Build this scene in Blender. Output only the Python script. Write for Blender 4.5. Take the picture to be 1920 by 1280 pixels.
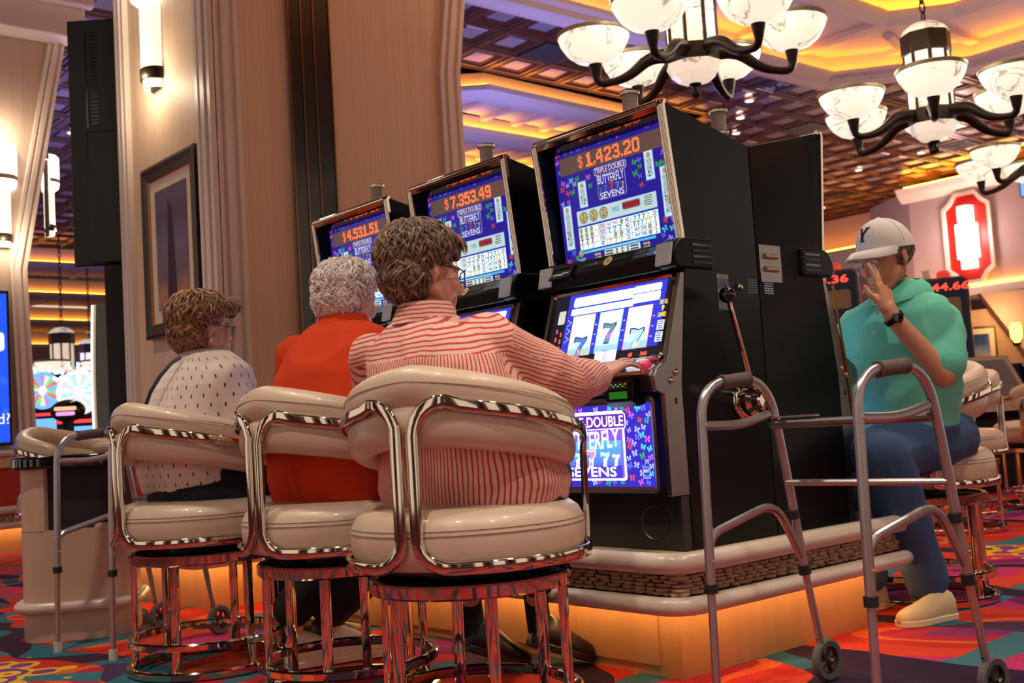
import bpy, math, random
import numpy as np
from mathutils import Vector, Matrix, noise
random.seed(7)
for _o in list(bpy.data.objects): bpy.data.objects.remove(_o)
SC = bpy.context.scene
COL = SC.collection
PI = math.pi
# ------------------------------------------------------------------ camera
# world: X = depth of the machine bank, Y = along the row of machines, Z up; eye at 0.8 m
HC = 0.8
FPX = 2089.0
RW = np.array([[0.76481684, 0.00092610, 0.64424711],
               [-0.64130531, 0.09656017, 0.76118568],
               [-0.06150368, -0.99532672, 0.07444476]])   # columns: camera right, down, forward
cam_d = bpy.data.cameras.new('camera')
cam = bpy.data.objects.new('camera', cam_d); COL.objects.link(cam)
cam_d.sensor_width = 36.0
cam_d.lens = 36.0 * FPX / 1920.0
cam_d.clip_start = 0.05; cam_d.clip_end = 200
_r, _d, _f = RW[:, 0], RW[:, 1], RW[:, 2]
cam.matrix_world = Matrix(((_r[0], -_d[0], -_f[0], 0), (_r[1], -_d[1], -_f[1], 0), (_r[2], -_d[2], -_f[2], HC), (0, 0, 0, 1)))
cam_d.dof.use_dof = True
cam_d.dof.focus_distance = 3.55
cam_d.dof.aperture_fstop = 5.0
SC.camera = cam
# ------------------------------------------------------------------ world, exposure
W = bpy.data.worlds.new('world'); SC.world = W; W.use_nodes = True
_bg = W.node_tree.nodes['Background']
_bg.inputs[0].default_value = (1.0, 0.80, 0.66, 1); _bg.inputs[1].default_value = 0.85
SC.view_settings.view_transform = 'Standard'
SC.view_settings.look = 'None'
SC.view_settings.gamma = 1.0
SC.view_settings.use_curve_mapping = False
SC.view_settings.exposure = 0.12
def lamp(name, kind, loc, energy, color, size=0.1, target=None, spot=None, sizey=None, blend=0.6):
    l = bpy.data.lights.new(name, kind); l.energy = energy; l.color = color
    if kind == 'AREA':
        l.size = size
        if sizey: l.shape = 'RECTANGLE'; l.size_y = sizey
    else:
        l.shadow_soft_size = size
    if kind == 'SPOT': l.spot_size = math.radians(spot or 70); l.spot_blend = blend
    o = bpy.data.objects.new(name, l); COL.objects.link(o); o.location = loc
    if target is not None:
        d = Vector(target) - Vector(loc); o.rotation_euler = d.to_track_quat('-Z', 'Y').to_euler()
    return o
# added ceiling spots for general fill, some behind the viewer; no fixtures modelled
for _i, (_x, _y, _e) in enumerate([(0.2, 1.2, 330), (0.4, 3.6, 330), (1.6, -0.6, 280), (2.9, 0.4, 260), (4.9, 1.6, 230), (5.4, 3.6, 160), (0.6, 6.0, 230), (7.5, 1.5, 220), (7.0, 6.5, 150)]):
    lamp('fill_spot', 'SPOT', (_x, _y, 5.1), _e, (1.0, 0.83, 0.66), 0.12, (_x * 0.92 + 0.2, _y * 0.92 + 0.25, 0), 75)
for _x, _y in [(16.5, 9.5), (19.0, 12.0), (18.0, 7.5)]:  # added warm area lamps without fixtures, to warm the far ceiling tiles
    lamp('warm_fill', 'AREA', (_x, _y, 2.2), 60, (1.0, 0.55, 0.22), 1.6, (_x + 0.2, _y, 5.2))
# added violet area lamps without fixtures, simulating the game banks' wash on the ceiling
for _x, _y, _e in [(6.0, 11.5, 75), (3.6, 15.0, 75), (6.5, 21.0, 75), (16, 6.5, 38), (18, 13, 28)]:
    lamp('violet_fill', 'AREA', (_x, _y, 2.3), _e, (0.34, 0.26, 1.0), 2.0, (_x + 0.3, _y, 5.2))
lamp('violet_fill', 'AREA', (9.0, 9.6, 2.6), 120, (0.25, 0.30, 1.0), 1.5, (8.2, 9.4, 5.2))

# ------------------------------------------------------------------ helpers
def at(px, py, d):
    r = RW @ np.array([px - 960.0, py - 640.0, FPX]) * (d / FPX)
    return Vector((float(r[0]), float(r[1]), float(r[2]) + HC))
def V(*a): return Vector(a)
def lin(h):
    h = h.lstrip('#'); o = []
    for i in (0, 2, 4):
        c = int(h[i:i + 2], 16) / 255.0
        o.append(c / 12.92 if c <= 0.04045 else ((c + 0.055) / 1.055) ** 2.4)
    return tuple(o)
MATS = {}
def nn(nt, t, **kw):
    n = nt.nodes.new(t)
    for k, v in kw.items(): setattr(n, k, v)
    return n
def mat(name, col, rough=0.5, metal=0.0, var=0.0, vscale=6.0, bump=0.0, bscale=200.0, emit=None, estr=0.0, coat=0.0, spec=None, trans=0.0, stretch=None, sss=0.0, sheen=0.0):
    if name in MATS: return MATS[name]
    m = bpy.data.materials.new(name); m.use_nodes = True
    nt = m.node_tree; b = nt.nodes['Principled BSDF']
    c = lin(col) if isinstance(col, str) else col
    b.inputs['Base Color'].default_value = (*c, 1)
    b.inputs['Roughness'].default_value = rough; b.inputs['Metallic'].default_value = metal
    if spec is not None: b.inputs['Specular IOR Level'].default_value = spec
    if coat: b.inputs['Coat Weight'].default_value = coat; b.inputs['Coat Roughness'].default_value = 0.08
    if trans: b.inputs['Transmission Weight'].default_value = trans
    if sss: b.inputs['Subsurface Weight'].default_value = sss; b.inputs['Subsurface Radius'].default_value = (0.01, 0.004, 0.002)
    if sheen: b.inputs['Sheen Weight'].default_value = sheen
    if emit is not None:
        e = lin(emit) if isinstance(emit, str) else emit
        b.inputs['Emission Color'].default_value = (*e, 1); b.inputs['Emission Strength'].default_value = estr
    tc = nn(nt, 'ShaderNodeTexCoord')
    src = tc.outputs['Object']
    if stretch:
        mp = nn(nt, 'ShaderNodeMapping'); mp.inputs['Scale'].default_value = stretch
        nt.links.new(src, mp.inputs[0]); src = mp.outputs[0]
    if var:
        nz = nn(nt, 'ShaderNodeTexNoise'); nz.inputs['Scale'].default_value = vscale; nz.inputs['Detail'].default_value = 5
        nt.links.new(src, nz.inputs[0])
        mx = nn(nt, 'ShaderNodeMix', data_type='RGBA')
        mx.inputs[6].default_value = (*[x * (1 - var) for x in c], 1); mx.inputs[7].default_value = (*[min(1, x * (1 + var)) for x in c], 1)
        nt.links.new(nz.outputs['Fac'], mx.inputs[0]); nt.links.new(mx.outputs[2], b.inputs['Base Color'])
    if bump:
        nb = nn(nt, 'ShaderNodeTexNoise'); nb.inputs['Scale'].default_value = bscale; nb.inputs['Detail'].default_value = 3
        nt.links.new(src, nb.inputs[0])
        bp = nn(nt, 'ShaderNodeBump'); bp.inputs['Strength'].default_value = bump; bp.inputs['Distance'].default_value = 0.01
        nt.links.new(nb.outputs['Fac'], bp.inputs['Height']); nt.links.new(bp.outputs[0], b.inputs['Normal'])
    MATS[name] = m
    return m
def attr_mat(name, emis, rough=0.4, strength=1.0, attr='col', bump=0.0, bscale=200):
    if name in MATS: return MATS[name]
    m = bpy.data.materials.new(name); m.use_nodes = True; nt = m.node_tree; b = nt.nodes['Principled BSDF']
    a = nn(nt, 'ShaderNodeAttribute'); a.attribute_name = attr
    b.inputs['Roughness'].default_value = rough
    if emis:
        b.inputs['Base Color'].default_value = (0.004, 0.004, 0.005, 1); b.inputs['Specular IOR Level'].default_value = 0.12
        nt.links.new(a.outputs['Color'], b.inputs['Emission Color']); b.inputs['Emission Strength'].default_value = strength
    else:
        nt.links.new(a.outputs['Color'], b.inputs['Base Color'])
    if bump:
        tc = nn(nt, 'ShaderNodeTexCoord')
        nb = nn(nt, 'ShaderNodeTexNoise'); nb.inputs['Scale'].default_value = bscale
        nt.links.new(tc.outputs['Object'], nb.inputs[0])
        bp = nn(nt, 'ShaderNodeBump'); bp.inputs['Strength'].default_value = bump; bp.inputs['Distance'].default_value = 0.01
        nt.links.new(nb.outputs['Fac'], bp.inputs['Height']); nt.links.new(bp.outputs[0], b.inputs['Normal'])
    MATS[name] = m
    return m

class MB:
    def __init__(s): s.v = []; s.f = []; s.c = []
    def add(s, vs, fs, col=None):
        n = len(s.v); s.v.extend([tuple(x) for x in vs])
        for f in fs: s.f.append(tuple(i + n for i in f)); s.c.append(col)
        return s
    def box(s, x0, x1, y0, y1, z0, z1, col=None):
        return s.add([(x0, y0, z0), (x1, y0, z0), (x1, y1, z0), (x0, y1, z0), (x0, y0, z1), (x1, y0, z1), (x1, y1, z1), (x0, y1, z1)],
                     [(3, 2, 1, 0), (4, 5, 6, 7), (0, 1, 5, 4), (1, 2, 6, 5), (2, 3, 7, 6), (3, 0, 4, 7)], col)
    def obox(s, c, ax, ay, az, col=None):
        c = Vector(c); ax = Vector(ax); ay = Vector(ay); az = Vector(az)
        vs = [c + ax * i + ay * j + az * k for k in (-1, 1) for i, j in ((-1, -1), (1, -1), (1, 1), (-1, 1))]
        return s.add(vs, [(3, 2, 1, 0), (4, 5, 6, 7), (0, 1, 5, 4), (1, 2, 6, 5), (2, 3, 7, 6), (3, 0, 4, 7)], col)
    def prism(s, poly, a, b, axis='y', col=None):
        n = len(poly)
        def P(p, t): return {'y': (p[0], t, p[1]), 'x': (t, p[0], p[1]), 'z': (p[0], p[1], t)}[axis]
        vs = [P(p, a) for p in poly] + [P(p, b) for p in poly]
        fs = [tuple(range(n)), tuple(range(2 * n - 1, n - 1, -1))] + [(i, i + n, (i + 1) % n + n, (i + 1) % n) for i in range(n)]
        # orientation
        ar = sum(poly[i][0] * poly[(i + 1) % n][1] - poly[(i + 1) % n][0] * poly[i][1] for i in range(n))
        flip = (ar > 0) ^ (b < a)
        if axis == 'y': flip = not flip
        if flip: fs = [tuple(reversed(f)) for f in fs]
        return s.add(vs, fs, col)
    def loft(s, rings, cap=True, closed=False, col=None):
        n = len(rings[0]); m = len(rings); vs = [p for r in rings for p in r]; fs = []
        for i in range(m if closed else m - 1):
            a = i * n; b = ((i + 1) % m) * n
            for j in range(n): fs.append((a + j, a + (j + 1) % n, b + (j + 1) % n, b + j))
        if cap and not closed: fs.append(tuple(range(n - 1, -1, -1))); fs.append(tuple((m - 1) * n + j for j in range(n)))
        return s.add(vs, fs, col)
    def tube(s, pts, r, n=8, closed=False, sec=None, nrm=None, col=None, cap=True):
        """sweep; r scalar or list; sec: cross-section [(a,b)] along (normal, binormal); nrm: list of normals"""
        pts = [Vector(p) for p in pts]; m = len(pts)
        rs = r if isinstance(r, (list, tuple)) else [r] * m
        tg = []
        for i in range(m):
            if closed: t = pts[(i + 1) % m] - pts[i - 1]
            else: t = pts[min(i + 1, m - 1)] - pts[max(i - 1, 0)]
            tg.append(t.normalized() if t.length > 1e-9 else Vector((0, 0, 1)))
        rings = []
        N = None
        for i in range(m):
            if nrm is not None: N = Vector(nrm[i])
            elif N is None: N = Vector((0, 0, 1)) if abs(tg[i].z) < 0.9 else Vector((1, 0, 0))
            N = (N - tg[i] * N.dot(tg[i])).normalized(); B = tg[i].cross(N)
            if sec: rings.append([pts[i] + (N * a + B * b) * rs[i] for a, b in sec])
            else: rings.append([pts[i] + (N * math.cos(2 * PI * k / n) + B * math.sin(2 * PI * k / n)) * rs[i] for k in range(n)])
        return s.loft(rings, cap, closed, col)
    def lathe(s, prof, c=(0, 0, 0), n=24, ax=None, col=None, a0=0.0, a1=None):
        c = Vector(c)
        if ax is None: X, Y, Z = Vector((1, 0, 0)), Vector((0, 1, 0)), Vector((0, 0, 1))
        else:
            Z = Vector(ax).normalized(); X = Z.orthogonal().normalized(); Y = Z.cross(X)
        full = a1 is None; k = n if full else n + 1
        rings = []
        for r, z in prof:
            rings.append([c + Z * z + (X * math.cos(a0 + (2 * PI if full else a1 - a0) * i / n) + Y * math.sin(a0 + (2 * PI if full else a1 - a0) * i / n)) * max(r, 1e-5) for i in range(k)])
        vs = [p for r in rings for p in r]; fs = []
        for i in range(len(rings) - 1):
            for j in range(k if full else k - 1): fs.append((i * k + j, i * k + (j + 1) % k, (i + 1) * k + (j + 1) % k, (i + 1) * k + j))
        return s.add(vs, fs, col)
    def ball(s, c, r, nu=12, nv=8, R=None, col=None):
        rr = r if isinstance(r, (tuple, list)) else (r, r, r); c = Vector(c); vs = []; fs = []
        for i in range(nv + 1):
            t = PI * i / nv
            for j in range(nu):
                p = Vector((rr[0] * math.sin(t) * math.cos(2 * PI * j / nu), rr[1] * math.sin(t) * math.sin(2 * PI * j / nu), -rr[2] * math.cos(t)))
                vs.append(c + (R @ p if R is not None else p))
        for i in range(nv):
            for j in range(nu): fs.append((i * nu + j, i * nu + (j + 1) % nu, (i + 1) * nu + (j + 1) % nu, (i + 1) * nu + j))
        return s.add(vs, fs, col)
    def cone(s, p0, r0, p1, r1, n=10, k=4):
        """rounded cone: a capsule whose two radii differ"""
        p0 = Vector(p0); p1 = Vector(p1); d = (p1 - p0); L = d.length; d = d / max(L, 1e-9)
        pts = []; rs = []
        for i in range(k, -1, -1):
            t = PI / 2 * i / k; pts.append(p0 - d * r0 * math.sin(t)); rs.append(max(r0 * math.cos(t), r0 * 0.02))
        for i in range(0, k + 1):
            t = PI / 2 * i / k; pts.append(p1 + d * r1 * math.sin(t)); rs.append(max(r1 * math.cos(t), r1 * 0.02))
        N = d.orthogonal().normalized(); B = d.cross(N)
        rings = [[p + (N * math.cos(2 * PI * j / n) + B * math.sin(2 * PI * j / n)) * r for j in range(n)] for p, r in zip(pts, rs)]
        return s.loft(rings, True)
    def mesh(s, name, smooth=True, angle=35):
        me = bpy.data.meshes.new(name); me.from_pydata(s.v, [], s.f)
        if any(c is not None for c in s.c):
            at_ = me.attributes.new('col', 'FLOAT_COLOR', 'CORNER')
            arr = np.ones((len(me.loops), 4), dtype=np.float32)
            k = 0
            for f, c in zip(s.f, s.c):
                if c is not None: arr[k:k + len(f), :3] = c[:3]
                k += len(f)
            at_.data.foreach_set('color', arr.ravel())
        if smooth:
            me.polygons.foreach_set('use_smooth', [True] * len(me.polygons))
            me.set_sharp_from_angle(angle=math.radians(angle))
        me.update()
        return me
    def build(s, name, m, parent=None, smooth=True, angle=35, bevel=0.0, seg=2, label=None, kind=None):
        me = s.mesh(name, smooth, angle)
        return place(name, me, m, parent, bevel, seg, label, kind)
def place(name, me, m, parent=None, bevel=0.0, seg=2, label=None, kind=None, loc=None):
    o = bpy.data.objects.new(name, me); COL.objects.link(o)
    if m is not None and len(me.materials) == 0:
        me.materials.append(MATS[m] if isinstance(m, str) else m)
    if parent is not None: o.parent = parent
    if loc is not None: o.location = loc
    if bevel:
        bm = o.modifiers.new('bevel', 'BEVEL'); bm.width = bevel; bm.segments = seg; bm.limit_method = 'ANGLE'; bm.angle_limit = math.radians(40)
    if label: o['label'] = label
    if kind: o['kind'] = kind
    return o
def thing(name, label, cat, loc=(0, 0, 0), rz=0.0, group=None):
    o = bpy.data.objects.new(name, None); COL.objects.link(o); o.location = loc; o.rotation_euler = (0, 0, rz)
    o.empty_display_size = 0.1
    tag(o, label, cat, group); return o
def tag(o, label, cat, group=None, kind=None):
    o['label'] = label
    if cat: o['category'] = cat
    if group: o['group'] = group
    if kind: o['kind'] = kind
    return o
def struct(o, label=None):
    o['kind'] = 'structure'
    if label: o['label'] = label
    return o
def kids(o): return [c for c in bpy.data.objects if c.parent == o]
def copy_tree(o, parent=None, skip=()):
    c = o.copy(); COL.objects.link(c); c.parent = parent
    for ch in KID.get(o.name, kids(o)):
        if ch.name.split('.')[0] in skip: continue
        copy_tree(ch, c, skip)
    return c
KID = {}
def wsub(mb, loc):
    """verts authored in world space -> relative to loc"""
    l = Vector(loc); mb.v = [tuple(Vector(p) - l) for p in mb.v]; return mb
def rrect(w, h, r, k=4):
    """rounded rectangle section, full width w, height h"""
    out = []
    for cx, cy, a in ((w / 2 - r, h / 2 - r, 0), (-w / 2 + r, h / 2 - r, PI / 2), (-w / 2 + r, -h / 2 + r, PI), (w / 2 - r, -h / 2 + r, 1.5 * PI)):
        for i in range(k + 1):
            t = a + PI / 2 * i / k; out.append((cx + r * math.cos(t), cy + r * math.sin(t)))
    return out
def fillet(pts, r, k=5, closed=False):
    """round the corners of a polyline"""
    pts = [Vector(p) for p in pts]; n = len(pts); out = []
    rs = r if isinstance(r, (list, tuple)) else [r] * n
    for i in range(n):
        if not closed and i in (0, n - 1): out.append(pts[i]); continue
        a, b, c = pts[i - 1], pts[i], pts[(i + 1) % n]
        u = (a - b); w = (c - b); lu, lw = u.length, w.length
        if lu < 1e-6 or lw < 1e-6: out.append(b); continue
        d = min(rs[i], lu * 0.48, lw * 0.48)
        if d < 1e-5: out.append(b); continue
        p, q = b + u / lu * d, b + w / lw * d
        for j in range(k + 1):
            t = j / k; out.append(p * (1 - t) ** 2 + b * 2 * t * (1 - t) + q * t * t)
    return out
_TXT = {}
def text2d(s, bold=0.0):
    """lettering outline as flat triangles in 2D, built from the built-in font: unit cap height, centred"""
    key = (s, bold)
    if key in _TXT: return _TXT[key]
    cu = bpy.data.curves.new('t', 'FONT'); cu.body = s; cu.align_x = 'CENTER'; cu.resolution_u = 3; cu.offset = bold; cu.size = 1.0
    o = bpy.data.objects.new('t', cu); COL.objects.link(o)
    dg = bpy.context.evaluated_depsgraph_get(); dg.update()
    me = o.evaluated_get(dg).to_mesh()
    vs = [(v.co.x, v.co.y) for v in me.vertices]; fs = [tuple(p.vertices) for p in me.polygons]
    o.evaluated_get(dg).to_mesh_clear()
    bpy.data.objects.remove(o); bpy.data.curves.remove(cu)
    if vs:
        xs = [v[0] for v in vs]; ys = [v[1] for v in vs]
        cx = (min(xs) + max(xs)) / 2; w = max(xs) - min(xs); y0 = min(ys); h = max(ys) - y0
        vs = [((x - cx) / w, (y - y0) / h - 0.5) for x, y in vs]
    else: w, h = 1, 1
    _TXT[key] = (vs, fs, w / h)
    return _TXT[key]
class Print:
    """flat print on a panel: coloured polygons laid on a plane (origin, u axis, v axis, normal)"""
    def __init__(s, o, u, v, n): s.o, s.u, s.v, s.n = Vector(o), Vector(u), Vector(v), Vector(n); s.mb = MB(); s.k = 0
    def P(s, p, l): return s.o + s.u * p[0] + s.v * p[1] + s.n * l
    def poly(s, pts, col, layer=1):
        ar = sum(pts[i][0] * pts[(i + 1) % len(pts)][1] - pts[(i + 1) % len(pts)][0] * pts[i][1] for i in range(len(pts)))
        if ar < 0: pts = pts[::-1]
        s.mb.add([s.P(p, layer * 0.0003) for p in pts], [tuple(range(len(pts)))], col)
    def rect(s, cx, cy, w, h, col, layer=1, r=0.0):
        if r: s.poly([(cx + a, cy + b) for a, b in rrect(w, h, r, 3)], col, layer)
        else: s.poly([(cx - w / 2, cy - h / 2), (cx + w / 2, cy - h / 2), (cx + w / 2, cy + h / 2), (cx - w / 2, cy + h / 2)], col, layer)
    def disc(s, cx, cy, r, col, layer=1, n=14): s.poly([(cx + r * math.cos(2 * PI * i / n), cy + r * math.sin(2 * PI * i / n)) for i in range(n)], col, layer)
    def text(s, t, cx, cy, h, col, layer=2, w=None, bold=0.0, skew=0.0, arch=0.0):
        vs, fs, asp = text2d(t, bold)
        ww = w if w else asp * h
        pts = []
        for x, y in vs: pts.append((cx + x * ww + skew * y * h, cy + y * h + arch * (x * x * 4)))
        s.mb.add([s.P(p, layer * 0.0003) for p in pts], fs, col)
    def line(s, a, b, w, col, layer=2):
        a = Vector((a[0], a[1])); b = Vector((b[0], b[1])); d = (b - a).normalized(); q = Vector((-d.y, d.x)) * w / 2
        s.poly([tuple(a - q), tuple(b - q), tuple(b + q), tuple(a + q)], col, layer)
    def seven(s, cx, cy, h, col, layer=2, edge=None):
        P = [(-.38, .5), (-.38, .2), (-.28, .3), (-.05, .24), (.1, .27), (-.12, -.1), (-.2, -.5), (.12, -.5), (.16, -.1), (.42, .32), (.42, .5), (.1, .42), (-.2, .5)]
        parts = [[(-.38, .5), (-.38, .2), (-.28, .3), (-.2, .5)], [(-.2, .5), (-.28, .3), (-.05, .24), (.1, .42)], [(.1, .42), (-.05, .24), (.1, .27), (.42, .32), (.42, .5)], [(.1, .27), (-.12, -.1), (.16, -.1), (.42, .32)], [(-.12, -.1), (-.2, -.5), (.12, -.5), (.16, -.1)]]
        if edge is not None:
            for q in parts: s.poly([(cx + x * h * 1.22, cy + y * h * 1.16) for x, y in q], edge, layer)
        for q in parts: s.poly([(cx + x * h, cy + y * h) for x, y in q], col, layer + 1)
    def butterfly(s, cx, cy, h, col, ang=0.0, layer=1):
        ca, sa = math.cos(ang), math.sin(ang)
        for sg in (1, -1):
            for q in ([(0.03, 0.0), (.16, .46), (.5, .52), (.56, .16), (.22, -.03)], [(0.03, 0.0), (.22, -.03), (.48, -.1), (.42, -.42), (.16, -.38)]):
                s.poly([(cx + (sg * x * ca - y * sa) * h, cy + (sg * x * sa + y * ca) * h) for x, y in q], col, layer)
    def build(s, name, m, parent): return s.mb.build(name, m, parent, smooth=False)
# ------------------------------------------------------------------ materials
def carpet_mat():
    m = bpy.data.materials.new('carpet'); m.use_nodes = True; nt = m.node_tree; b = nt.nodes['Principled BSDF']; L = nt.links.new
    tc = nn(nt, 'ShaderNodeTexCoord')
    # warped coordinates
    nz = nn(nt, 'ShaderNodeTexNoise'); nz.inputs['Scale'].default_value = 0.9; nz.inputs['Detail'].default_value = 2; L(tc.outputs['Object'], nz.inputs[0])
    va = nn(nt, 'ShaderNodeVectorMath', operation='MULTIPLY_ADD'); va.inputs[1].default_value = (0.9, 0.9, 0); L(nz.outputs['Color'], va.inputs[0]); L(tc.outputs['Object'], va.inputs[2])
    def ramp(src, stops, const=True):
        r = nn(nt, 'ShaderNodeValToRGB'); r.color_ramp.interpolation = 'CONSTANT' if const else 'LINEAR'
        el = r.color_ramp.elements
        while len(el) > 1: el.remove(el[-1])
        el[0].position = stops[0][0]; el[0].color = (*lin(stops[0][1]), 1)
        for p, c in stops[1:]: e = el.new(p); e.color = (*lin(c), 1)
        L(src, r.inputs[0]); return r.outputs[0]
    n2 = nn(nt, 'ShaderNodeTexNoise'); n2.inputs['Scale'].default_value = 1.15; n2.inputs['Detail'].default_value = 1.0; L(va.outputs[0], n2.inputs[0])
    base = ramp(n2.outputs['Fac'], [(0, '#6a2058'), (0.34, '#b02c62'), (0.41, '#c23a28'), (0.50, '#b52a20'), (0.575, '#cc5a2c'), (0.61, '#a8283c'), (0.68, '#7c2c66')])
    # swirling bands
    wv = nn(nt, 'ShaderNodeTexWave', wave_type='BANDS'); wv.inputs['Scale'].default_value = 0.42; wv.inputs['Distortion'].default_value = 7.5; wv.inputs['Detail'].default_value = 1.0; wv.inputs['Detail Scale'].default_value = 0.9
    L(va.outputs[0], wv.inputs[0])
    bandm = ramp(wv.outputs['Fac'], [(0, '#000000'), (0.83, '#ffffff')])
    bandc = ramp(n2.outputs['Fac'], [(0, '#2a1a33'), (0.45, '#332030'), (0.53, '#2f5f6e'), (0.6, '#41304a')])
    wv2 = nn(nt, 'ShaderNodeTexWave', wave_type='RINGS'); wv2.inputs['Scale'].default_value = 0.5; wv2.inputs['Distortion'].default_value = 5.0; wv2.inputs['Detail'].default_value = 1.0
    L(va.outputs[0], wv2.inputs[0])
    band2 = ramp(wv2.outputs['Fac'], [(0, '#000000'), (0.93, '#ffffff')])
    # flower medallions
    mind = None
    for px_, py_ in ((1.15, 4.45), (0.2, 5.6), (5.7, 2.75), (7.6, 2.6), (9.5, 4.3), (5.2, 0.6), (1.0, 8.2), (12.0, 3.0), (3.2, 8.6)):
        dn = nn(nt, 'ShaderNodeVectorMath', operation='DISTANCE'); dn.inputs[1].default_value = (px_, py_, 0); L(tc.outputs['Object'], dn.inputs[0])
        if mind is None: mind = dn.outputs['Value']
        else:
            mm = nn(nt, 'ShaderNodeMath', operation='MINIMUM'); L(mind, mm.inputs[0]); L(dn.outputs['Value'], mm.inputs[1]); mind = mm.outputs[0]
    vsc = nn(nt, 'ShaderNodeMath', operation='MULTIPLY'); vsc.inputs[1].default_value = 0.75; L(mind, vsc.inputs[0])
    vo2 = nn(nt, 'ShaderNodeTexVoronoi', feature='F1'); vo2.inputs['Scale'].default_value = 9.0; L(tc.outputs['Object'], vo2.inputs[0])
    flw = nn(nt, 'ShaderNodeMath', operation='MULTIPLY_ADD'); flw.inputs[1].default_value = 0.22; L(vo2.outputs['Distance'], flw.inputs[0]); L(vsc.outputs[0], flw.inputs[2])
    flm = ramp(flw.outputs[0], [(0, '#ffffff'), (0.30, '#000000')])
    flc = ramp(flw.outputs[0], [(0, '#c23a2a'), (0.09, '#d8b23a'), (0.17, '#7a3a7a'), (0.24, '#d3a52e')])
    def mix(f, a, c):
        x = nn(nt, 'ShaderNodeMix', data_type='RGBA'); L(f, x.inputs[0]); L(a, x.inputs[6]); L(c, x.inputs[7]); return x.outputs[2]
    teal = nn(nt, 'ShaderNodeRGB'); teal.outputs[0].default_value = (*lin('#3a6a78'), 1)
    c1 = mix(band2, base, teal.outputs[0]); c2 = mix(bandm, c1, bandc); c3 = mix(flm, c2, flc)
    # pile mottling
    n3 = nn(nt, 'ShaderNodeTexNoise'); n3.inputs['Scale'].default_value = 160; L(tc.outputs['Object'], n3.inputs[0])
    hs = nn(nt, 'ShaderNodeHueSaturation'); mr = nn(nt, 'ShaderNodeMapRange'); mr.inputs['To Min'].default_value = 0.7; mr.inputs['To Max'].default_value = 1.25
    L(n3.outputs['Fac'], mr.inputs[0]); L(mr.outputs[0], hs.inputs['Value']); L(c3, hs.inputs['Color']); L(hs.outputs[0], b.inputs['Base Color'])
    b.inputs['Roughness'].default_value = 0.95; b.inputs['Specular IOR Level'].default_value = 0.15
    bp = nn(nt, 'ShaderNodeBump'); bp.inputs['Strength'].default_value = 0.5; bp.inputs['Distance'].default_value = 0.006; L(n3.outputs['Fac'], bp.inputs['Height']); L(bp.outputs[0], b.inputs['Normal'])
    MATS['carpet'] = m
carpet_mat()
def wallpaper_mat(name, c):
    m = bpy.data.materials.new(name); m.use_nodes = True; nt = m.node_tree; b = nt.nodes['Principled BSDF']; L = nt.links.new
    tc = nn(nt, 'ShaderNodeTexCoord')
    mp = nn(nt, 'ShaderNodeMapping'); mp.inputs['Scale'].default_value = (170, 170, 0.1); L(tc.outputs['Object'], mp.inputs[0])
    nz = nn(nt, 'ShaderNodeTexNoise'); nz.inputs['Scale'].default_value = 1.0; nz.inputs['Detail'].default_value = 4; L(mp.outputs[0], nz.inputs[0])
    cr = nn(nt, 'ShaderNodeValToRGB'); k = lin(c)
    cr.color_ramp.elements[0].position = 0.32; cr.color_ramp.elements[0].color = (*[x * 0.86 for x in k], 1)
    cr.color_ramp.elements[1].position = 0.55; cr.color_ramp.elements[1].color = (*[min(1, x * 1.08) for x in k], 1)
    L(nz.outputs['Fac'], cr.inputs[0]); L(cr.outputs[0], b.inputs['Base Color'])
    mp2 = nn(nt, 'ShaderNodeMapping'); mp2.inputs['Scale'].default_value = (150, 150, 4); L(tc.outputs['Object'], mp2.inputs[0])
    n2 = nn(nt, 'ShaderNodeTexNoise'); n2.inputs['Scale'].default_value = 1.0; L(mp2.outputs[0], n2.inputs[0])
    bp = nn(nt, 'ShaderNodeBump'); bp.inputs['Strength'].default_value = 0.35; bp.inputs['Distance'].default_value = 0.004; L(n2.outputs['Fac'], bp.inputs['Height']); L(bp.outputs[0], b.inputs['Normal'])
    b.inputs['Roughness'].default_value = 0.55
    MATS[name] = m
wallpaper_mat('wallpaper', '#d6b69e')
wallpaper_mat('wallpaper_far', '#b39a8c')
mat('trim_paint', '#dccbc2', 0.42, var=0.05)
mat('plaster_violet', '#b7a3a6', 0.6, var=0.06)
mat('dark_panel', '#2c221b', 0.22, var=0.25, vscale=3, coat=0.3)
mat('gold_line', '#8e6a48', 0.25, 1.0)
mat('tile_bronze', '#5a3326', 0.30, 0.35, var=0.25, vscale=2.5)
mat('tile_field', '#8c8280', 0.28, 0.3, var=0.2, vscale=2.0)
mat('ceiling_void', '#1c1412', 0.9)
mat('coffer_paint', '#b9a7a0', 0.6)
mat('led_orange', (0, 0, 0), emit=(1.0, 0.33, 0.03), estr=21.0)
mat('led_amber', (0, 0, 0), emit=(1.0, 0.42, 0.02), estr=32.0)
mat('led_tray', (0, 0, 0), emit=(1.0, 0.34, 0.03), estr=44.0)
mat('led_tray_inner', (0, 0, 0), emit=(1.0, 0.43, 0.02), estr=62.0)
mat('lamp_disc', (0, 0, 0), emit=(1.0, 0.92, 0.8), estr=22.0)
mat('black_plastic', '#0a0a0b', 0.35, bump=0.03, bscale=400, spec=0.25)
mat('black_gloss', '#08080a', 0.08, coat=0.6)
mat('black_matte', '#121111', 0.6, var=0.2)
mat('chrome', '#d8cbb9', 0.06, 1.0, var=0.04, vscale=20)
mat('steel', '#a39d9a', 0.30, 1.0, var=0.18, vscale=9, bump=0.05, bscale=90, stretch=(1, 1, 0.2))
mat('red_panel', '#b5301f', 0.4, var=0.15)
mat('stone', '#cfae8c', 0.75, var=0.35, vscale=14, bump=0.5, bscale=60)
mat('grout_dark', '#2a1c14', 0.9)
mat('rail_cream', '#cdbcae', 0.32, var=0.05, coat=0.2)
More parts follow.
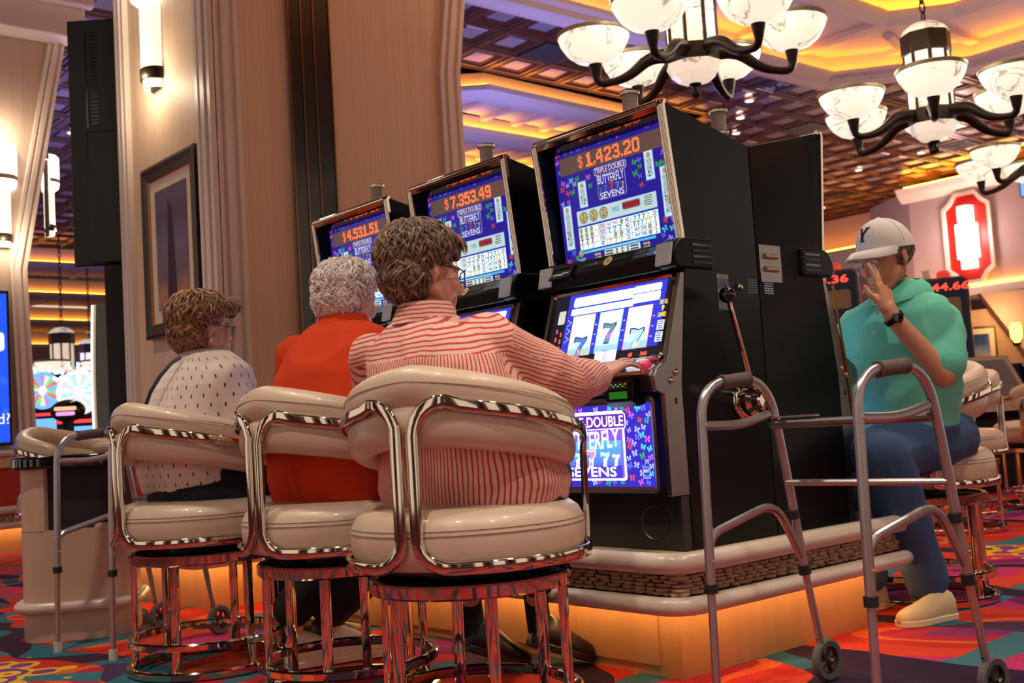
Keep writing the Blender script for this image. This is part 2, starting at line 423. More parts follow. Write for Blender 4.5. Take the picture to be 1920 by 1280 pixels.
mat('slab_tan', '#a3946a', 0.6, var=0.12)
mat('plinth_maple', '#b98c60', 0.42, var=0.16, vscale=3.0, stretch=(6, 6, 0.6))
# ------------------------------------------------------------------ floor
fl = MB().add([(-7, -7, 0), (26, -7, 0), (26, 42, 0), (-7, 42, 0)], [(0, 1, 2, 3)]).build('floor', 'carpet'); struct(fl, 'red casino carpet with swirling teal, purple and yellow pattern')
# ------------------------------------------------------------------ ceiling: stepped metal tiles, a raised tray and a stepped-down part
ZC = 5.2
ceil = MB().box(-7, 30, -7, 42, 6.6, 6.7).build('ceiling', 'ceiling_void'); struct(ceil, 'dark bronze stepped tile ceiling with raised trays')
PIT = 0.605; TX0, TY0 = 7.73, 8.94
TR = [(4.2, 8.49), (13.17, 8.49), (14.34, 7.04), (14.34, 2.2), (13.17, 0.9), (4.2, 0.9), (3.0, 2.2), (3.0, 7.04)]    # tray outline
def inside(poly, x, y, grow=0.0):
    cx = sum(p[0] for p in poly) / len(poly); cy = sum(p[1] for p in poly) / len(poly); c = True
    for i in range(len(poly)):
        a, b2 = poly[i], poly[(i + 1) % len(poly)]
        ex, ey = b2[0] - a[0], b2[1] - a[1]; l = math.hypot(ex, ey); nx, ny = ey / l, -ex / l
        if (cx - a[0]) * nx + (cy - a[1]) * ny > 0: nx, ny = -nx, -ny
        if (x - a[0]) * nx + (y - a[1]) * ny > grow: c = False
    return c
DROP = [(8.2, 10.95), (8.75, 10.45), (12.2, 10.75), (12.2, 30), (-7, 30), (-7, 12.6), (4.2, 12.6)]          # stepped-down part
def in_drop(x, y):
    if x < 8.0: return y > 24.5
    if x < 13.0: return y > 10.55
    return False
def tile_mesh(mb, ox=0, oy=0, z=0):
    # stepped frames going up into a field, seen from below
    h = PIT / 2
    steps = [(h, 0.0), (h - 0.012, 0.0), (h - 0.014, 0.012), (h - 0.075, 0.012), (h - 0.08, 0.034), (h - 0.125, 0.034), (h - 0.13, 0.052), (h - 0.165, 0.030)]
    vs = []; fs = []
    for r, dz in steps: vs += [(ox - r, oy - r, z + dz), (ox + r, oy - r, z + dz), (ox + r, oy + r, z + dz), (ox - r, oy + r, z + dz)]
    for i in range(len(steps) - 1):
        for j in range(4): fs.append((i * 4 + j, (i + 1) * 4 + j, (i + 1) * 4 + (j + 1) % 4, i * 4 + (j + 1) % 4))
    k = (len(steps) - 1) * 4; fs.append((k + 3, k + 2, k + 1, k))
    mb.add(vs, fs)
tm = MB(); tile_mesh(tm)
tme = tm.mesh('ceiling_tile', smooth=False); tme.materials.append(MATS['tile_bronze']); tme.materials.append(MATS['tile_field'])
tme.polygons[len(tme.polygons) - 1].material_index = 1
def projpx(p):
    q = RW.T @ (np.array(p) - np.array([0, 0, HC]))
    if q[2] <= 0.2: return None
    return 960 + FPX * q[0] / q[2], 640 + FPX * q[1] / q[2], q[2]
cand = []
TILEHOLE = []          # blank dark panels / vents sit in these cells
for i in range(-26, 34):
    for j in range(-28, 27):
        x, y = TX0 + i * PIT, TY0 + j * PIT
        if not (-7 < x < 26 and -7 < y < 25): continue
        if inside(TR, x, y, 0.30) or in_drop(x, y): continue
        q = projpx((x, y, ZC)); vis = q is not None and -60 < q[0] < 1980 and -60 < q[1] < 700 and not (235 < q[0] < 850) 
        cand.append((0 if vis else 1, q[2] if q else 99, x, y, i, j))
cand.sort()
DARK = {(1, 1): 'x', (3, 2): 'p', (8, 0): 'v', (13, 4): 'p', (12, 7): 'x'}
rest = MB(); n_t = 0
dark_cells = []
for vis, d, x, y, i, j in cand:
    if (i, j) in ((2, 1), (8, 0), (12, 2), (21, 7), (18, 1)): dark_cells.append((i, j, x, y)); continue
    if not vis and n_t < 300 or vis and n_t < 300:
        if n_t < 300 and vis == 0:
            place('ceiling_tile', tme, None, ceil, loc=(x, y, ZC)); n_t += 1; continue
    if -3 < x and -5 < y: tile_mesh(rest, x, y, ZC)
rest.build('ceiling_tile_field', 'tile_bronze', ceil, smooth=False, kind='stuff')
for i, j, x, y in dark_cells:
    vent = (i, j) in ((8, 0), (18, 1))
    b = MB().box(x - 0.28, x + 0.28, y - 0.28, y + 0.28, ZC - 0.01, ZC + 0.02)
    o = b.build('ceiling_vent' if vent else 'access_panel', 'black_matte', ceil)
    if vent:
        for k in (0.20, 0.12, 0.05):
            r = MB(); r.tube([(x - k, y - k, ZC - 0.015), (x + k, y - k, ZC - 0.015), (x + k, y + k, ZC - 0.015), (x - k, y + k, ZC - 0.015)], 0.014, 4, True); r.build('vent_ring', 'steel', o)
# cove steps
def offset_poly(poly, d):
    n = len(poly); out = []
    cx = sum(p[0] for p in poly) / n; cy = sum(p[1] for p in poly) / n
    for i in range(n):
        a, b2, c = Vector(poly[i - 1]), Vector(poly[i]), Vector(poly[(i + 1) % n])
        def nrm(p, q):
            e = (q - p).normalized(); k = Vector((e.y, -e.x)); m = (p + q) / 2 - Vector((cx, cy))
            return k if k.dot(m) > 0 else -k
        n1, n2 = nrm(a, b2), nrm(b2, c); bis = (n1 + n2).normalized()
        out.append(tuple(b2 + bis * (d / max(0.3, bis.dot(n1)))))
    return out
def ring_section(mb, poly, prof):
    """sweep a profile (outward offset, z) round a closed polygon"""
    rings = []
    for off, z in prof: rings.append([(p[0], p[1], z) for p in offset_poly(poly, off)])
    n = len(poly); vs = [p for r in rings for p in r]; fs = []
    for i in range(len(rings) - 1):
        for j in range(n): fs.append((i * n + j, i * n + (j + 1) % n, (i + 1) * n + (j + 1) % n, (i + 1) * n + j))
    mb.add(vs, fs)
# raised tray 1: rim moulding, glowing wall, coffered top; then tray 2 inside it
rim = MB(); ring_section(rim, TR, [(0.26, ZC + 0.03), (0.26, ZC - 0.03), (0.16, ZC - 0.05), (0.05, ZC - 0.02), (0.0, ZC - 0.02), (-0.03, ZC + 0.04), (-0.10, ZC + 0.07), (-0.10, ZC + 0.12), (0.02, ZC + 0.12)])
rim.build('trim_1', 'coffer_paint', ceil, smooth=False)
w1 = MB(); ring_section(w1, TR, [(0.04, ZC + 0.10), (0.06, ZC + 0.36)]); w1.build('cove_wall', 'coffer_paint', ceil, smooth=False)
s1 = MB(); ring_section(s1, TR, [(-0.02, ZC + 0.125), (-0.06, ZC + 0.125)]); s1.build('light_strip', 'led_tray', ceil, smooth=False)
ZT = ZC + 0.36
T2 = offset_poly(TR, -1.25)
top = MB(); ring_section(top, TR, [(0.06, ZT), (-1.3, ZT)]); top.build('coffer_top', 'coffer_paint', ceil, smooth=False)
rim2 = MB(); ring_section(rim2, T2, [(0.10, ZT + 0.01), (0.10, ZT - 0.05), (0.02, ZT - 0.08), (-0.06, ZT - 0.03), (-0.10, ZT + 0.02), (-0.10, ZT + 0.08), (0.02, ZT + 0.08)]); rim2.build('trim_2', 'coffer_paint', ceil, smooth=False)
w2 = MB(); ring_section(w2, T2, [(0.03, ZT + 0.06), (0.05, ZT + 0.5), (-6, ZT + 0.52)]); w2.build('cove_wall', 'coffer_paint', ceil, smooth=False)
s2 = MB(); ring_section(s2, T2, [(-0.02, ZT + 0.085), (-0.06, ZT + 0.085)]); s2.build('light_strip', 'led_tray_inner', ceil, smooth=False)
# coffer ribs of the tray (each its own beam)
rib = MB()
for k in range(9):
    x = 4.0 + k * 1.22
    b = MB().box(x - 0.07, x + 0.07, 8.49 - 1.2, 8.50, ZT - 0.07, ZT); b.build('coffer_rib', 'coffer_paint', ceil)
for k in range(5):
    y = 2.6 + k * 1.1
    b = MB().box(14.34 - 1.2, 14.34, y - 0.07, y + 0.07, ZT - 0.07, ZT); b.build('coffer_rib', 'coffer_paint', ceil)
b = MB(); b.tube([(13.05, 7.5, ZT - 0.03), (13.7, 7.72, ZT - 0.03)], 0.07, 4); b.build('coffer_rib', 'coffer_paint', ceil)
for k in range(6):
    x = 4.6 + k * 1.5
    MB().box(x - 0.09, x + 0.09, 2.2, 7.2, ZT + 0.40, ZT + 0.52).build('coffer_rib', 'coffer_paint', ceil)
for y in (3.4, 5.0, 6.4):
    MB().box(4.3, 13.1, y - 0.09, y + 0.09, ZT + 0.40, ZT + 0.52).build('coffer_rib', 'coffer_paint', ceil)
# stepped-down part beyond: three terraces, each with a ledge carrying a light strip
def cove_step(path, z_hi, z_lo, depth, strip='led_amber', ribs=8, name='cove_wall'):
    """path: 2D polyline of the fascia (left to right seen from the room); ceiling drops from z_hi to z_lo and runs on by depth"""
    P = [Vector(p) for p in path]
    def off(d):
        out = []
        for i, p in enumerate(P):
            t = (P[min(i + 1, len(P) - 1)] - P[max(i - 1, 0)]).normalized(); k = Vector((-t.y, t.x)); out.append(p + k * d)
        return out
    def strip_mesh(prof):
        mb = MB(); rings = [[(q.x, q.y, z) for q in off(d)] for d, z in prof]; n = len(P); vs = [v for r in rings for v in r]; fs = []
        for i in range(len(rings) - 1):
            for j in range(n - 1): fs.append((i * n + j, (i + 1) * n + j, (i + 1) * n + j + 1, i * n + j + 1))
        return mb.add(vs, fs)
    strip_mesh([(0, z_hi + 0.02), (0, z_lo)]).build(name, 'coffer_paint', ceil, smooth=False)
    strip_mesh([(0.0, z_lo), (-0.10, z_lo + 0.02), (-0.10, z_lo - 0.05), (-0.02, z_lo - 0.09), (0.06, z_lo - 0.12), (0.16, z_lo - 0.13), (0.2, z_lo - 0.09), (0.2, z_lo)]).build('trim_3', 'coffer_paint', ceil, smooth=False)
    strip_mesh([(-0.03, z_lo + 0.03), (-0.07, z_lo + 0.03)]).build('light_strip', strip, ceil, smooth=False)
    strip_mesh([(0.1, z_lo), (depth, z_lo)]).build('coffer_top', 'coffer_paint', ceil, smooth=False)
    q0, q1 = P[-2], P[-1]
    for k in range(ribs):
        c = q0.lerp(q1, (k + 0.5) / ribs); t = (q1 - q0).normalized(); nr = Vector((-t.y, t.x))
        a, b2 = c + nr * 0.2, c + nr * depth
        r = MB().obox(((a.x + b2.x) / 2, (a.y + b2.y) / 2, z_lo - 0.02), (t.x * 0.05, t.y * 0.05, 0), ((b2.x - a.x) / 2, (b2.y - a.y) / 2, 0), (0, 0, 0.04)); r.build('coffer_rib', 'coffer_paint', ceil)
cove_step([(7.0, 12.0), (8.74, 10.55), (13.2, 10.75)], ZC, ZC - 0.17, 1.0, 'led_orange', 8)
cove_step([(7.0, 12.9), (8.6, 11.65), (13.2, 11.75)], ZC - 0.17, ZC - 0.36, 1.1, 'led_amber', 9)
cove_step([(7.0, 13.9), (8.6, 12.8), (13.2, 12.85)], ZC - 0.36, ZC - 0.56, 1.3, 'led_amber', 9)
cove_step([(7.0, 15.2), (8.6, 14.1), (13.2, 14.15)], ZC - 0.56, ZC - 0.78, 9.0, 'led_amber', 9)
# the same terraces seen through the gap beside the black display
cove_step([(-3, 24.6), (0, 24.6), (13.0, 24.6)], ZC, ZC - 0.30, 1.8, 'led_orange', 8)
cove_step([(-3, 26.4), (0, 26.4), (13.0, 27.4)], ZC - 0.30, ZC - 0.62, 2.2, 'led_orange', 8)
cove_step([(-3, 28.8), (0, 28.8), (13.0, 30.2)], ZC - 0.62, ZC - 0.95, 2.6, 'led_orange', 8)
cove_step([(-3, 31.6), (0, 31.6), (13.0, 33.2)], ZC - 0.95, ZC - 1.3, 8.0, 'led_orange', 8)
# recessed downlights that show as bright dots
for x, y, z, lb in [(12.81, 9.582, ZC, 'upper recessed ceiling lamp of three above the black cabinet'), (13.426, 10.233, ZC, 'middle recessed ceiling lamp of three above the black cabinet'), (14.107, 10.859, ZC, 'lowest recessed ceiling lamp of three above the black cabinet'), (18.55, 11.5, ZC, 'recessed ceiling lamp in bronze tiles below the lantern chandelier'), (21.26, 14.16, ZC, 'recessed ceiling lamp in bronze tiles just above the white cap'), (9.132, 10.811, ZC - 0.17, 'recessed lamp in the glowing stepped coffers beside the column'), (5.262, 15.328, ZC, 'upper recessed ceiling lamp in the gap beside the black display'), (7.164, 20.786, ZC, 'lower recessed ceiling lamp in the gap beside the black display'), (18.41, 10.14, ZC, 'recessed ceiling lamp close under the lantern chandelier dish')]:
    o = thing('downlight', lb, 'downlight', (x, y, z - 0.02), group='recessed ceiling lamps')
    mb = MB(); mb.lathe([(0.075, 0.02), (0.075, -0.002), (0.055, -0.002), (0.052, 0.012)], n=20); mb.build('bezel', 'trim_paint', o)
    mb = MB(); mb.lathe([(0.001, 0.008), (0.052, 0.008)], n=20); mb.build('lamp_disc', 'lamp_disc', o)
# ------------------------------------------------------------------ walls
def mould(mb, plane, c, a0, a1, z0, z1, out, k=3):
    pass
def vtrim(parent, axis, fixed, a0, a1, prof_out, zs):
    """fluted vertical moulding lying on a wall; axis 'x' -> face at Y=fixed facing -Y, 'y' -> face at X=fixed facing -X; zs: list of (z, shift)"""
    w = a1 - a0; n = 4
    pr = [(0, 0), (0.0, prof_out), (0.18, prof_out), (0.22, prof_out * 0.55), (0.30, prof_out * 0.55), (0.34, prof_out * 1.15), (0.60, prof_out * 1.15), (0.64, prof_out * 0.55), (0.78, prof_out * 0.55), (0.82, prof_out), (1.0, prof_out), (1.0, 0)]
    rings = []
    for z, sh in zs:
        if axis == 'x': rings.append([(a0 + t * w + sh, fixed - o, z) for t, o in pr])
        else: rings.append([(fixed - o, a0 + t * w + sh, z) for t, o in pr])
    mb = MB(); mb.loft(rings, True); mb.build('trim', 'trim_paint', parent, smooth=False)
wc = thing('wall_column', 'broad wallpapered column with white fluted trim behind the machines', None, (3.4, 6.0, 0)); wc['kind'] = 'structure'
wc.location = (0, 0, 0)
KX, KY = 2.6, 5.4
cb = MB()
fp = [(0, 4.25), (3.0, 4.25), (5.2, 4.58)]
cb.prism([(KX, 0.0), (4.25, 0.0), (4.25, 3.0), (4.58, 5.2), (KX, 5.2)], KY, 6.66, 'y'); cb.build('wall_face', 'wallpaper', wc, smooth=False)
vtrim(wc, 'x', KY, KX - 0.005, 2.745, 0.03, [(0.35, 0), (5.2, 0)])
vtrim(wc, 'x', KY, 4.10, 4.255, 0.03, [(0.35, 0), (3.0, 0), (5.2, 0.33)])
vtrim(wc, 'y', KX, KY - 0.03, KY + 0.15, 0.035, [(0.35, 0), (5.2, 0)])
vtrim(wc, 'y', KX, 6.53, 6.67, 0.035, [(0.35, 0), (5.2, 0)])
MB().box(3.06, 3.32, KY - 0.02, KY, 0.35, 5.2).build('dark_strip', 'dark_panel', wc)
for x in (3.055, 3.135, 3.215, 3.32): MB().box(x - 0.004, x + 0.004, KY - 0.026, KY - 0.018, 0.35, 5.2).build('metal_bead', 'gold_line', wc)
# the farther column with the blue screen
wf = thing('wall_far', 'pale column with flared top and white trim beyond the black display', None, (0, 0, 0)); wf['kind'] = 'structure'
FY = 10.0
cb = MB(); cb.prism([(0.0, 0.0), (3.06, 0.0), (3.0, 2.4), (3.42, 4.7), (3.5, 5.2), (0.0, 5.2)], FY, 11.6, 'y'); cb.build('wall_face', 'wallpaper_far', wf, smooth=False)
vtrim(wf, 'x', FY, 2.86, 3.0, 0.04, [(0.9, 0.04), (2.4, 0.0), (4.55, 0.40)])
MB().box(0.0, 3.5, FY - 0.25, FY, 4.45, 4.75).build('beam', 'trim_paint', wf, bevel=0.02)
MB().box(0.0, 3.55, FY - 0.35, FY - 0.25, 4.72, 4.9).build('cornice', 'trim_paint', wf, bevel=0.02)
MB().box(0.0, 3.5, FY - 0.24, FY - 0.2, 4.78, 4.80).build('light_strip', 'led_orange', wf)
# distant wall with the red niche, its soffit and the wall below
wr = thing('wall_right', 'mauve plaster wall with crown moulding and a red niche', None, (0, 0, 0)); wr['kind'] = 'structure'
MB().box(20.58, 22.5, 8.0, 11.7, 2.75, 4.95).build('wall_face', 'plaster_violet', wr)
cm = MB(); cm.prism([(20.58, 4.75), (20.42, 4.9), (20.35, 5.02), (20.58, 5.02)], 7.9, 11.85, 'y'); cm.build('cornice', 'trim_paint', wr, smooth=False)
cm = MB(); cm.prism([(20.58, 2.95), (20.40, 2.86), (20.35, 2.72), (20.58, 2.66)], 7.9, 11.8, 'y'); cm.build('cornice', 'trim_paint', wr, smooth=False)
MB().box(20.44, 20.48, 8.0, 11.7, 5.03, 5.05).build('light_strip', 'led_tray_inner', wr)
MB().box(20.50, 20.53, 8.0, 11.7, 2.93, 2.95).build('light_strip', 'led_orange', wr)
MB().add([(20.58, 11.7, 2.75), (20.58, 11.7, 5.0), (21.6, 13.2, 5.0), (21.6, 13.2, 2.75)], [(0, 1, 2, 3)]).build('wall_face', 'plaster_violet', wr)
wb = thing('wall_back', 'pale lower wall of the lounge beyond the machines', None, (0, 0, 0)); wb['kind'] = 'structure'
MB().box(23.0, 23.2, 4.0, 20.0, 0, 5.2).build('wall_face', 'plaster_violet', wb)
MB().box(12.6, 23.2, 19.0, 19.2, 0, 5.2).build('wall_face', 'plaster_violet', wb)
MB().box(-7, 14, 40.0, 40.2, 0, 5.2).build('wall_face', 'plaster_violet', wb)
MB().box(22.6, 23.0, 11.9, 20.0, 3.9, 4.4).build('cornice', 'trim_paint', wb, bevel=0.05)
MB().box(22.7, 22.74, 11.9, 20.0, 4.42, 4.44).build('light_strip', 'led_orange', wb)

# unseen piers added behind the viewer so the chrome has something to reflect
wn = thing('wall_added', 'unseen piers added behind the viewer for the chrome to reflect', None, (0, 0, 0)); wn['kind'] = 'structure'
for k in range(7):
    a = -6.4 + k * 3.2
    MB().box(-6.6, -6.0, a, a + 1.5, 0, 5.2).build('added_pier', 'wallpaper_far', wn)
    MB().box(a + 0.8, a + 2.3, -6.6, -6.0, 0, 5.2).build('added_pier', 'wallpaper_far', wn)
    MB().box(-6.02, -5.96, a + 0.45, a + 1.05, 0.3, 4.6).build('dark_strip', 'dark_panel', wn)
    MB().box(a + 1.25, a + 1.85, -6.02, -5.96, 0.3, 4.6).build('dark_strip', 'dark_panel', wn)
# ------------------------------------------------------------------ planter bases with stacked-stone bands
def round_rect_path(x0, x1, y0, y1, r, k=6):
    pts = []
    for cx, cy, a in ((x1 - r, y1 - r, 0), (x0 + r, y1 - r, PI / 2), (x0 + r, y0 + r, PI), (x1 - r, y0 + r, 1.5 * PI)):
        for i in range(k + 1):
            t = a + PI / 2 * i / k; pts.append((cx + r * math.cos(t), cy + r * math.sin(t)))
    return pts
def stone_mesh(seed):
    rnd = random.Random(seed)
    mb = MB(); n = 8
    # a flattened pebble-like slab: unit length in x, unit depth in y, unit height in z (centred)
    rings = []
    for zz, sc in ((-0.5, 0.80), (-0.28, 1.0), (0.25, 1.0), (0.5, 0.82)):
        ring = []
        for a, b in rrect(1.0, 1.0, 0.3, 1):
            ring.append(((a * sc) + rnd.uniform(-.03, .03), b * (0.75 + 0.25 * sc) + rnd.uniform(-.06, .06), zz + rnd.uniform(-.05, .05)))
        rings.append(ring)
    mb.loft(rings, True)
    me = mb.mesh('stone', True, 60); me.materials.append(MATS['stone']); return me
STONES = [stone_mesh(k) for k in range(6)]
def stone_band(parent, runs, z0, rows, rh, limit):
    """runs: list of (p0, p1, outward normal, n objects first?)"""
    rnd = random.Random(3); stuff = MB(); n = 0
    for (a, b, nv, obj) in runs:
        a = Vector(a); b = Vector(b); L = (b - a).length; t = (b - a) / L; nv = Vector(nv)
        ang = math.atan2(t.y, t.x)
        for r in range(rows):
            s = -rnd.uniform(0, 0.03)
            while s < L:
                l = rnd.uniform(0.028, 0.066); h = rh * rnd.uniform(0.72, 0.98); dp = rnd.uniform(0.030, 0.042)
                c = a + t * (s + l / 2) + nv * (dp / 2 - 0.022); z = z0 + rh * (r + 0.5)
                if 0.0 < s + l / 2 < L:
                    if obj and n < limit:
                        o = place('stone', rnd.choice(STONES), None, parent); o.location = (c.x, c.y, z)
                        o.rotation_euler = (0, rnd.uniform(-.03, .03), ang + rnd.uniform(-.05, .05)); o.scale = (l * 0.95, dp, h); n += 1
                    else:
                        me = rnd.choice(STONES); R = Matrix.Rotation(ang, 3, 'Z')
                        stuff.add([Vector((c.x, c.y, z)) + R @ Vector((v.co.x * l * 0.95, v.co.y * dp, v.co.z * h)) for v in me.vertices], [tuple(p.vertices) for p in me.polygons])
                s += l + 0.002
    if stuff.v: stuff.build('stone_band', 'stone', parent, True, 60, kind='stuff')
def planter(name, label, x0, x1, y0, y1, zt, runs_sel, cat='planter base', red=None, inset=0.12, limit=300, panels=()):
    """rail path rectangle x0..x1, y0..y1; coordinates in world, Empty at origin of its base"""
    o = thing(name, label, cat, ((x0 + x1) / 2, (y0 + y1) / 2, 0)); ox, oy = o.location.x, o.location.y
    X0, X1, Y0, Y1 = x0 - ox, x1 - ox, y0 - oy, y1 - oy
    p = round_rect_path(X0, X1, Y0, Y1, 0.09)
    mb = MB(); mb.tube([(a, b, zt) for a, b in p], 0.032, 12, True); mb.build('rail', 'rail_cream', o)
    mb = MB(); mb.tube([(a, b, zt - 0.125) for a, b in p], 0.028, 12, True); mb.build('rail', 'rail_cream', o)
    sl = MB(); q = round_rect_path(X0 + 0.01, X1 - 0.01, Y0 + 0.01, Y1 - 0.01, 0.08); sl.prism(q, zt - 0.02, zt + 0.012, 'z'); sl.build('top_slab', 'slab_tan', o)
    q = round_rect_path(X0 + 0.035, X1 - 0.035, Y0 + 0.035, Y1 - 0.035, 0.06)
    bk = MB(); bk.prism(q, zt - 0.125, zt - 0.01, 'z'); bk.build('backing', 'grout_dark', o)
    pl = MB(); pl.box(X0 + inset, X1 - inset, Y0 + inset, Y1 - inset, 0, zt - 0.12); pl.build('plinth', 'plinth_maple', o)
    ls = MB(); q = round_rect_path(X0 + 0.06, X1 - 0.06, Y0 + 0.06, Y1 - 0.06, 0.04)
    ls.tube([(a, b, zt - 0.150) for a, b in q], 0.006, 6, True); ls.build('light_strip', 'led_under', o)
    for (side, a, b, za, zb) in panels:
        m = MB()
        if side == 'x': m.box(X0 + inset - 0.006, X0 + inset, a - oy, b - oy, za, zb)
        else: m.box(a - ox, b - ox, Y0 + inset - 0.006, Y0 + inset, za, zb)
        m.build('access_panel', 'plinth_maple', o, bevel=0.002)
    runs = []
    e = 0.035
    allr = {'s': ((X0 + e, Y0 + e), (X1 - e, Y0 + e), (0, -1)), 'w': ((X0 + e, Y1 - e), (X0 + e, Y0 + e), (-1, 0)), 'e': ((X1 - e, Y0 + e), (X1 - e, Y1 - e), (1, 0)), 'n': ((X1 - e, Y1 - e), (X0 + e, Y1 - e), (0, 1))}
    for k, ob in runs_sel:
        if isinstance(k, str): runs.append((*allr[k], ob))
        else: runs.append((*k, ob))
    stone_band(o, runs, zt - 0.098, 6, 0.0118, limit)
    return o
mat('led_under', (0, 0, 0), emit=(1.0, 0.50, 0.16), estr=24.0)
BX0, BX1, BY0, BY1 = 2.45, 3.72, 2.21, 4.80
_e = 0.035; _oy = (BY0 + BY1) / 2; _hx = (BX1 - BX0) / 2; _hy = (BY1 - BY0) / 2
planter('machine_plinth', 'maple plinth with cream rails and stacked stone band under the slot machines', BX0, BX1, BY0, BY1, 0.365,
        [('s', True), (((-_hx + _e, -_hy + 0.9), (-_hx + _e, -_hy + _e), (-1, 0)), True), (((-_hx + _e, _hy - _e), (-_hx + _e, -_hy + 0.9), (-1, 0)), False), ('e', False)],
        'plinth', panels=[('x', 2.42, 2.78, 0.03, 0.215), ('x', 2.86, 3.3, 0.03, 0.215), ('x', 3.4, 4.0, 0.03, 0.215), ('x', 4.1, 4.6, 0.03, 0.215)], limit=300)
# ------------------------------------------------------------------ slot machines
def weave_mat():
    m = bpy.data.materials.new('weave_black'); m.use_nodes = True; nt = m.node_tree; b = nt.nodes['Principled BSDF']; L = nt.links.new
    tc = nn(nt, 'ShaderNodeTexCoord'); mp = nn(nt, 'ShaderNodeMapping'); mp.inputs['Rotation'].default_value = (0, math.radians(38), 0); mp.inputs['Scale'].default_value = (95, 1, 95); L(tc.outputs['Object'], mp.inputs[0])
    wv = nn(nt, 'ShaderNodeTexWave'); wv.inputs['Scale'].default_value = 1.0; L(mp.outputs[0], wv.inputs[0])
    cr = nn(nt, 'ShaderNodeValToRGB'); cr.color_ramp.elements[0].color = (0.0005, 0.0005, 0.0006, 1); cr.color_ramp.elements[1].color = (0.006, 0.005, 0.006, 1); L(wv.outputs['Fac'], cr.inputs[0]); L(cr.outputs[0], b.inputs['Base Color'])
    b.inputs['Roughness'].default_value = 0.22; b.inputs['Specular IOR Level'].default_value = 0.17
    bp = nn(nt, 'ShaderNodeBump'); bp.inputs['Strength'].default_value = 0.25; bp.inputs['Distance'].default_value = 0.002; L(wv.outputs['Fac'], bp.inputs['Height']); L(bp.outputs[0], b.inputs['Normal'])
    MATS['weave_black'] = m
weave_mat()
mat('white_ribbed', '#a09288', 0.35)
mat('speaker_mesh', '#aeb0b8', 0.35, 0.6, bump=0.4, bscale=900)
mat('steel_dark', '#4b4748', 0.42, 0.8, var=0.2)
mat('glass_dark', '#05050a', 0.04, coat=0.5)
attr_mat('print_lit', True, 0.12, 1.0)
attr_mat('print_lit_dim', True, 0.12, 0.62)
attr_mat('print_flat', False, 0.4)
mat('led_dots', (0.02, 0, 0), emit=(1.0, 0.10, 0.03), estr=3.2)
mat('led_board', '#2b2320', 0.5, emit=(0.30, 0.16, 0.13), estr=0.35)
mat('brass', '#b08a4a', 0.25, 1.0)
F57 = {'0': '01110 10001 10011 10101 11001 10001 01110', '1': '00100 01100 00100 00100 00100 00100 01110', '2': '01110 10001 00001 00010 00100 01000 11111', '3': '11111 00010 00100 00010 00001 10001 01110',
       '4': '00010 00110 01010 10010 11111 00010 00010', '5': '11111 10000 11110 00001 00001 10001 01110', '6': '00110 01000 10000 11110 10001 10001 01110', '7': '11111 00001 00010 00100 01000 01000 01000', '8': '01110 10001 10001 01110 10001 10001 01110',
       '9': '01110 10001 10001 01111 00001 00010 01100', '$': '00100 01111 10100 01110 00101 11110 00100', ',': '0 0 0 0 0 1 1', '.': '0 0 0 0 0 0 1'}
BOLD = {'0': '0111110 1111111 1100011 1100011 1100011 1100011 1100011 1100011 1111111 0111110', '1': '0011100 0111100 0111100 0011100 0011100 0011100 0011100 0011100 1111111 1111111', '2': '0111110 1111111 1100011 0000011 0000111 0011110 0111100 1110000 1111111 1111111',
        '3': '0111110 1111111 1100011 0000011 0011110 0011111 0000011 1100011 1111111 0111110', '4': '0001110 0011110 0110110 1100110 1100110 1111111 1111111 0000110 0000110 0000110', '5': '1111111 1111111 1100000 1111110 1111111 0000011 0000011 1100011 1111111 0111110',
        '7': '1111111 1111111 0000011 0000110 0000110 0001100 0001100 0011000 0011000 0011000', '9': '0111110 1111111 1100011 1100011 1111111 0111111 0000011 1100011 1111111 0111110',
        '$': '0010000 0111000 1010100 1010000 0111000 0010100 0010100 1010100 0111000 0010000', ',': '00 00 00 00 00 00 00 11 11 10', '.': '00 00 00 00 00 00 00 00 11 11'}
def led_text(P, s, cx, cy, h, layer=3):
    px = h / 10.0; cols = []
    x = 0
    for ch in s:
        rows = BOLD[ch].split()
        for r, row in enumerate(rows):
            for c, v in enumerate(row):
                if v == '1': cols.append((x + c, r))
        x += len(rows[0]) + 1
    W = (x - 1) * px
    for c, r in cols: P.disc(cx - W / 2 + (c + 0.5) * px, cy + h / 2 - (r + 0.5) * px, px * 0.46, None, layer, 6)
def frame_ring(mb, P, w, h, t, d, rad, base=0.0):
    """chrome frame round a panel: section t wide, d proud of the plane"""
    outer = rrect(w + 2 * t, h + 2 * t, rad, 4); inner = rrect(w, h, max(rad - t, 0.003), 4); mid = rrect(w + t, h + t, rad - t / 2, 4)
    rings = [[P.P(p, 0) + P.n * base for p in outer], [P.P(p, 0) + P.n * (base + d * 0.7) for p in outer], [P.P(p, 0) + P.n * (base + d) for p in mid], [P.P(p, 0) + P.n * (base + d * 0.6) for p in inner], [P.P(p, 0) + P.n * (base - 0.002) for p in inner]]
    mb.loft(rings, False)
Cw = (1.35, 1.6, 1.7); Cb = (0.04, 0.02, 0.42); Cb2 = (0.10, 0.16, 1.2); Cr = (0.75, 0.02, 0.05); Ck = (0.02, 0.02, 0.05); Cy = (1.3, 1.0, 0.05); Cg = (0.02, 0.45, 0.12); Cc = (0.15, 1.0, 1.3); Cp = (0.55, 0.10, 1.1)
def medal(P, x, y, r, layer=3):
    P.disc(x, y, r, (0.25, 0.22, 0.12), layer, 16); P.disc(x, y, r * 0.82, (0.75, 0.72, 0.5), layer + 1, 14); P.disc(x, y, r * 0.66, (0.12, 0.2, 0.45), layer + 2, 12)
    P.butterfly(x, y, r * 1.1, (1.0, 0.7, 0.08), 0, layer + 3)
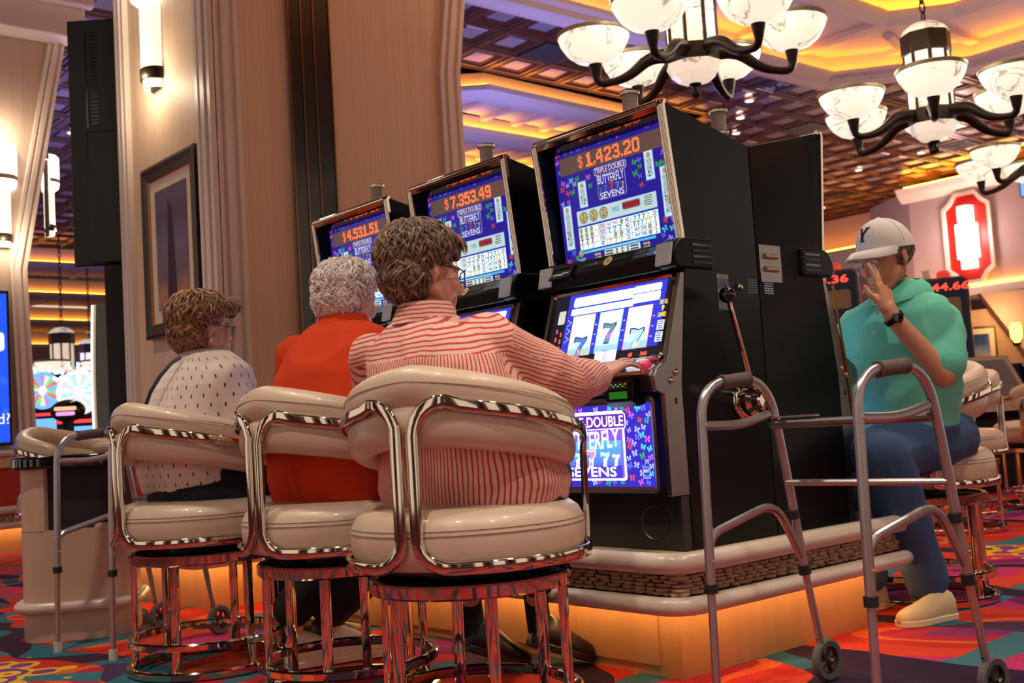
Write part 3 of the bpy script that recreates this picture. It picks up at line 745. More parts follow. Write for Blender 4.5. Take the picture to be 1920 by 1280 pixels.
def fine_lines(P, x, y, w, h, n, col, layer, rnd):
    for i in range(n): P.rect(x + rnd.uniform(-.06, .06) * w, y + h / 2 - (i + 0.5) * h / n, w * rnd.uniform(0.6, 0.95), h / n * 0.4, col, layer)
def logo(P, cx, cy, w, h, lay, bright=1.0):
    """TRIPLE DOUBLE / BUTTERFLY / SEVENS title block, w x h"""
    wh = tuple(1.5 * bright * c for c in (0.9, 0.95, 1.1)); dk = (0.05, 0.02, 0.25)
    P.rect(cx, cy + 0.02 * h, w * 0.92, h * 0.92, (0.8 * bright, 0.8 * bright, 1.1 * bright), lay, 0.01)
    P.rect(cx, cy + 0.02 * h, w * 0.895, h * 0.895, (0.10 * bright, 0.05 * bright, 0.75 * bright), lay + 1, 0.009)
    P.rect(cx, cy + 0.37 * h, w * 1.06, h * 0.22, wh, lay + 1, 0.008); P.rect(cx, cy + 0.37 * h, w * 1.035, h * 0.195, (0.22 * bright, 0.06 * bright, 0.42 * bright), lay + 2, 0.007)
    P.text('TRIPLE DOUBLE', cx, cy + 0.38 * h, h * 0.15, wh, lay + 4, w * 0.99, 0.008)
    P.text('BUTTERFLY', cx, cy + 0.10 * h, h * 0.25, wh, lay + 4, w * 0.86, 0.012, 0, h * 0.03)
    for k, (sx, c, sz) in enumerate([(-.36, (0.05, 0.5, 0.12), 0.15), (-.2, (0.12, 0.3, 1.0), 0.19), (0.0, (0.85, 0.12, 0.04), 0.25), (.2, (0.1, 0.65, 1.1), 0.19), (.36, (1.0, 0.85, 0.1), 0.15)]):
        P.seven(cx + sx * w, cy - 0.13 * h - abs(sx) * 0.10 * h, h * sz, tuple(q * bright for q in c), lay + 6, wh if bright > 1.3 else (0.03, 0.02, 0.1))
    P.text('SEVENS', cx, cy - 0.335 * h, h * 0.175, wh, lay + 8, w * 0.78, 0.015)
def butterflies(P, w, h, n, rnd, avoid, bright=1.0):
    cols = [(0.05, 0.5, 0.08), (0.8, 0.10, 0.04), (0.15, 0.2, 1.0), (0.5, 0.45, 1.2), (0.1, 0.8, 0.9), (0.7, 0.15, 0.9), (0.45, 0.6, 1.2)]
    k = 0; used = []; n *= 5
    while k < n:
        x, y = rnd.uniform(-w / 2 + 0.012, w / 2 - 0.012), rnd.uniform(-h / 2 + 0.012, h / 2 - 0.012)
        k += 1
        if any((x - qx) ** 2 + (y - qy) ** 2 < 0.021 ** 2 for qx, qy in used): continue
        if any(abs(x - a) < b / 2 + 0.008 and abs(y - c) < d / 2 + 0.008 for a, c, b, d in avoid): continue
        used.append((x, y)); P.butterfly(x, y, rnd.uniform(0.016, 0.022), tuple(q * bright for q in rnd.choice(cols)), rnd.uniform(-.5, .5), 1)
MW = 0.62
def glyph_panel_top(root):
    # slanted top glass: from (x .345,z .985) up to (x .385,z 1.395)
    a = Vector((0.338, 0, 0.975)); b = Vector((0.365, 0, 1.40)); v = (b - a).normalized(); u = Vector((0, 1, 0)); n = u.cross(v)
    Hh = (b - a).length; w = 0.55
    P = Print((a + b) / 2, u, v, n); rnd = random.Random(5)
    P.rect(0, 0, w, Hh, Cb, 0)
    led_y = 0.143; logo_c = (-0.005, 0.048)
    av = [(0, led_y, 0.48, 0.085), (logo_c[0], logo_c[1] - 0.01, 0.19, 0.15), (0, -0.105, 0.38, 0.20), (-0.15, 0.03, 0.05, 0.10), (0.175, 0.065, 0.05, 0.10), (-0.235, -0.075, 0.06, 0.16), (0.235, -0.035, 0.06, 0.17), (0, -0.19, 0.2, 0.05)]
    butterflies(P, w, Hh, 210, rnd, av)
    logo(P, logo_c[0], logo_c[1], 0.148, 0.125, 3, 0.75)
    for cx, cy, h2 in ((-0.15, 0.03, 0.09), (0.175, 0.065, 0.095), (-0.238, -0.075, 0.155), (0.238, -0.035, 0.165)):
        P.rect(cx, cy, 0.043, h2 + 0.006, (0.1, 0.4, 1.4), 2); P.rect(cx, cy, 0.038, h2, (0.95, 1.15, 1.2), 3)
        medal(P, cx, cy + h2 / 2 - 0.014, 0.009, 4); fine_lines(P, cx, cy - 0.008, 0.03, h2 - 0.035, int(h2 / 0.006), (0.12, 0.15, 0.2), 4, rnd)
        for q in range(3): P.disc(cx + rnd.uniform(-.01, .01), cy - h2 * (0.1 + 0.14 * q), 0.0035, (0.03, 0.03, 0.12), 5, 6)
        if h2 > 0.14: medal(P, cx, cy - h2 * 0.15, 0.009, 5)
    # pay table
    P.rect(0, -0.052, 0.385, 0.056, (0.1, 0.35, 1.3), 2); P.rect(0, -0.052, 0.38, 0.052, (0.85, 1.05, 1.0), 3)
    for i, x in enumerate((-0.158, -0.108, -0.058)): medal(P, x, -0.052, 0.021, 4)
    P.text('WINS', 0.0, -0.050, 0.019, (0.05, 0.6, 0.95), 5, 0.036, 0.03)
    P.rect(0.075, -0.047, 0.088, 0.03, (0.2, 0.9, 1.1), 4, 0.008); P.rect(0.075, -0.047, 0.082, 0.025, (0.7, 0.06, 0.05), 5, 0.007); P.text('PROGRESSIVE', 0.075, -0.047, 0.015, (0.06, 0.01, 0.06), 6, 0.075, 0.02)
    fine_lines(P, 0.154, -0.048, 0.05, 0.036, 5, (0.1, 0.12, 0.15), 5, rnd)
    P.rect(0, -0.125, 0.385, 0.083, (0.1, 0.35, 1.3), 2); P.rect(0, -0.125, 0.38, 0.079, Cw, 3)
    for x in (-0.055, 0.065): P.rect(x, -0.125, 0.0015, 0.079, (0.05, 0.1, 0.4), 4)
    for k in range(1, 4): P.rect(0, -0.125 + 0.0395 - k * 0.0197, 0.37, 0.0012, (0.05, 0.1, 0.4), 4)
    yv = [-0.125 + 0.0395 - (k + 0.5) * 0.0197 for k in range(4)]
    for k, t in enumerate(('2000', '1500', '150', '80')): P.text(t, -0.075, yv[k], 0.015, (0.42, 0.01, 0.12), 6, 0.008 * len(t), 0.02)
    for k, t in enumerate(('45', '40', '30', '25')): P.text(t, 0.048, yv[k], 0.015, (0.30, 0.01, 0.30), 6, 0.017, 0.02)
    for k, t in enumerate(('20', '5', '3', '2')): P.text(t, 0.176, yv[k], 0.015, (0.42, 0.01, 0.12), 6, 0.008 * len(t), 0.02)
    for k in (0, 1):
        for i in range(3): medal(P, -0.178 + i * 0.026, yv[k], 0.0088, 5)
    for k, c in ((2, Cr), (3, (1.1, 1.0, 0.7))):
        for i in range(3): P.seven(-0.178 + i * 0.026, yv[k], 0.015, c, 5, Ck)
    P.text('ANY TWO', -0.022, yv[0], 0.012, (0.42, 0.01, 0.12), 6, 0.05, 0.02); medal(P, 0.022, yv[0], 0.0085, 5)
    for k, c in ((1, (0.1, 0.6, 1.2)), (3, Cy)):
        for i in range(3): P.seven(-0.04 + i * 0.027, yv[k], 0.015, c, 5, Ck)
    for i in range(2): medal(P, -0.012 + i * 0.028, yv[2], 0.0085, 5)
    for i in range(4): P.seven(0.085 + i * 0.02, yv[0], 0.013, Cg if i < 3 else Cy, 5, Ck)
    for i in range(5): P.seven(0.08 + i * 0.018, yv[1], 0.013, [Cr, Cg, (0.1, 0.6, 1.2), Cy, Cy][i], 5, Ck)
    for k in (2, 3): P.text('ANY ONE', 0.105, yv[k], 0.012, (0.02, 0.12, 0.12), 6, 0.056, 0.02); medal(P, 0.148, yv[k], 0.0085, 5)
    P.rect(-0.01, -0.174, 0.36, 0.009, (0.12, 0.75, 1.25), 3, 0.004); fine_lines(P, -0.01, -0.174, 0.33, 0.006, 1, (0.95, 1.2, 1.3), 4, rnd)
    P.rect(0.01, -0.1965, 0.17, 0.032, (1.0, 1.2, 1.1), 3)
    for i in range(3):
        for j in range(3): P.disc(-0.015 + i * 0.026, -0.1965 + (j - 1) * 0.0098, 0.005, (0.22, 0.22, 0.16), 4, 8)
        P.rect(-0.052, -0.1965 + (i - 1) * 0.0098, 0.036, 0.006, (0.2, 0.1, 0.1), 4); P.rect(0.068, -0.1965 + (i - 1) * 0.0098, 0.038, 0.006, (0.14, 0.14, 0.3), 4)
    P.text('PLAY ALL', -0.108, -0.1885, 0.009, Cy, 4, 0.03, 0.04); P.text('9 LINES', -0.108, -0.2015, 0.009, Cy, 4, 0.03, 0.04)
    P.text('PLAY ALL', 0.125, -0.1885, 0.009, Cy, 4, 0.03, 0.04); P.text('9 LINES', 0.125, -0.2015, 0.009, Cy, 4, 0.03, 0.04)
    medal(P, -0.19, -0.175, 0.013, 4); fine_lines(P, -0.19, -0.2, 0.045, 0.018, 3, (0.7, 0.8, 1.1), 3, rnd)
    g = P.build('top_glass', 'print_lit_dim', root); g['label'] = 'blue backlit top glass with pay table and butterflies'
    # LED board
    bd = MB(); c = (a + b) / 2 + v * led_y; bd.obox(c + n * 0.004, u * 0.245, v * 0.031, n * 0.004); lb = bd.build('display_board', 'led_board', root, bevel=0.002)
    return (c + n * 0.0085, u, v, n, lb)
def make_machine():
    root = thing('slot_machine', 'x', 'slot machine')
    hw = MW / 2
    # black cabinet with two side cheeks proud of the fronts
    side = fillet([(0, 0, 0), (0.425, 0, 0), (0.425, 0, 0.52), (0.375, 0, 0.88), (0.375, 0, 0.97), (0.428, 0, 1.425), (0, 0, 1.325)], [0, 0, 0.02, 0.02, 0.05, 0.02, 0])
    sp = [(p.x, p.z) for p in side]
    # filleting drops end points in place, so close with the plain corners
    body = MB(); body.prism(sp, -hw + 0.02, hw - 0.02, 'y')
    # replace the body front: thinner core, cheeks carry the outline
    body = MB(); body.prism([(0.0, 0.0), (0.41, 0.0), (0.41, 0.5), (0.33, 0.87), (0.31, 0.98), (0.335, 1.38), (0.0, 1.315)], -hw + 0.02, hw - 0.02, 'y'); body.build('cabinet', 'black_plastic', root, smooth=False)
    for s in (-1, 1):
        ck = MB(); ck.prism(sp, s * (hw - 0.022), s * hw, 'y'); ck.build('side_panel', 'weave_black', root, smooth=False, bevel=0.002)
        tr = MB(); e = [(p.x, s * hw * 0.985, p.z) for p in side if p.z > 0.93] 
        e = [q for q in e if q[0] > 0.3]
        tr.tube(e, 1.0, sec=[(0.008, -0.014), (0.012, -0.008), (0.012, 0.008), (0.008, 0.014), (-0.004, 0.014), (-0.004, -0.014)], nrm=[(1, 0, 0.05)] * len(e)); tr.build('edge_trim', 'chrome', root)
    # hood along the top edge, glossy underside mirrors the display
    hd = MB(); hd.prism([(0.33, 1.375), (0.425, 1.395), (0.437, 1.41), (0.43, 1.428), (0.33, 1.405)], -hw + 0.02, hw - 0.02, 'y'); hd.build('hood', 'chrome', root, smooth=False)
    ht = MB(); ht.tube([(0.427, -hw + 0.012, 1.418), (0.427, hw - 0.012, 1.418)], 0.0135, 12); ht.build('hood_bar', 'chrome', root)
    un = MB(); un.prism([(0.335, 1.372), (0.42, 1.39), (0.335, 1.376)], -hw + 0.022, hw - 0.022, 'y'); un.build('hood_underside', 'black_gloss', root, smooth=False)
    tp = MB(); tp.prism([(0.0, 1.315), (0.33, 1.395), (0.33, 1.405), (0.0, 1.327)], -hw + 0.02, hw - 0.02, 'y'); tp.build('roof', 'black_matte', root, smooth=False)
    led = glyph_panel_top(root)
    # console bar with ticket printer, card reader, key pad and speaker ends
    bar = MB(); bar.prism([(0.30, 0.885), (0.42, 0.885), (0.432, 0.93), (0.40, 0.975), (0.30, 0.978)], -hw + 0.06, hw - 0.06, 'y'); ob = bar.build('console_bar', 'black_plastic', root, smooth=False, bevel=0.004)
    nb = Vector((0.045, 0, 0.032)).normalized(); vb = Vector((-0.032, 0, 0.045)).normalized(); cbar = Vector((0.417, 0, 0.951))
    tk = MB(); tk.obox(cbar + Vector((0.004, -0.205, -0.012)), Vector((0, 0.055, 0)), vb * 0.030, nb * 0.012); t_ = tk.build('ticket_printer', 'black_plastic', root, bevel=0.003)
    P = Print(cbar + Vector((0.004, -0.205, -0.012)) + nb * 0.0125, (0, 1, 0), vb, nb)
    P.rect(0, 0.012, 0.08, 0.008, (0.0, 0.0, 0.0), 1); P.text('CASHOUT', -0.018, -0.013, 0.006, (0.8, 0.8, 0.7), 1, 0.034); P.text('TICKET', 0.032, -0.010, 0.006, (0.8, 0.8, 0.7), 1, 0.022)
    P.poly([(0.0, -0.018), (0.004, -0.010), (0.008, -0.018)], (0.1, 1.6, 0.2), 2); P.rect(0.015, -0.012, 0.008, 0.012, (0.7, 0.1, 1.4), 2); P.build('ticket_lettering', 'print_lit', t_)
    P = Print(cbar + nb * 0.0015, (0, 1, 0), vb, nb)
    P.rect(-0.055, 0.0, 0.10, 0.018, (0.012, 0.012, 0.012), 1); P.rect(-0.075, 0.0, 0.03, 0.009, (0.03, 0.10, 0.03), 2); P.rect(-0.045, 0.0, 0.012, 0.010, (0.5, 0.1, 0.7), 2)
    P.rect(0.075, 0.0, 0.075, 0.012, (0.004, 0.004, 0.004), 1); P.disc(0.015, 0.0, 0.021, (0.30, 0.20, 0.04), 2, 18); P.disc(0.015, 0.0, 0.018, (0.85, 0.7, 0.25), 3, 18); P.text('S', 0.015, 0, 0.018, (0.08, 0.12, 0.3), 4, 0.012, 0.03)
    P.build('card_reader', 'print_flat', ob)
    P = Print(cbar + Vector((0, 0.19, 0)) + nb * 0.003, (0, 1, 0), vb, nb); P.rect(0, 0, 0.105, 0.040, (0.03, 0.03, 0.04), 0, 0.004)
    for i in range(5):
        for j in range(2): P.text('1234567890'[j * 5 + i], -0.040 + i * 0.013, 0.009 - j * 0.018, 0.008, (0.75, 0.65, 0.6), 2)
    P.rect(0.028, 0, 0.026, 0.034, (0.03, 0.16, 0.5), 1); P.rect(0.046, 0.009, 0.012, 0.014, (0.75, 0.15, 0.06), 1); P.rect(0.046, -0.009, 0.010, 0.012, (0.7, 0.65, 0.6), 1); P.build('key_pad', 'print_flat', ob)
    for s in (-1, 1):
        sk = MB(); pr = fillet([(0.24, 0, 0.885), (0.425, 0, 0.885), (0.435, 0, 0.935), (0.40, 0, 0.985), (0.24, 0, 0.985)], [0, 0.02, 0.02, 0.025, 0])
        sk.prism([(p.x, p.z) for p in pr], s * (hw - 0.065), s * (hw + 0.012), 'y'); so = sk.build('speaker', 'black_plastic', root, smooth=False, bevel=0.008, seg=3)
        gr = MB(); gr.obox(Vector((0.4365, s * (hw - 0.028), 0.932)) , Vector((0, 0.034, 0)), Vector((-0.008, 0, 0.036)), Vector((0.004, 0, 0.001))); gr.build('speaker_grille', 'speaker_mesh', so, bevel=0.006, seg=3)
        for k in range(4):
            lv = MB(); lv.obox(Vector((0.30 + 0.0, s * (hw + 0.013), 0.905 + k * 0.019)), Vector((0.045, 0, 0)), Vector((0, 0.002, 0)), Vector((0, 0, 0.004))); lv.build('louvre', 'black_gloss' if k % 2 else 'steel_dark', so)
    # steel door, reel window, button deck, belly glass
    dp = [(0.415, 0.172), (0.505, 0.172), (0.507, 0.485), (0.545, 0.500), (0.55, 0.545), (0.535, 0.565), (0.482, 0.598), (0.392, 0.875), (0.34, 0.875), (0.405, 0.5)]
    for s in (-1, 1):
        dr = MB(); dr.prism(dp, s * (hw - 0.022), s * (hw - 0.002), 'y'); d_ = dr.build('door_cheek', 'steel', root, smooth=False, bevel=0.003)
        for (x, z) in ((0.475, 0.53), (0.45, 0.555)):
            k = MB(); k.lathe([(0.011, 0), (0.011, 0.004), (0.007, 0.007), (0.0, 0.0075)], (x, s * (hw - 0.002), z), 14, (0, s, 0)); k.build('door_lock', 'chrome', d_)
        k = MB(); k.box(0.455, 0.459, s * (hw - 0.001) - 0.002, s * (hw - 0.001) + 0.002, 0.455, 0.475); k.build('key_slot', 'black_matte', d_)
    core = MB(); core.prism([(0.40, 0.172), (0.49, 0.172), (0.49, 0.485), (0.53, 0.5), (0.535, 0.55), (0.47, 0.588), (0.372, 0.86), (0.34, 0.87), (0.40, 0.5)], -hw + 0.022, hw - 0.022, 'y'); core.build('door_core', 'steel_dark', root, smooth=False)
    # reel window
    a = Vector((0.4755, 0, 0.598)); b = Vector((0.382, 0, 0.868)); v = (b - a).normalized(); n = Vector((0, 1, 0)).cross(v); c = (a + b) / 2 + n * 0.002; Hh = (b - a).length
    P = Print(c, (0, 1, 0), v, n); rnd = random.Random(9); w = 0.545; h = Hh - 0.02
    P.rect(0, 0, w, h, (0.015, 0.015, 0.03), 0); P.rect(0.02, 0.02, 0.46, h * 0.86, (0.05, 0.05, 0.75), 1)
    P.rect(-0.04, h / 2 - 0.028, 0.29, 0.036, (1.2, 1.9, 2.4), 2, 0.01); P.rect(-0.04, h / 2 - 0.064, 0.30, 0.024, (1.9, 2.1, 2.3), 3, 0.004); P.rect(0.165, h / 2 - 0.020, 0.125, 0.026, (1.2, 1.9, 2.4), 2, 0.006); P.rect(0.165, h / 2 - 0.052, 0.125, 0.032, (1.9, 2.1, 2.3), 2, 0.006); P.text('25 1 3', 0.18, h / 2 - 0.052, 0.011, (2.4, 0.5, 1.2), 3, 0.045)
    RX = (-0.118, 0.015, 0.148)
    for i, x in enumerate(RX):
        P.rect(x, -0.022, 0.112, 0.150, (0.9, 0.9, 0.1) if i == 0 else ((0.1, 0.7, 0.9) if i == 1 else (0.9, 0.15, 0.2)), 2)
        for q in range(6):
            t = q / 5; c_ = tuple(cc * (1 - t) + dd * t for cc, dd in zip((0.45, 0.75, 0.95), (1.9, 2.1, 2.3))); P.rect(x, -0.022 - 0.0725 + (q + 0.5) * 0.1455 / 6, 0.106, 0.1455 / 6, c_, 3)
        for q in range(3): P.rect(x + 0.066, -0.06 + q * 0.035, 0.008, 0.002, (2, 2, 2.4), 3)
    P.seven(RX[0], -0.065, 0.066, (0.10, 0.26, 0.80), 4, (0.04, 0.06, 0.16)); P.butterfly(RX[0] + 0.008, -0.085, 0.024, (1.4, 0.5, 0.25), 0, 6); P.disc(RX[0], 0.012, 0.022, (1.6, 2.2, 2.6), 4)
    P.seven(RX[1], -0.028, 0.066, (0.18, 0.32, 0.45), 4, (0.06, 0.09, 0.16)); P.butterfly(RX[1] + 0.006, -0.04, 0.022, (0.9, 0.2, 0.9), 0, 6); P.seven(RX[1], -0.105, 0.03, (0.6, 0.8, 1.1), 4, (0.14, 0.18, 0.3))
    P.seven(RX[2], -0.062, 0.068, (0.55, 0.80, 1.0), 4, (0.03, 0.06, 0.18)); P.butterfly(RX[2] + 0.006, -0.085, 0.022, (1.5, 0.9, 0.5), 0, 6)
    for i, t in enumerate(('PLAY ALL', '9', 'LINES')): P.text(t, 0.248, 0.055 - i * 0.022, 0.016 if i != 1 else 0.02, Cy, 3, 0.034 if i != 1 else 0.012, 0.03)
    for q in range(2): P.rect(0.25, -0.025 - q * 0.04, 0.032, 0.034, (0.8, 0.9, 1.0), 3); fine_lines(P, 0.25, -0.025 - q * 0.04, 0.026, 0.03, 4, (0.1, 0.1, 0.3), 4, rnd)
    P.rect(-0.235, 0.055, 0.035, 0.05, (0.75, 0.68, 0.6), 3, 0.004)
    for q in range(3): P.line((-0.20, -0.03 + q * 0.03 + 0.012), (-0.18, -0.03 + q * 0.03), 0.002, (1.0, 1.0, 1.4), 3); P.line((-0.20, -0.03 + q * 0.03 - 0.012), (-0.18, -0.03 + q * 0.03), 0.002, (1.0, 1.0, 1.4), 3)
    for q, (x, y) in enumerate([(-0.248, 0.005), (-0.225, -0.008), (-0.248, -0.025), (-0.225, -0.034), (-0.225, -0.06)]): P.text('S', x, y, 0.016, (2.6, 0.22, 0.08), 3, 0.009, 0.03)
    P.rect(0.02, -0.122, 0.5, 0.04, (0.02, 0.015, 0.02), 2); P.rect(0.02, -0.118, 0.10, 0.052, (2.4, 2.5, 2.8), 4); P.text('1c', 0.02, -0.115, 0.03, (2.2, 0.15, 0.9), 5, 0.022)
    P.text('45', 0.135, -0.116, 0.014, (2.6, 0.2, 0.08), 4, 0.02, 0.03); P.text('366', 0.195, -0.116, 0.014, (2.6, 0.2, 0.08), 4, 0.03, 0.03); P.text('CREDITS', 0.195, -0.131, 0.006, (0.9, 0.8, 0.7), 4); P.text('TOTAL BET', 0.25, -0.131, 0.006, (0.9, 0.8, 0.7), 4)
    fine_lines(P, -0.13, -0.115, 0.14, 0.02, 3, (0.5, 0.5, 0.5), 4, rnd); P.rect(-0.15, -0.133, 0.14, 0.010, (0.03, 0.15, 0.6), 4)
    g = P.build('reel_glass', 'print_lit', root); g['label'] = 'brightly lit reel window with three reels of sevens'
    fr = MB(); frame_ring(fr, P, w, h, 0.016, 0.016, 0.022); fr.build('reel_frame', 'chrome', root)
    # button deck
    dk = MB(); dk.prism([(0.46, 0.57), (0.551, 0.545), (0.556, 0.555), (0.545, 0.566), (0.484, 0.597), (0.47, 0.59)], -hw + 0.02, hw - 0.02, 'y'); od = dk.build('button_deck', 'chrome', root, smooth=False, bevel=0.002)
    dn = Vector((0.031, 0, 0.061)).normalized(); dv = Vector((-0.061, 0, 0.031)).normalized()
    for k, (y, wd, c_) in enumerate([(-0.22, 0.022, 'w'), (-0.17, 0.022, 'w'), (-0.12, 0.022, 'w'), (-0.07, 0.022, 'w'), (-0.02, 0.022, 'w'), (0.185, 0.026, 'w'), (0.24, 0.022, 'r')]):
        bt = MB(); bt.obox(Vector((0.514, y, 0.582)) + dn * 0.006, Vector((0, wd / 2 * 1.5, 0)), dv * 0.014, dn * 0.007); bt.build('button', 'button_white' if c_ == 'w' else 'button_red', od, bevel=0.004, seg=2)
    bt = MB(); bt.obox(Vector((0.514, 0.115, 0.582)) + dn * 0.008, Vector((0, 0.042, 0)), dv * 0.022, dn * 0.010); bo = bt.build('spin_button', 'black_gloss', od, bevel=0.004)
    bt = MB(); bt.obox(Vector((0.514, 0.115, 0.582)) + dn * 0.0185, Vector((0, 0.034, 0)), dv * 0.017, dn * 0.002); bt.build('button_cap', 'button_white', bo, bevel=0.002)
    # bill acceptor under the deck
    ba = MB(); ba.prism([(0.49, 0.465), (0.535, 0.455), (0.567, 0.475), (0.562, 0.54), (0.49, 0.55)], 0.105, 0.225, 'y'); oa = ba.build('bill_acceptor', 'black_plastic', root, smooth=False, bevel=0.006)
    P = Print((0.5655, 0.165, 0.508), (0, 1, 0), (-0.08, 0, 0.997), (1, 0, 0.08)); P.rect(0, 0.016, 0.085, 0.018, (0.01, 0.015, 0.01), 1)
    for q in range(7): P.rect(-0.03 + q * 0.01, 0.02 - 0.006 * (q % 2), 0.005, 0.003, [(0.9, 0.6, 0.1), (0.3, 0.7, 0.1)][q % 2], 2)
    P.rect(0.0, -0.014, 0.08, 0.024, (0.015, 0.13, 0.01), 1); P.rect(0.0, -0.001, 0.085, 0.004, (0, 0, 0), 2); P.build('bill_slot', 'print_lit', oa)
    # belly glass
    P = Print((0.5075, -0.005, 0.335), (0, 1, 0), (0, 0, 1), (1, 0, 0)); w, h = 0.51, 0.265
    P.rect(0, 0, w, h, (0.05, 0.03, 0.60), 0); butterflies(P, w, h, 230, random.Random(11), [(-0.03, 0, 0.32, 0.215)], 1.1)
    for s_ in (1.06, 1.0): P.rect(-0.03, 0.0, 0.30 * s_, 0.212 * s_, (2.4, 2.8, 3.2) if s_ > 1 else (0.30, 0.12, 1.6), 2 if s_ > 1 else 3, 0.01)
    for q in range(8):
        t = q / 7; P.rect(-0.03, -0.085 + q * 0.0135, 0.285, 0.0137, tuple(a_ * (1 - t) + b_ * t for a_, b_ in zip((0.10, 0.08, 0.9), (0.14, 0.55, 1.3))), 4)
    P.rect(-0.03, 0.079, 0.335, 0.052, (2.2, 2.5, 2.9), 4, 0.01); P.rect(-0.03, 0.079, 0.328, 0.046, (0.16, 0.03, 0.5), 5, 0.008); P.text('TRIPLE DOUBLE', -0.03, 0.079, 0.034, (3.0, 3.1, 3.3), 6, 0.315, 0.010)
    P.text('BUTTERFLY', -0.03, 0.018, 0.058, (3.2, 3.3, 3.5), 6, 0.27, 0.012, 0, 0.010)
    for k, (sx, c_, sz) in enumerate([(-.115, (0.4, 1.6, 1.2), .036), (-.065, (0.5, 1.4, 2.4), .044), (0.0, (2.4, 0.3, 0.5), .054), (.065, (0.5, 1.8, 2.6), .044), (.115, (1.6, 2.0, 2.4), .036)]): P.seven(-0.03 + sx, -0.040 - abs(sx) * 0.06, sz * 0.9, c_, 8, (2.8, 3.2, 3.4)); P.butterfly(-0.03 + sx, -0.048, sz * 0.35, (2.6, 0.9, 1.2), 0, 10)
    P.rect(-0.03, -0.084, 0.28, 0.040, (0.10, 0.05, 0.7), 7); P.text('SEVENS', -0.03, -0.084, 0.032, (3.0, 3.1, 3.3), 12, 0.23, 0.012)
    P.rect(0.215, -0.085, 0.03, 0.03, (0.6, 0.75, 1.6), 3, 0.008); P.rect(0.215, -0.085, 0.026, 0.026, (0.05, 0.05, 0.7), 4, 0.007); P.text('IGT', 0.215, -0.083, 0.010, (0.9, 1.0, 1.6), 5, 0.022, 0.05); P.rect(0.215, -0.105, 0.034, 0.003, (0.6, 0.75, 1.4), 3)
    g = P.build('belly_glass', 'print_lit', root); g['label'] = 'blue backlit belly glass with game title'
    fr = MB(); frame_ring(fr, P, w, h, 0.02, 0.012, 0.024); fr.build('belly_frame', 'steel', root)
    # kick panel with speaker emboss
    kp = MB(); kp.box(0.40, 0.462, -hw + 0.004, hw - 0.004, 0.0, 0.172); kb = kp.build('kick_panel', 'steel_dark', root, bevel=0.004)
    k = MB(); k.lathe([(0.058, 0.0), (0.058, 0.002), (0.053, 0.004), (0.05, 0.001), (0.0, 0.001)], (0.462, 0.185, 0.085), 28, (1, 0, 0)); k.build('speaker_disc', 'steel_dark', kb)
    k = MB(); k.lathe([(0.058, 0.0), (0.058, 0.002), (0.053, 0.004), (0.05, 0.001), (0.0, 0.001)], (0.462, -0.185, 0.085), 28, (1, 0, 0)); k.build('speaker_disc', 'steel_dark', kb)
    # signal candle on the roof
    cx, cy = 0.31, 0.066
    k = MB(); k.lathe([(0.030, 1.355), (0.030, 1.44), (0.0, 1.44)], (cx, cy, 0), 20); kc = k.build('signal_candle', 'white_ribbed', root)
    k = MB(); k.lathe([(0.033, 1.44), (0.034, 1.447), (0.033, 1.455), (0.027, 1.455), (0.027, 1.53), (0.0, 1.53)], (cx, cy, 0), 20); k.build('candle_lens', 'white_ribbed', kc)
    for z in (1.447, 1.53):
        k = MB(); k.lathe([(0.029, -0.006), (0.034, -0.006), (0.035, 0.0), (0.034, 0.006), (0.0, 0.007)], (cx, cy, z), 20); k.build('candle_band', 'chrome', kc)
    # pull handle on the player's right
    hx, hz = 0.135, 0.452
    hn = MB(); hn.lathe([(0.060, 0.0), (0.060, 0.012), (0.052, 0.018), (0.045, 0.02), (0.045, 0.03), (0.05, 0.034), (0.05, 0.05), (0.036, 0.062), (0.033, 0.085), (0.026, 0.092), (0.0, 0.093)], (hx, hw, hz), 26, (0, 1, 0)); hb = hn.build('handle_hub', 'chrome', root)
    tip = Vector((hx + 0.105, hw + 0.055, hz + 0.345))
    hn = MB(); hn.tube([(hx, hw + 0.045, hz + 0.02), (hx + 0.03, hw + 0.05, hz + 0.12), tip], [0.013, 0.010, 0.008], 10); hn.build('handle_rod', 'chrome', hb)
    hn = MB(); hn.ball(tip, 0.027, 16, 10); hn.build('handle_knob', 'black_gloss', hb)
    # sticker, bolt and vent grid of flat blue dots on the side by the handle
    P = Print((0.19, hw + 0.0008, 0.815), (-1, 0, 0), (0, 0, 1), (0, 1, 0)); rnd = random.Random(2); P.rect(0, 0, 0.06, 0.12, (0.10, 0.10, 0.11), 0)
    for q in range(5): P.rect(0, 0.05 - q * 0.024, 0.056, 0.012, [(0.35, 0.35, 0.4), (0.08, 0.1, 0.3), (0.3, 0.3, 0.32), (0.03, 0.03, 0.03), (0.25, 0.24, 0.24)][q], 1); fine_lines(P, 0, 0.05 - q * 0.024, 0.05, 0.01, 3, (0.05, 0.05, 0.05), 2, rnd)
    P.build('side_sticker', 'print_flat', root)
    k = MB(); k.lathe([(0.013, 0), (0.012, 0.006), (0.0, 0.009)], (0.105, hw, 0.835), 14, (0, 1, 0)); k.build('side_bolt', 'chrome', root)
    P = Print((0.036, hw + 0.0008, 0.838), (-1, 0, 0), (0, 0, 1), (0, 1, 0))
    for i in range(6):
        for j in range(6): P.disc(-0.021 + i * 0.0085, -0.021 + j * 0.0085, 0.003, (0.14, 0.26, 0.33), 1, 6)
    P.build('vent_grid', 'print_flat', root)
    return root, led
mat('button_white', '#d8dde6', 0.3, emit=(0.75, 0.9, 1.2), estr=0.7)
mat('button_red', '#c02030', 0.3, emit=(1.0, 0.1, 0.2), estr=0.3)
mach, ledf = make_machine()
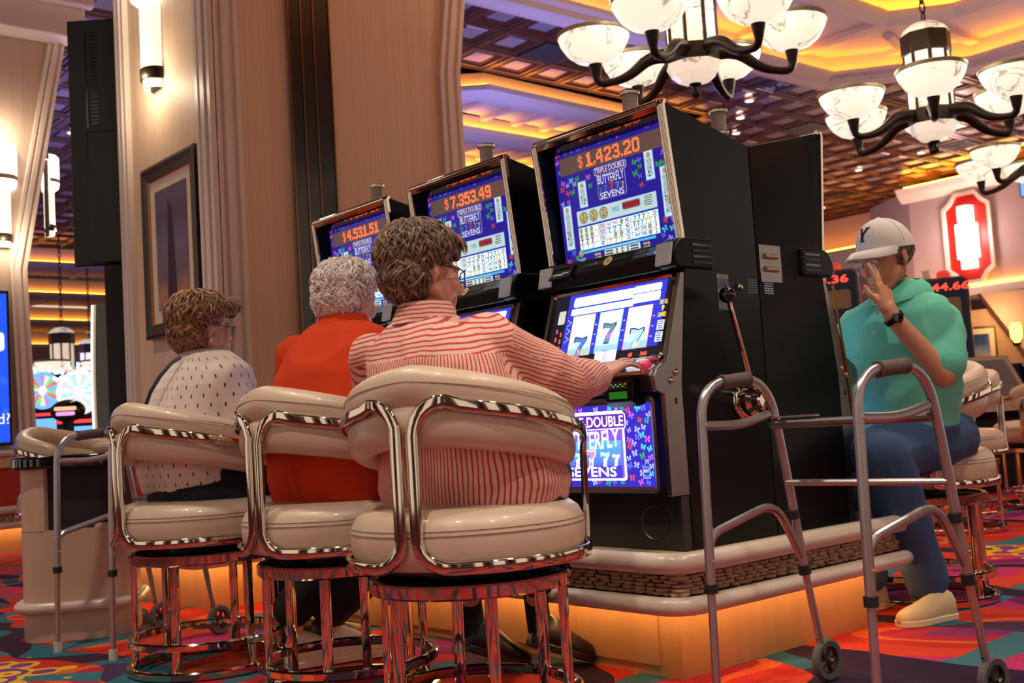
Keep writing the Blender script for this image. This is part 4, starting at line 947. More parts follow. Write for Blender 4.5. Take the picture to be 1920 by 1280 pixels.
def led_digits(parent, board, s):
    # board is a child of the machine; digits in machine space under the board
    c, u, v, n, _ = ledf
    P = Print(c, u, v, n)
    led_text(P, s, 0.0, 0.0, 0.049, 1)
    mb = P.mb; mb.c = [None] * len(mb.c)
    return mb.build('led_digits', 'led_dots', board, smooth=False)
SEAM = 3.085
def plate_number(m, t):
    P = Print((0.4395, -0.255, 1.420), (0, 1, 0), (-0.2, 0, 0.98), (0.98, 0, 0.2)); P.rect(0, 0, 0.060, 0.017, (0.42, 0.40, 0.38), 4); P.text(t, 0, 0, 0.011, (0.03, 0.03, 0.03), 6, 0.046); P.build('number_plate', 'print_flat', m)
MY = [2.64, 3.43, 4.22]
SUMS = ['$1,423.20', '$7,353.49', '$4,531.51']
LBL = ['slot machine with red $1,423.20 display, nearest the striped-shirt player', 'slot machine with red $7,353.49 display in front of the orange sweater', 'slot machine with red $4,531.51 display by the wallpapered column']
ms = [mach] + [copy_tree(mach) for _ in range(3)]
for i, m in enumerate(ms):
    if i < 3:
        m.location = (SEAM, MY[i], 0.378); m.rotation_euler = (0, 0, PI); m['label'] = LBL[i]; m['group'] = 'butterfly slot machines in a row'
        bd = [c for c in kids(m) if c.name.startswith('display_board')][0]; led_digits(m, bd, SUMS[i])
        if i == 0: plate_number(m, '10127')
    else:
        m.location = (SEAM + 0.004, MY[0], 0.378); m.rotation_euler = (0, 0, 0); m['label'] = 'slot machine standing back to back, facing the man in the white cap'
        bd = [c for c in kids(m) if c.name.startswith('display_board')][0]; led_digits(m, bd, '$2,370.95')
        for c_ in kids(m):
            if c_.name.startswith('signal_candle'): c_.location = (-0.155, -0.133, 0)
        # steel louvre plate on its side near the seam
        pl = MB(); hw = MW / 2
        pl.box(0.01, 0.13, -hw - 0.003, -hw, 0.855, 0.985); po = pl.build('louvre_plate', 'steel', m, bevel=0.002)
        for z in (0.90, 0.945):
            k = MB(); k.tube([(0.035, -hw - 0.003, z), (0.105, -hw - 0.003, z)], 0.010, 10); k.build('louvre', 'steel', po)
        P = Print((0.05, -hw - 0.0008, 0.838), (1, 0, 0), (0, 0, 1), (0, -1, 0))
        for i2 in range(6):
            for j in range(6): P.disc(-0.021 + i2 * 0.0085, -0.021 + j * 0.0085, 0.0034, (0.35, 0.60, 0.72), 1, 6)
        P.build('vent_grid', 'print_flat', m)
        hg = MB(); hg.tube([(0.43, -hw - 0.002, 0.86), (0.47, -hw - 0.002, 0.60), (0.515, -hw - 0.002, 0.2)], 0.004, 6); hg.build('door_hinge', 'brass', m)
# ------------------------------------------------------------------ stools
mat('leather_cream', '#cdb8a2', 0.34, var=0.05, bump=0.12, bscale=350, coat=0.15)
mat('seam_thread', '#a08c78', 0.6)
def ring_band(mb, r, z, h, t, n=48):
    sec = [(t / 2, -h / 2 + 0.005), (t / 2, h / 2 - 0.005), (t / 2 - 0.005, h / 2), (-t / 2 + 0.004, h / 2), (-t / 2, h / 2 - 0.004), (-t / 2, -h / 2 + 0.004), (-t / 2 + 0.004, -h / 2), (t / 2 - 0.005, -h / 2)]
    rings = []
    for k in range(n):
        a = 2 * PI * k / n; rings.append([((r + p) * math.cos(a), (r + p) * math.sin(a), z + q) for p, q in sec])
    mb.loft(rings, False, True)
def make_stool():
    root = thing('casino_stool', 'x', 'stool')
    m = MB(); ring_band(m, 0.272, 0.016, 0.030, 0.022); m.build('floor_ring', 'chrome', root)
    m = MB(); ring_band(m, 0.268, 0.112, 0.028, 0.022); m.build('foot_ring', 'chrome', root)
    m = MB(); ring_band(m, 0.258, 0.404, 0.036, 0.022); m.build('top_ring', 'chrome', root)
    for k in range(6):
        a = PI / 6 + k * PI / 3 + 0.12; c, s = math.cos(a), math.sin(a); p = MB()
        p.tube([(0.250 * c, 0.250 * s, 0.005), (0.247 * c, 0.247 * s, 0.395)], 1.0, sec=rrect(0.022, 0.030, 0.005, 2), nrm=[(c, s, 0)] * 2); p.build('post', 'chrome', root)
    m = MB(); m.lathe([(0.0, 0.404), (0.25, 0.404), (0.25, 0.412), (0.12, 0.418), (0.12, 0.446), (0.26, 0.448), (0.26, 0.458), (0.0, 0.458)], n=36); m.build('swivel_plate', 'black_matte', root)
    # seat cushion: round, plump, slightly domed
    prof = [(0.0, 0.455), (0.265, 0.455), (0.290, 0.461), (0.302, 0.478), (0.308, 0.505), (0.309, 0.532), (0.305, 0.560), (0.295, 0.580), (0.275, 0.595), (0.24, 0.604), (0.17, 0.609), (0.0, 0.611)]
    m = MB(); m.lathe(prof, n=56); st = m.build('seat', 'leather_cream', root, angle=70)
    for r, z in ((0.3088, 0.546), (0.3058, 0.557)):
        m = MB(); m.tube([(r * math.cos(2 * PI * k / 56), r * math.sin(2 * PI * k / 56), z) for k in range(56)], 0.0014, 5, True); m.build('seam', 'seam_thread', st)
    # two mirrored chrome loops: post behind, rail over the back, front drop, band under the seat
    def RZ(th, r, z): a = PI + th; return Vector((r * math.cos(a), r * math.sin(a), z))
    def rail_z(th): t = min(1, abs(th) / math.radians(118)); return 0.870 - 0.112 * t ** 1.35
    for s in (1, -1):
        pts = []; nr = []
        TE = math.radians(118); T0 = math.radians(4.0); w = math.radians(15)
        for k in range(13):                                     # band, front to back
            th = TE - (TE - T0 - w) * k / 12; pts.append(RZ(s * th, 0.317, 0.470)); nr.append(RZ(s * th, 1, 0))
        for k in range(1, 6):                                   # curve up into the post
            t = k / 6 * PI / 2; th = T0 + w * (1 - math.sin(t)); pts.append(RZ(s * th, 0.319, 0.470 + 0.070 * (1 - math.cos(t)))); nr.append(RZ(s * th, 1, 0))
        for k in range(5):
            z = 0.540 + (0.788 - 0.540) * k / 4; pts.append(RZ(s * T0, 0.319, z)); nr.append(RZ(s * T0, 1, 0))
        for k in range(1, 7):
            t = k / 6 * PI / 2; th = T0 + w * (1 - math.cos(t)); pts.append(RZ(s * th, 0.316, 0.788 + 0.080 * math.sin(t))); nr.append(RZ(s * th, 1, 0))
        for k in range(1, 15):
            th = T0 + w + (TE - T0 - w) * k / 14; pts.append(RZ(s * th, 0.308 + 0.016 * (k / 14), rail_z(th))); nr.append(RZ(s * th, 1, 0))
        TF = TE + math.radians(5)
        zf = rail_z(TE)
        for k in range(1, 5):
            t = k / 4 * PI / 2; pts.append(RZ(s * (TE + math.radians(5) * math.sin(t)), 0.324, zf - 0.05 * (1 - math.cos(t)))); nr.append(RZ(s * TF, 1, 0))
        pts.append(RZ(s * TF, 0.322, 0.58)); nr.append(RZ(s * TF, 1, 0))
        pts.append(RZ(s * TF, 0.319, 0.495)); nr.append(RZ(s * TF, 1, 0)); pts.append(RZ(s * (TE + math.radians(3)), 0.317, 0.473)); nr.append(RZ(s * TE, 1, 0))
        m = MB(); m.tube(pts, 1.0, closed=True, sec=rrect(0.015, 0.033, 0.006, 3), nrm=nr); m.build('chrome_frame', 'chrome', root, angle=60)
    # back cushion: roll above the rail, roll below
    def roll(zoff, hh, tt, r0, TE, nm):
        m = MB(); rings = []; N = 40
        for k in range(N + 1):
            u = -1 + 2 * k / N; th = u * TE; e = max(0.0, (abs(u) - 0.88) / 0.12); sc = math.sqrt(max(0.02, 1 - e * e)) * (1 - 0.12 * abs(u))
            z = rail_z(th) + zoff * (1 - 0.25 * abs(u)); ring = []
            for j in range(16):
                t = 2 * PI * j / 16; rr = r0 + tt * math.copysign(abs(math.cos(t)) ** 0.8, math.cos(t)) * sc; zz = z + hh * math.copysign(abs(math.sin(t)) ** 0.8, math.sin(t)) * sc
                ring.append(RZ(th, rr, zz))
            rings.append(ring)
        m.loft(rings, True); return m.build(nm, 'leather_cream', root, angle=80)
    up = roll(0.038, 0.054, 0.048, 0.262, math.radians(117), 'back_cushion')
    lo = roll(-0.052, 0.058, 0.045, 0.262, math.radians(114), 'back_cushion')
    for dz in (0.030, 0.038):
        m = MB(); m.tube([RZ(math.radians(-104 + 208 * k / 40), 0.3085 - (0.006 if dz > 0.035 else 0), rail_z(math.radians(-104 + 208 * k / 40)) + 0.042 + dz - 0.022) for k in range(41)], 0.0013, 5); m.build('seam', 'seam_thread', up)
    return root
st0 = make_stool()
def add_stool(x, y, deg, label, group):
    o = st0 if not add_stool.used else copy_tree(st0); add_stool.used = True
    o.location = (x, y, 0); o.rotation_euler = (0, 0, math.radians(deg)); o['label'] = label; o['group'] = group; return o
add_stool.used = False
GP = 'cream leather stools with chrome hoops'
add_stool(1.812, 2.367, 26, 'cream leather chrome stool under the woman in the striped shirt', GP)
add_stool(1.848, 3.060, 8, 'cream leather chrome stool under the woman in the orange sweater', GP)
add_stool(1.765, 3.895, 4, 'cream leather chrome stool under the woman in the white dotted top', GP)
add_stool(4.17, 2.45, 165, 'cream leather chrome stool under the man in the white cap', GP)
add_stool(6.41, 3.51, 138, 'empty cream stool with chrome hoops just behind the seated man', GP)
add_stool(8.0, 3.70, 130, 'empty cream stool cut by the picture edge beyond the seated man', GP)
add_stool(7.44, 4.48, 140, 'empty cream stool mostly hidden behind the seated man', GP)
# ------------------------------------------------------------------ walking frames
mat('alu_tube', '#b3aeb0', 0.30, 0.85, var=0.08, vscale=30)
mat('alu_dark', '#6e686b', 0.35, 0.8)
mat('grip_foam', '#5b4d46', 0.8, var=0.2, vscale=60, bump=0.4, bscale=300)
mat('rubber_dark', '#1b1918', 0.6, var=0.2)
mat('tyre_grey', '#5a5656', 0.65, var=0.15)
mat('glide_white', '#cfc9c2', 0.5)
def walker(name, label, A_rear, A_front, B_rear, B_front, h=0.885, top_ratio=(0.30, 0.72)):
    """side A and side B: floor points of the rear leg (glide) and front leg (wheel), world xy"""
    cx = (A_rear[0] + A_front[0] + B_rear[0] + B_front[0]) / 4; cy = (A_rear[1] + A_front[1] + B_rear[1] + B_front[1]) / 4
    root = thing(name, label, 'walker', (cx, cy, 0)); off = Vector((cx, cy, 0)); R = 0.0135
    sides = []
    for rear, front in ((A_rear, A_front), (B_rear, B_front)):
        r = Vector((*rear, 0)) - off; f = Vector((*front, 0)) - off; ax = (f - r)
        def at2(t, z, r=r, ax=ax): return r + ax * t + Vector((0, 0, z))
        # one bent tube: rear leg, over the handle, front leg
        path = fillet([at2(0.0, 0.33), at2(0.03, h - 0.008), at2(0.63, h + 0.012), at2(0.75, 0.62), at2(0.85, 0.33)], [0, 0.10, 0.12, 0.3, 0], 8)
        m = MB(); m.tube(path, R, 12); fr = m.build('side_frame', 'alu_tube', root)
        # lower telescoping legs and collars
        m = MB(); m.tube([at2(-0.015, 0.035), at2(0.0, 0.345)], R * 0.85, 10); m.build('rear_leg', 'alu_tube', root)
        m = MB(); m.tube([at2(0.0, 0.315), at2(0.0, 0.340)], R * 1.35, 12); m.build('collar', 'rubber_dark', root)
        m = MB(); m.tube([at2(-0.017, 0.0), at2(-0.017, 0.04)], R * 1.25, 12); m.build('glide_tip', 'glide_white', root)
        m = MB(); m.tube([at2(0.845, 0.345), at2(0.955, 0.10)], R * 0.85, 10); m.build('front_leg', 'alu_tube', root)
        m = MB(); m.tube([at2(0.843, 0.345), at2(0.854, 0.318)], R * 1.35, 12); m.build('collar', 'rubber_dark', root)
        m = MB(); m.tube([at2(0.775, 0.505), at2(0.785, 0.48)], R * 1.35, 12); m.build('collar', 'rubber_dark', root)
        # foam grip
        m = MB(); m.tube([at2(0.22, h - 0.004), at2(0.45, h + 0.004)], [R * 1.5, R * 1.5], 14); g = m.build('hand_grip', 'grip_foam', root)
        m = MB(); m.tube([at2(0.215, h - 0.004), at2(0.23, h - 0.0035)], R * 1.62, 14); m.build('grip_end', 'grip_foam', g)
        m = MB(); m.tube([at2(0.44, h + 0.0035), at2(0.455, h + 0.004)], R * 1.62, 14); m.build('grip_end', 'grip_foam', g)
        # upper side brace and lower hoop
        m = MB(); m.tube(fillet([at2(0.035, 0.765), at2(0.36, 0.76), at2(0.62, 0.785)], 0.08), R * 0.95, 10); m.build('side_brace', 'alu_tube', root)
        m = MB(); m.tube(fillet([at2(0.0, 0.385), at2(0.02, 0.470), at2(0.62, 0.535), at2(0.83, 0.37)], [0, 0.07, 0.07, 0]), R * 0.9, 10); m.build('lower_hoop', 'alu_tube', root)
        # wheel
        wc_ = at2(1.0, 0.062); axn = ax.normalized().cross(Vector((0, 0, 1)))
        m = MB(); m.lathe([(0.040, -0.010), (0.055, -0.012), (0.062, -0.006), (0.062, 0.006), (0.055, 0.012), (0.040, 0.010), (0.040, -0.010)], wc_, 32, axn); wo = m.build('wheel', 'tyre_grey', root)
        m = MB(); m.lathe([(0.014, -0.012), (0.014, 0.012), (0.0, 0.013)], wc_, 14, axn)
        up = Vector((0, 0, 1)); fw = ax.normalized()
        for k in range(5):
            a = 2 * PI * k / 5; d = fw * math.cos(a) + up * math.sin(a); m.tube([wc_ + d * 0.008, wc_ + d * 0.044], 0.007, 6)
        m.lathe([(0.042, -0.007), (0.042, 0.007), (0.036, 0.007), (0.036, -0.007), (0.042, -0.007)], wc_, 24, axn); m.build('spokes', 'rubber_dark', wo)
        m = MB(); m.lathe([(0.008, 0.010), (0.008, 0.020), (0.004, 0.023), (0.0, 0.023)], wc_, 10, axn); m.build('axle_cap', 'chrome', wo)
        m = MB(); m.tube([at2(0.93, 0.13), wc_ - axn * 0.016], 0.008, 8); m.build('fork', 'alu_dark', wo)
        for t_, z_ in ((0.032, 0.765), (0.005, 0.40)):
            m = MB(); m.ball(at2(t_, z_) + axn * R, 0.005, 8, 6); m.build('rivet', 'chrome', fr)
        sides.append(at2)
    a, b = sides
    m = MB(); m.tube([a(0.645, 0.755), b(0.645, 0.755)], R * 0.95, 10); m.build('front_bar', 'alu_dark', root)
    m = MB(); m.tube([a(0.745, 0.585), b(0.745, 0.585)], R * 0.7, 10); m.build('front_bar', 'alu_tube', root)
    p0, p1 = a(0.645, 0.775), b(0.645, 0.775)
    m = MB(); m.obox(p0.lerp(p1, 0.16), (p1 - p0) * 0.15, Vector((0, 0, 0.0025)), (a(1, 0) - a(0, 0)).normalized() * 0.012); m.build('folding_paddle', 'alu_tube', root)
    return root
walker('walking_frame', 'grey aluminium walker with brown foam grips parked beside the stone plinth', (2.345, 2.005), (2.80, 1.975), (2.37, 1.535), (2.83, 1.49))
walker('walking_frame', 'grey aluminium walker behind the stool of the woman in the dotted top', (1.505, 4.72), (1.98, 4.83), (1.585, 4.33), (2.08, 4.47), 0.87)
# ------------------------------------------------------------------ beige service counter with black top
mat('counter_laminate', '#c4ab95', 0.4, var=0.06, vscale=30, stretch=(12, 12, 0.6))
bx, by = 1.745, 5.12
bin_ = thing('bin_cabinet', 'beige rounded bin cabinet with glossy black top and open side', 'bin cabinet', (bx, by, 0))
bin_.rotation_euler = (0, 0, math.radians(-30))
def dshape(w, d, r, k=8): return round_rect_path(-w / 2, w / 2, -d / 2, d / 2, r, k)
W_, D_ = 0.46, 0.42
q = dshape(W_, D_, 0.12)
# lower body and upper shell; a black block paints the opening's dark hollow
m = MB(); m.prism(q, 0.0, 0.47, 'z'); m.build('lower_body', 'counter_laminate', bin_, angle=50)
m = MB(); hd = [(-W_ / 2, -D_ / 2)]
half = [p for p in q if p[0] < -0.02]; half.sort(key=lambda p: math.atan2(p[1], -p[0]))
inner = [(p[0] * 0.90, p[1] * 0.90) for p in half]
m.prism(half + inner[::-1], 0.465, 0.74, 'z'); m.build('upper_shell', 'counter_laminate', bin_, angle=50)
m = MB(); m.prism([(x * 0.88, y * 0.88) for x, y in q], 0.47, 0.735, 'z'); m.build('dark_hollow', 'black_matte', bin_)
m = MB(); m.tube([(x * 0.98, y * 0.98, 0.47) for x, y in q if x > -0.03], 0.018, 10); m.build('opening_lip', 'counter_laminate', bin_)
m = MB(); m.prism(dshape(W_ + 0.07, D_ + 0.07, 0.15), 0.735, 0.79, 'z'); m.build('counter_top', 'black_gloss', bin_, bevel=0.012, seg=3)
m = MB(); m.tube([(x, y, 0.145) for x, y in dshape(W_ + 0.03, D_ + 0.03, 0.13)], 0.024, 12, True); m.build('bumper_rail', 'rail_cream', bin_)
# ------------------------------------------------------------------ people
def remesh(mb, voxel, smooth=6, factor=0.5):
    me = bpy.data.meshes.new('tmp'); me.from_pydata(mb.v, [], mb.f); me.update()
    o = bpy.data.objects.new('tmp', me); COL.objects.link(o)
    r = o.modifiers.new('r', 'REMESH'); r.mode = 'VOXEL'; r.voxel_size = voxel
    if smooth: s = o.modifiers.new('s', 'SMOOTH'); s.factor = factor; s.iterations = smooth
    dg = bpy.context.evaluated_depsgraph_get(); dg.update()
    out = bpy.data.meshes.new_from_object(o.evaluated_get(dg))
    bpy.data.objects.remove(o); bpy.data.meshes.remove(me)
    return out
def mesh_np(me):
    v = np.empty(len(me.vertices) * 3, np.float32); me.vertices.foreach_get('co', v); return v.reshape(-1, 3)
def set_np(me, v): me.vertices.foreach_set('co', v.astype(np.float32).ravel()); me.update()
def normals_np(me):
    n = np.empty(len(me.vertices) * 3, np.float32); me.vertex_normals.foreach_get('vector', n) if hasattr(me, 'vertex_normals') else me.vertices.foreach_get('normal', n); return n.reshape(-1, 3)
def wrinkle(me, amp, sc, seed=0.0, stretch=(1, 1, 1), mask=None):
    v = mesh_np(me); n = normals_np(me); d = np.zeros(len(v))
    for i, p in enumerate(v):
        q = Vector((p[0] * sc * stretch[0] + seed, p[1] * sc * stretch[1], p[2] * sc * stretch[2]))
        k = noise.noise(q); k2 = 1 - abs(noise.noise(q * 0.7 + Vector((7, 3, seed))))
        d[i] = (0.45 * k + 0.9 * (k2 ** 3 - 0.45)) * amp
    if mask is not None: d *= mask(v)
    set_np(me, v + n * d[:, None])
def finish(name, me, m, parent, loc, label=None):
    v = mesh_np(me); set_np(me, v - np.array(loc, np.float32))
    me.polygons.foreach_set('use_smooth', [True] * len(me.polygons)); me.materials.clear(); me.materials.append(MATS[m])
    me.name = name
    return place(name, me, None, parent, label=label)
def hdg(deg): a = math.radians(deg); return Vector((math.cos(a), math.sin(a), 0)), Vector((-math.sin(a), math.cos(a), 0))   # forward, person's left
def ring(c, hw, hd, deg, n=28, p=2.3, belly=0.0):
    f, l = hdg(deg); c = Vector(c); out = []
    for k in range(n):
        t = 2 * PI * k / n; a, b = math.cos(t), math.sin(t)
        x = math.copysign(abs(a) ** (2 / p), a) * hd; y = math.copysign(abs(b) ** (2 / p), b) * hw
        out.append(c + f * x + l * y)
    return out
KP = 1.0      # size of the figure being built; its distances scale with it
def pt(px, py, d): return at(px, py, d * KP)
def torso(mb, rings, grow=0.0):
    R = [ring(pt(px, py, d), hw * KP + grow, hd * KP + grow, deg) for px, py, d, hw, hd, deg in rings]
    mb.loft(R, True)
def chain(mb, pts, rs, n=14):
    for i in range(len(pts) - 1): mb.cone(pts[i], rs[i] * KP, pts[i + 1], rs[i + 1] * KP, n)
def frame(loc, heading, pitch=0.0, roll=0.0, s=1.0):
    return Matrix.Translation(loc) @ Matrix.Rotation(math.radians(heading), 4, 'Z') @ Matrix.Rotation(math.radians(pitch), 4, 'Y') @ Matrix.Rotation(math.radians(roll), 4, 'X') @ Matrix.Scale(s, 4)
def xf(mb, T, dst=None):
    vs = [T @ Vector(p) for p in mb.v]
    if dst is None: mb.v = [tuple(p) for p in vs]; return mb
    dst.add(vs, mb.f); return dst
def head_shapes(T, dst, fem=True):
    m = MB()
    m.ball((-0.012, 0, 0.045), (0.098, 0.077, 0.092), 20, 14); m.ball((0.035, 0, -0.02), (0.062, 0.062, 0.09), 18, 12)
    for s in (1, -1):
        m.cone((0.0, s * 0.050, -0.045), 0.024, (0.066, s * 0.016, -0.096), 0.018); m.ball((0.070, s * 0.038, -0.02), (0.026, 0.024, 0.028), 12, 8)
        m.ball((0.098, s * 0.013, -0.034), 0.0105, 8, 6)
        R = Matrix.Rotation(s * math.radians(20), 3, 'Z') @ Matrix.Rotation(math.radians(-12), 3, 'Y')
        m.ball((-0.008, s * 0.081, 0.004), (0.019, 0.0075, 0.031), 12, 8, R); m.ball((-0.004, s * 0.079, -0.024), (0.010, 0.007, 0.012), 10, 6, R)
        m.ball((0.082, s * 0.031, 0.024), (0.016, 0.024, 0.010), 10, 6)
        m.ball((0.078, s * 0.031, 0.005), (0.016, 0.018, 0.012), 10, 6)
    m.ball((0.080, 0, -0.098), (0.022, 0.026, 0.020), 12, 8)
    m.cone((0.090, 0, 0.018), 0.010, (0.116, 0, -0.028), 0.0125); m.ball((0.113, 0, -0.033), 0.0125, 10, 8)
    m.cone((0.090, -0.018, -0.062), 0.0085, (0.090, 0.018, -0.062), 0.0085); m.cone((0.088, -0.015, -0.074), 0.0085, (0.088, 0.015, -0.074), 0.0085); m.ball((0.084, 0, -0.056), (0.018, 0.028, 0.014), 10, 8)
    xf(m, T, dst)
def hand_shapes(dst, wrist, fwd, dorsal, curls, splay=(-0.16, -0.03, 0.09, 0.22), thumb=(0.75, 0.25), flip=1, s=1.0, lift=(0, 0, 0, 0), skip=()):
    """palm with four fingers of unequal length and a thumb off the side of the palm; flip=+1: thumb on the +Y side"""
    X = Vector(fwd).normalized(); Z = Vector(dorsal); Z = (Z - X * Z.dot(X)).normalized(); Y = Z.cross(X) * flip; w = Vector(wrist)
    def L(x, y, z): return w + (X * x + Y * y + Z * z) * s
    m = dst
    for y0, y1, ln in ((0.022, 0.029, 0.082), (0.008, 0.010, 0.088), (-0.006, -0.009, 0.083), (-0.018, -0.027, 0.074)): m.cone(L(0.0, y0 * 0.8, 0), 0.0155 * s, L(ln, y1, 0.001), 0.0115 * s, 8, 3)
    m.cone(L(0.01, 0.022, -0.008), 0.017 * s, L(0.045, 0.032, -0.010), 0.014 * s, 8, 3)
    lens = ((0.040, 0.024, 0.020), (0.044, 0.028, 0.021), (0.041, 0.026, 0.021), (0.032, 0.020, 0.018)); ys = (0.029, 0.010, -0.009, -0.027); bx_ = (0.082, 0.088, 0.083, 0.074)
    for k in range(4):
        if k in skip: continue
        p = L(bx_[k], ys[k], 0.0); ang = lift[k]; sp = -splay[k]
        c1, c2, c3 = curls[k]; r = (0.0094, 0.0098, 0.0092, 0.0082)[k] * s
        for ln, c, rr in zip(lens[k], (c1, c2, c3), (1.0, 0.92, 0.82)):
            ang += c; d = (X * math.cos(ang) - Z * math.sin(ang)); d = (d + Y * sp * math.cos(ang)).normalized()
            q = p + d * ln * s; m.cone(p, r * rr * 1.04, q, r * rr * 0.94, 8, 3); p = q
    d1 = (X * math.cos(thumb[0]) + Y * math.sin(thumb[0]) - Z * 0.35).normalized(); p = L(0.030, 0.034, -0.010)
    q = p + d1 * 0.036 * s; m.cone(p, 0.013 * s, q, 0.0105 * s, 8, 3); d2 = (X * math.cos(thumb[1]) + Y * math.sin(thumb[1]) - Z * 0.25).normalized(); m.cone(q, 0.0105 * s, q + d2 * 0.028 * s, 0.0088 * s, 8, 3)
def shoe(parent, loc, heel, toe, m_up, m_sole, w=0.045, hgt=0.075, open_h=0.0, name='shoe', label=None, tilt=0.0):
    """loafer/sneaker: lofted upper on a separate sole; heel and toe are world floor points"""
    h = Vector(heel); t = Vector(toe); X = (t - h); L = X.length; X.normalize(); Z = Vector((0, 0, 1)); Z = (Z - X * Z.dot(X)).normalized(); Y = Z.cross(X)
    prof = [(-0.02, 0.55, 0.45), (0.02, 0.78, 0.95), (0.12, 0.85, 1.12), (0.28, 0.80, 1.05), (0.42, 0.86, 0.86), (0.58, 0.98, 0.66), (0.74, 1.0, 0.54), (0.88, 0.86, 0.44), (0.97, 0.55, 0.32), (1.01, 0.2, 0.18)]
    rings = []; so = []
    for u, ww, hh in prof:
        r = []
        for k in range(12):
            a = 2 * PI * k / 12; y = math.cos(a) * w * ww; z = math.sin(a); z = hgt * hh * max(0, z) ** 0.75 if z > 0 else 0.012 * z
            r.append(h + X * (u * L) + Y * y + Z * (z + 0.022) - Vector(loc))
        rings.append(r)
        so.append([h + X * (u * L * 1.0) + Y * (sgn * (w * ww + 0.004)) + Z * zz - Vector(loc) for sgn, zz in ((-1, 0.0), (1, 0.0), (1, 0.024), (-1, 0.024))])
    mb = MB(); mb.loft(rings, True); o = mb.build(name, m_up, parent, angle=70, label=label)
    mb = MB(); mb.loft(so, True); mb.build('sole', m_sole, o, angle=40, bevel=0.004)
    return o
def hair_mat(name, dark, mid, light):
    m = bpy.data.materials.new(name); m.use_nodes = True; nt = m.node_tree; b = nt.nodes['Principled BSDF']
    a = nn(nt, 'ShaderNodeAttribute'); a.attribute_name = 'col'
    cr = nn(nt, 'ShaderNodeValToRGB'); e = cr.color_ramp.elements; e[0].color = (*lin(dark), 1); e[1].color = (*lin(light), 1); q = e.new(0.5); q.color = (*lin(mid), 1)
    nt.links.new(a.outputs['Fac'], cr.inputs[0]); nt.links.new(cr.outputs[0], b.inputs['Base Color'])
    tc = nn(nt, 'ShaderNodeTexCoord'); nz = nn(nt, 'ShaderNodeTexNoise'); nz.inputs['Scale'].default_value = 350; nt.links.new(tc.outputs['Object'], nz.inputs[0])
    bp = nn(nt, 'ShaderNodeBump'); bp.inputs['Strength'].default_value = 0.35; bp.inputs['Distance'].default_value = 0.004; nt.links.new(nz.outputs['Fac'], bp.inputs['Height']); nt.links.new(bp.outputs[0], b.inputs['Normal'])
    b.inputs['Roughness'].default_value = 0.42; b.inputs['Sheen Weight'].default_value = 0.15
    MATS[name] = m
hair_mat('hair_brown', '#2a1b13', '#5f4534', '#a58262'); hair_mat('hair_white', '#9c9088', '#d9d0c8', '#f4efe8'); hair_mat('hair_tan', '#4a2f1c', '#835a38', '#b98a5a'); hair_mat('hair_grey', '#4a4440', '#8a827c', '#b5aca4')
def hair(parent, loc, T, m, vols, n, ln, curl, rad, seed, keep, name='hair', whorl=(-0.04, 0, 0.13), down=1.0):
    """a soft cap volume dressed with several hundred tapering locks; keep(p) says where on the head (local) hair grows"""
    rnd = random.Random(seed); mb = MB(); base = MB()
    for c, r in vols: base.ball(c, r, 20, 14)
    bm_ = remesh(base, 0.008, 6); bv = mesh_np(bm_); bn = normals_np(bm_); fs = [tuple(p.vertices) for p in bm_.polygons]
    ok = [keep(Vector(p)) for p in bv]
    bv2 = bv.copy()
    for i, p in enumerate(bv):
        k = noise.noise(Vector(p) * 45 + Vector((seed, 0, 0))); bv2[i] += bn[i] * k * 0.006
        if not ok[i]: bv2[i] -= bn[i] * 0.03
    mb.add([T @ Vector(tuple(map(float, p))) for p in bv2], fs, (0.22, 0.22, 0.22))
    idx = [i for i in range(len(bv)) if ok[i]]
    wl = Vector(whorl)
    for _ in range(n):
        i = rnd.choice(idx); p = Vector(tuple(map(float, bv[i]))); nr = Vector(tuple(map(float, bn[i])))
        d = (p - wl); d = d - nr * d.dot(nr); d = (d.normalized() if d.length > 1e-4 else Vector((1, 0, 0))) + Vector((0, 0, -0.35 * down)) + Vector((rnd.uniform(-.5, .5), rnd.uniform(-.5, .5), rnd.uniform(-.3, .3)))
        d = (d - nr * d.dot(nr)).normalized(); sd = nr.cross(d) * rnd.choice((-1, 1)); l = ln * rnd.uniform(0.6, 1.25); l *= (1.0 if keep(p + d * l) else 0.45); r0 = rad * rnd.uniform(0.7, 1.25)
        pts = []; rs = []; ph = rnd.uniform(0.6, 1.2) * curl
        for k in range(6):
            t = k / 5; pts.append(T @ (p - nr * 0.004 + d * (l * t * math.cos(ph * t * 0.6)) + sd * (l * 0.45 * math.sin(ph * t)) + nr * (l * (0.30 * t * (1 - t) * 2.2 - 0.06 * t) + 0.005 * math.sin(t * 3 * ph)))); rs.append(r0 * (0.35 + 1.0 * math.sin(PI * (0.12 + 0.80 * t)) ) * (1.0 if t < 0.9 else 0.35))
        tn = min(1, max(0, rnd.gauss(0.5, 0.22))); mb.tube(pts, rs, 5, col=(tn, tn, tn))
    bpy.data.meshes.remove(bm_)
    wsub(mb, loc); return mb.build(name, m, parent, angle=80)
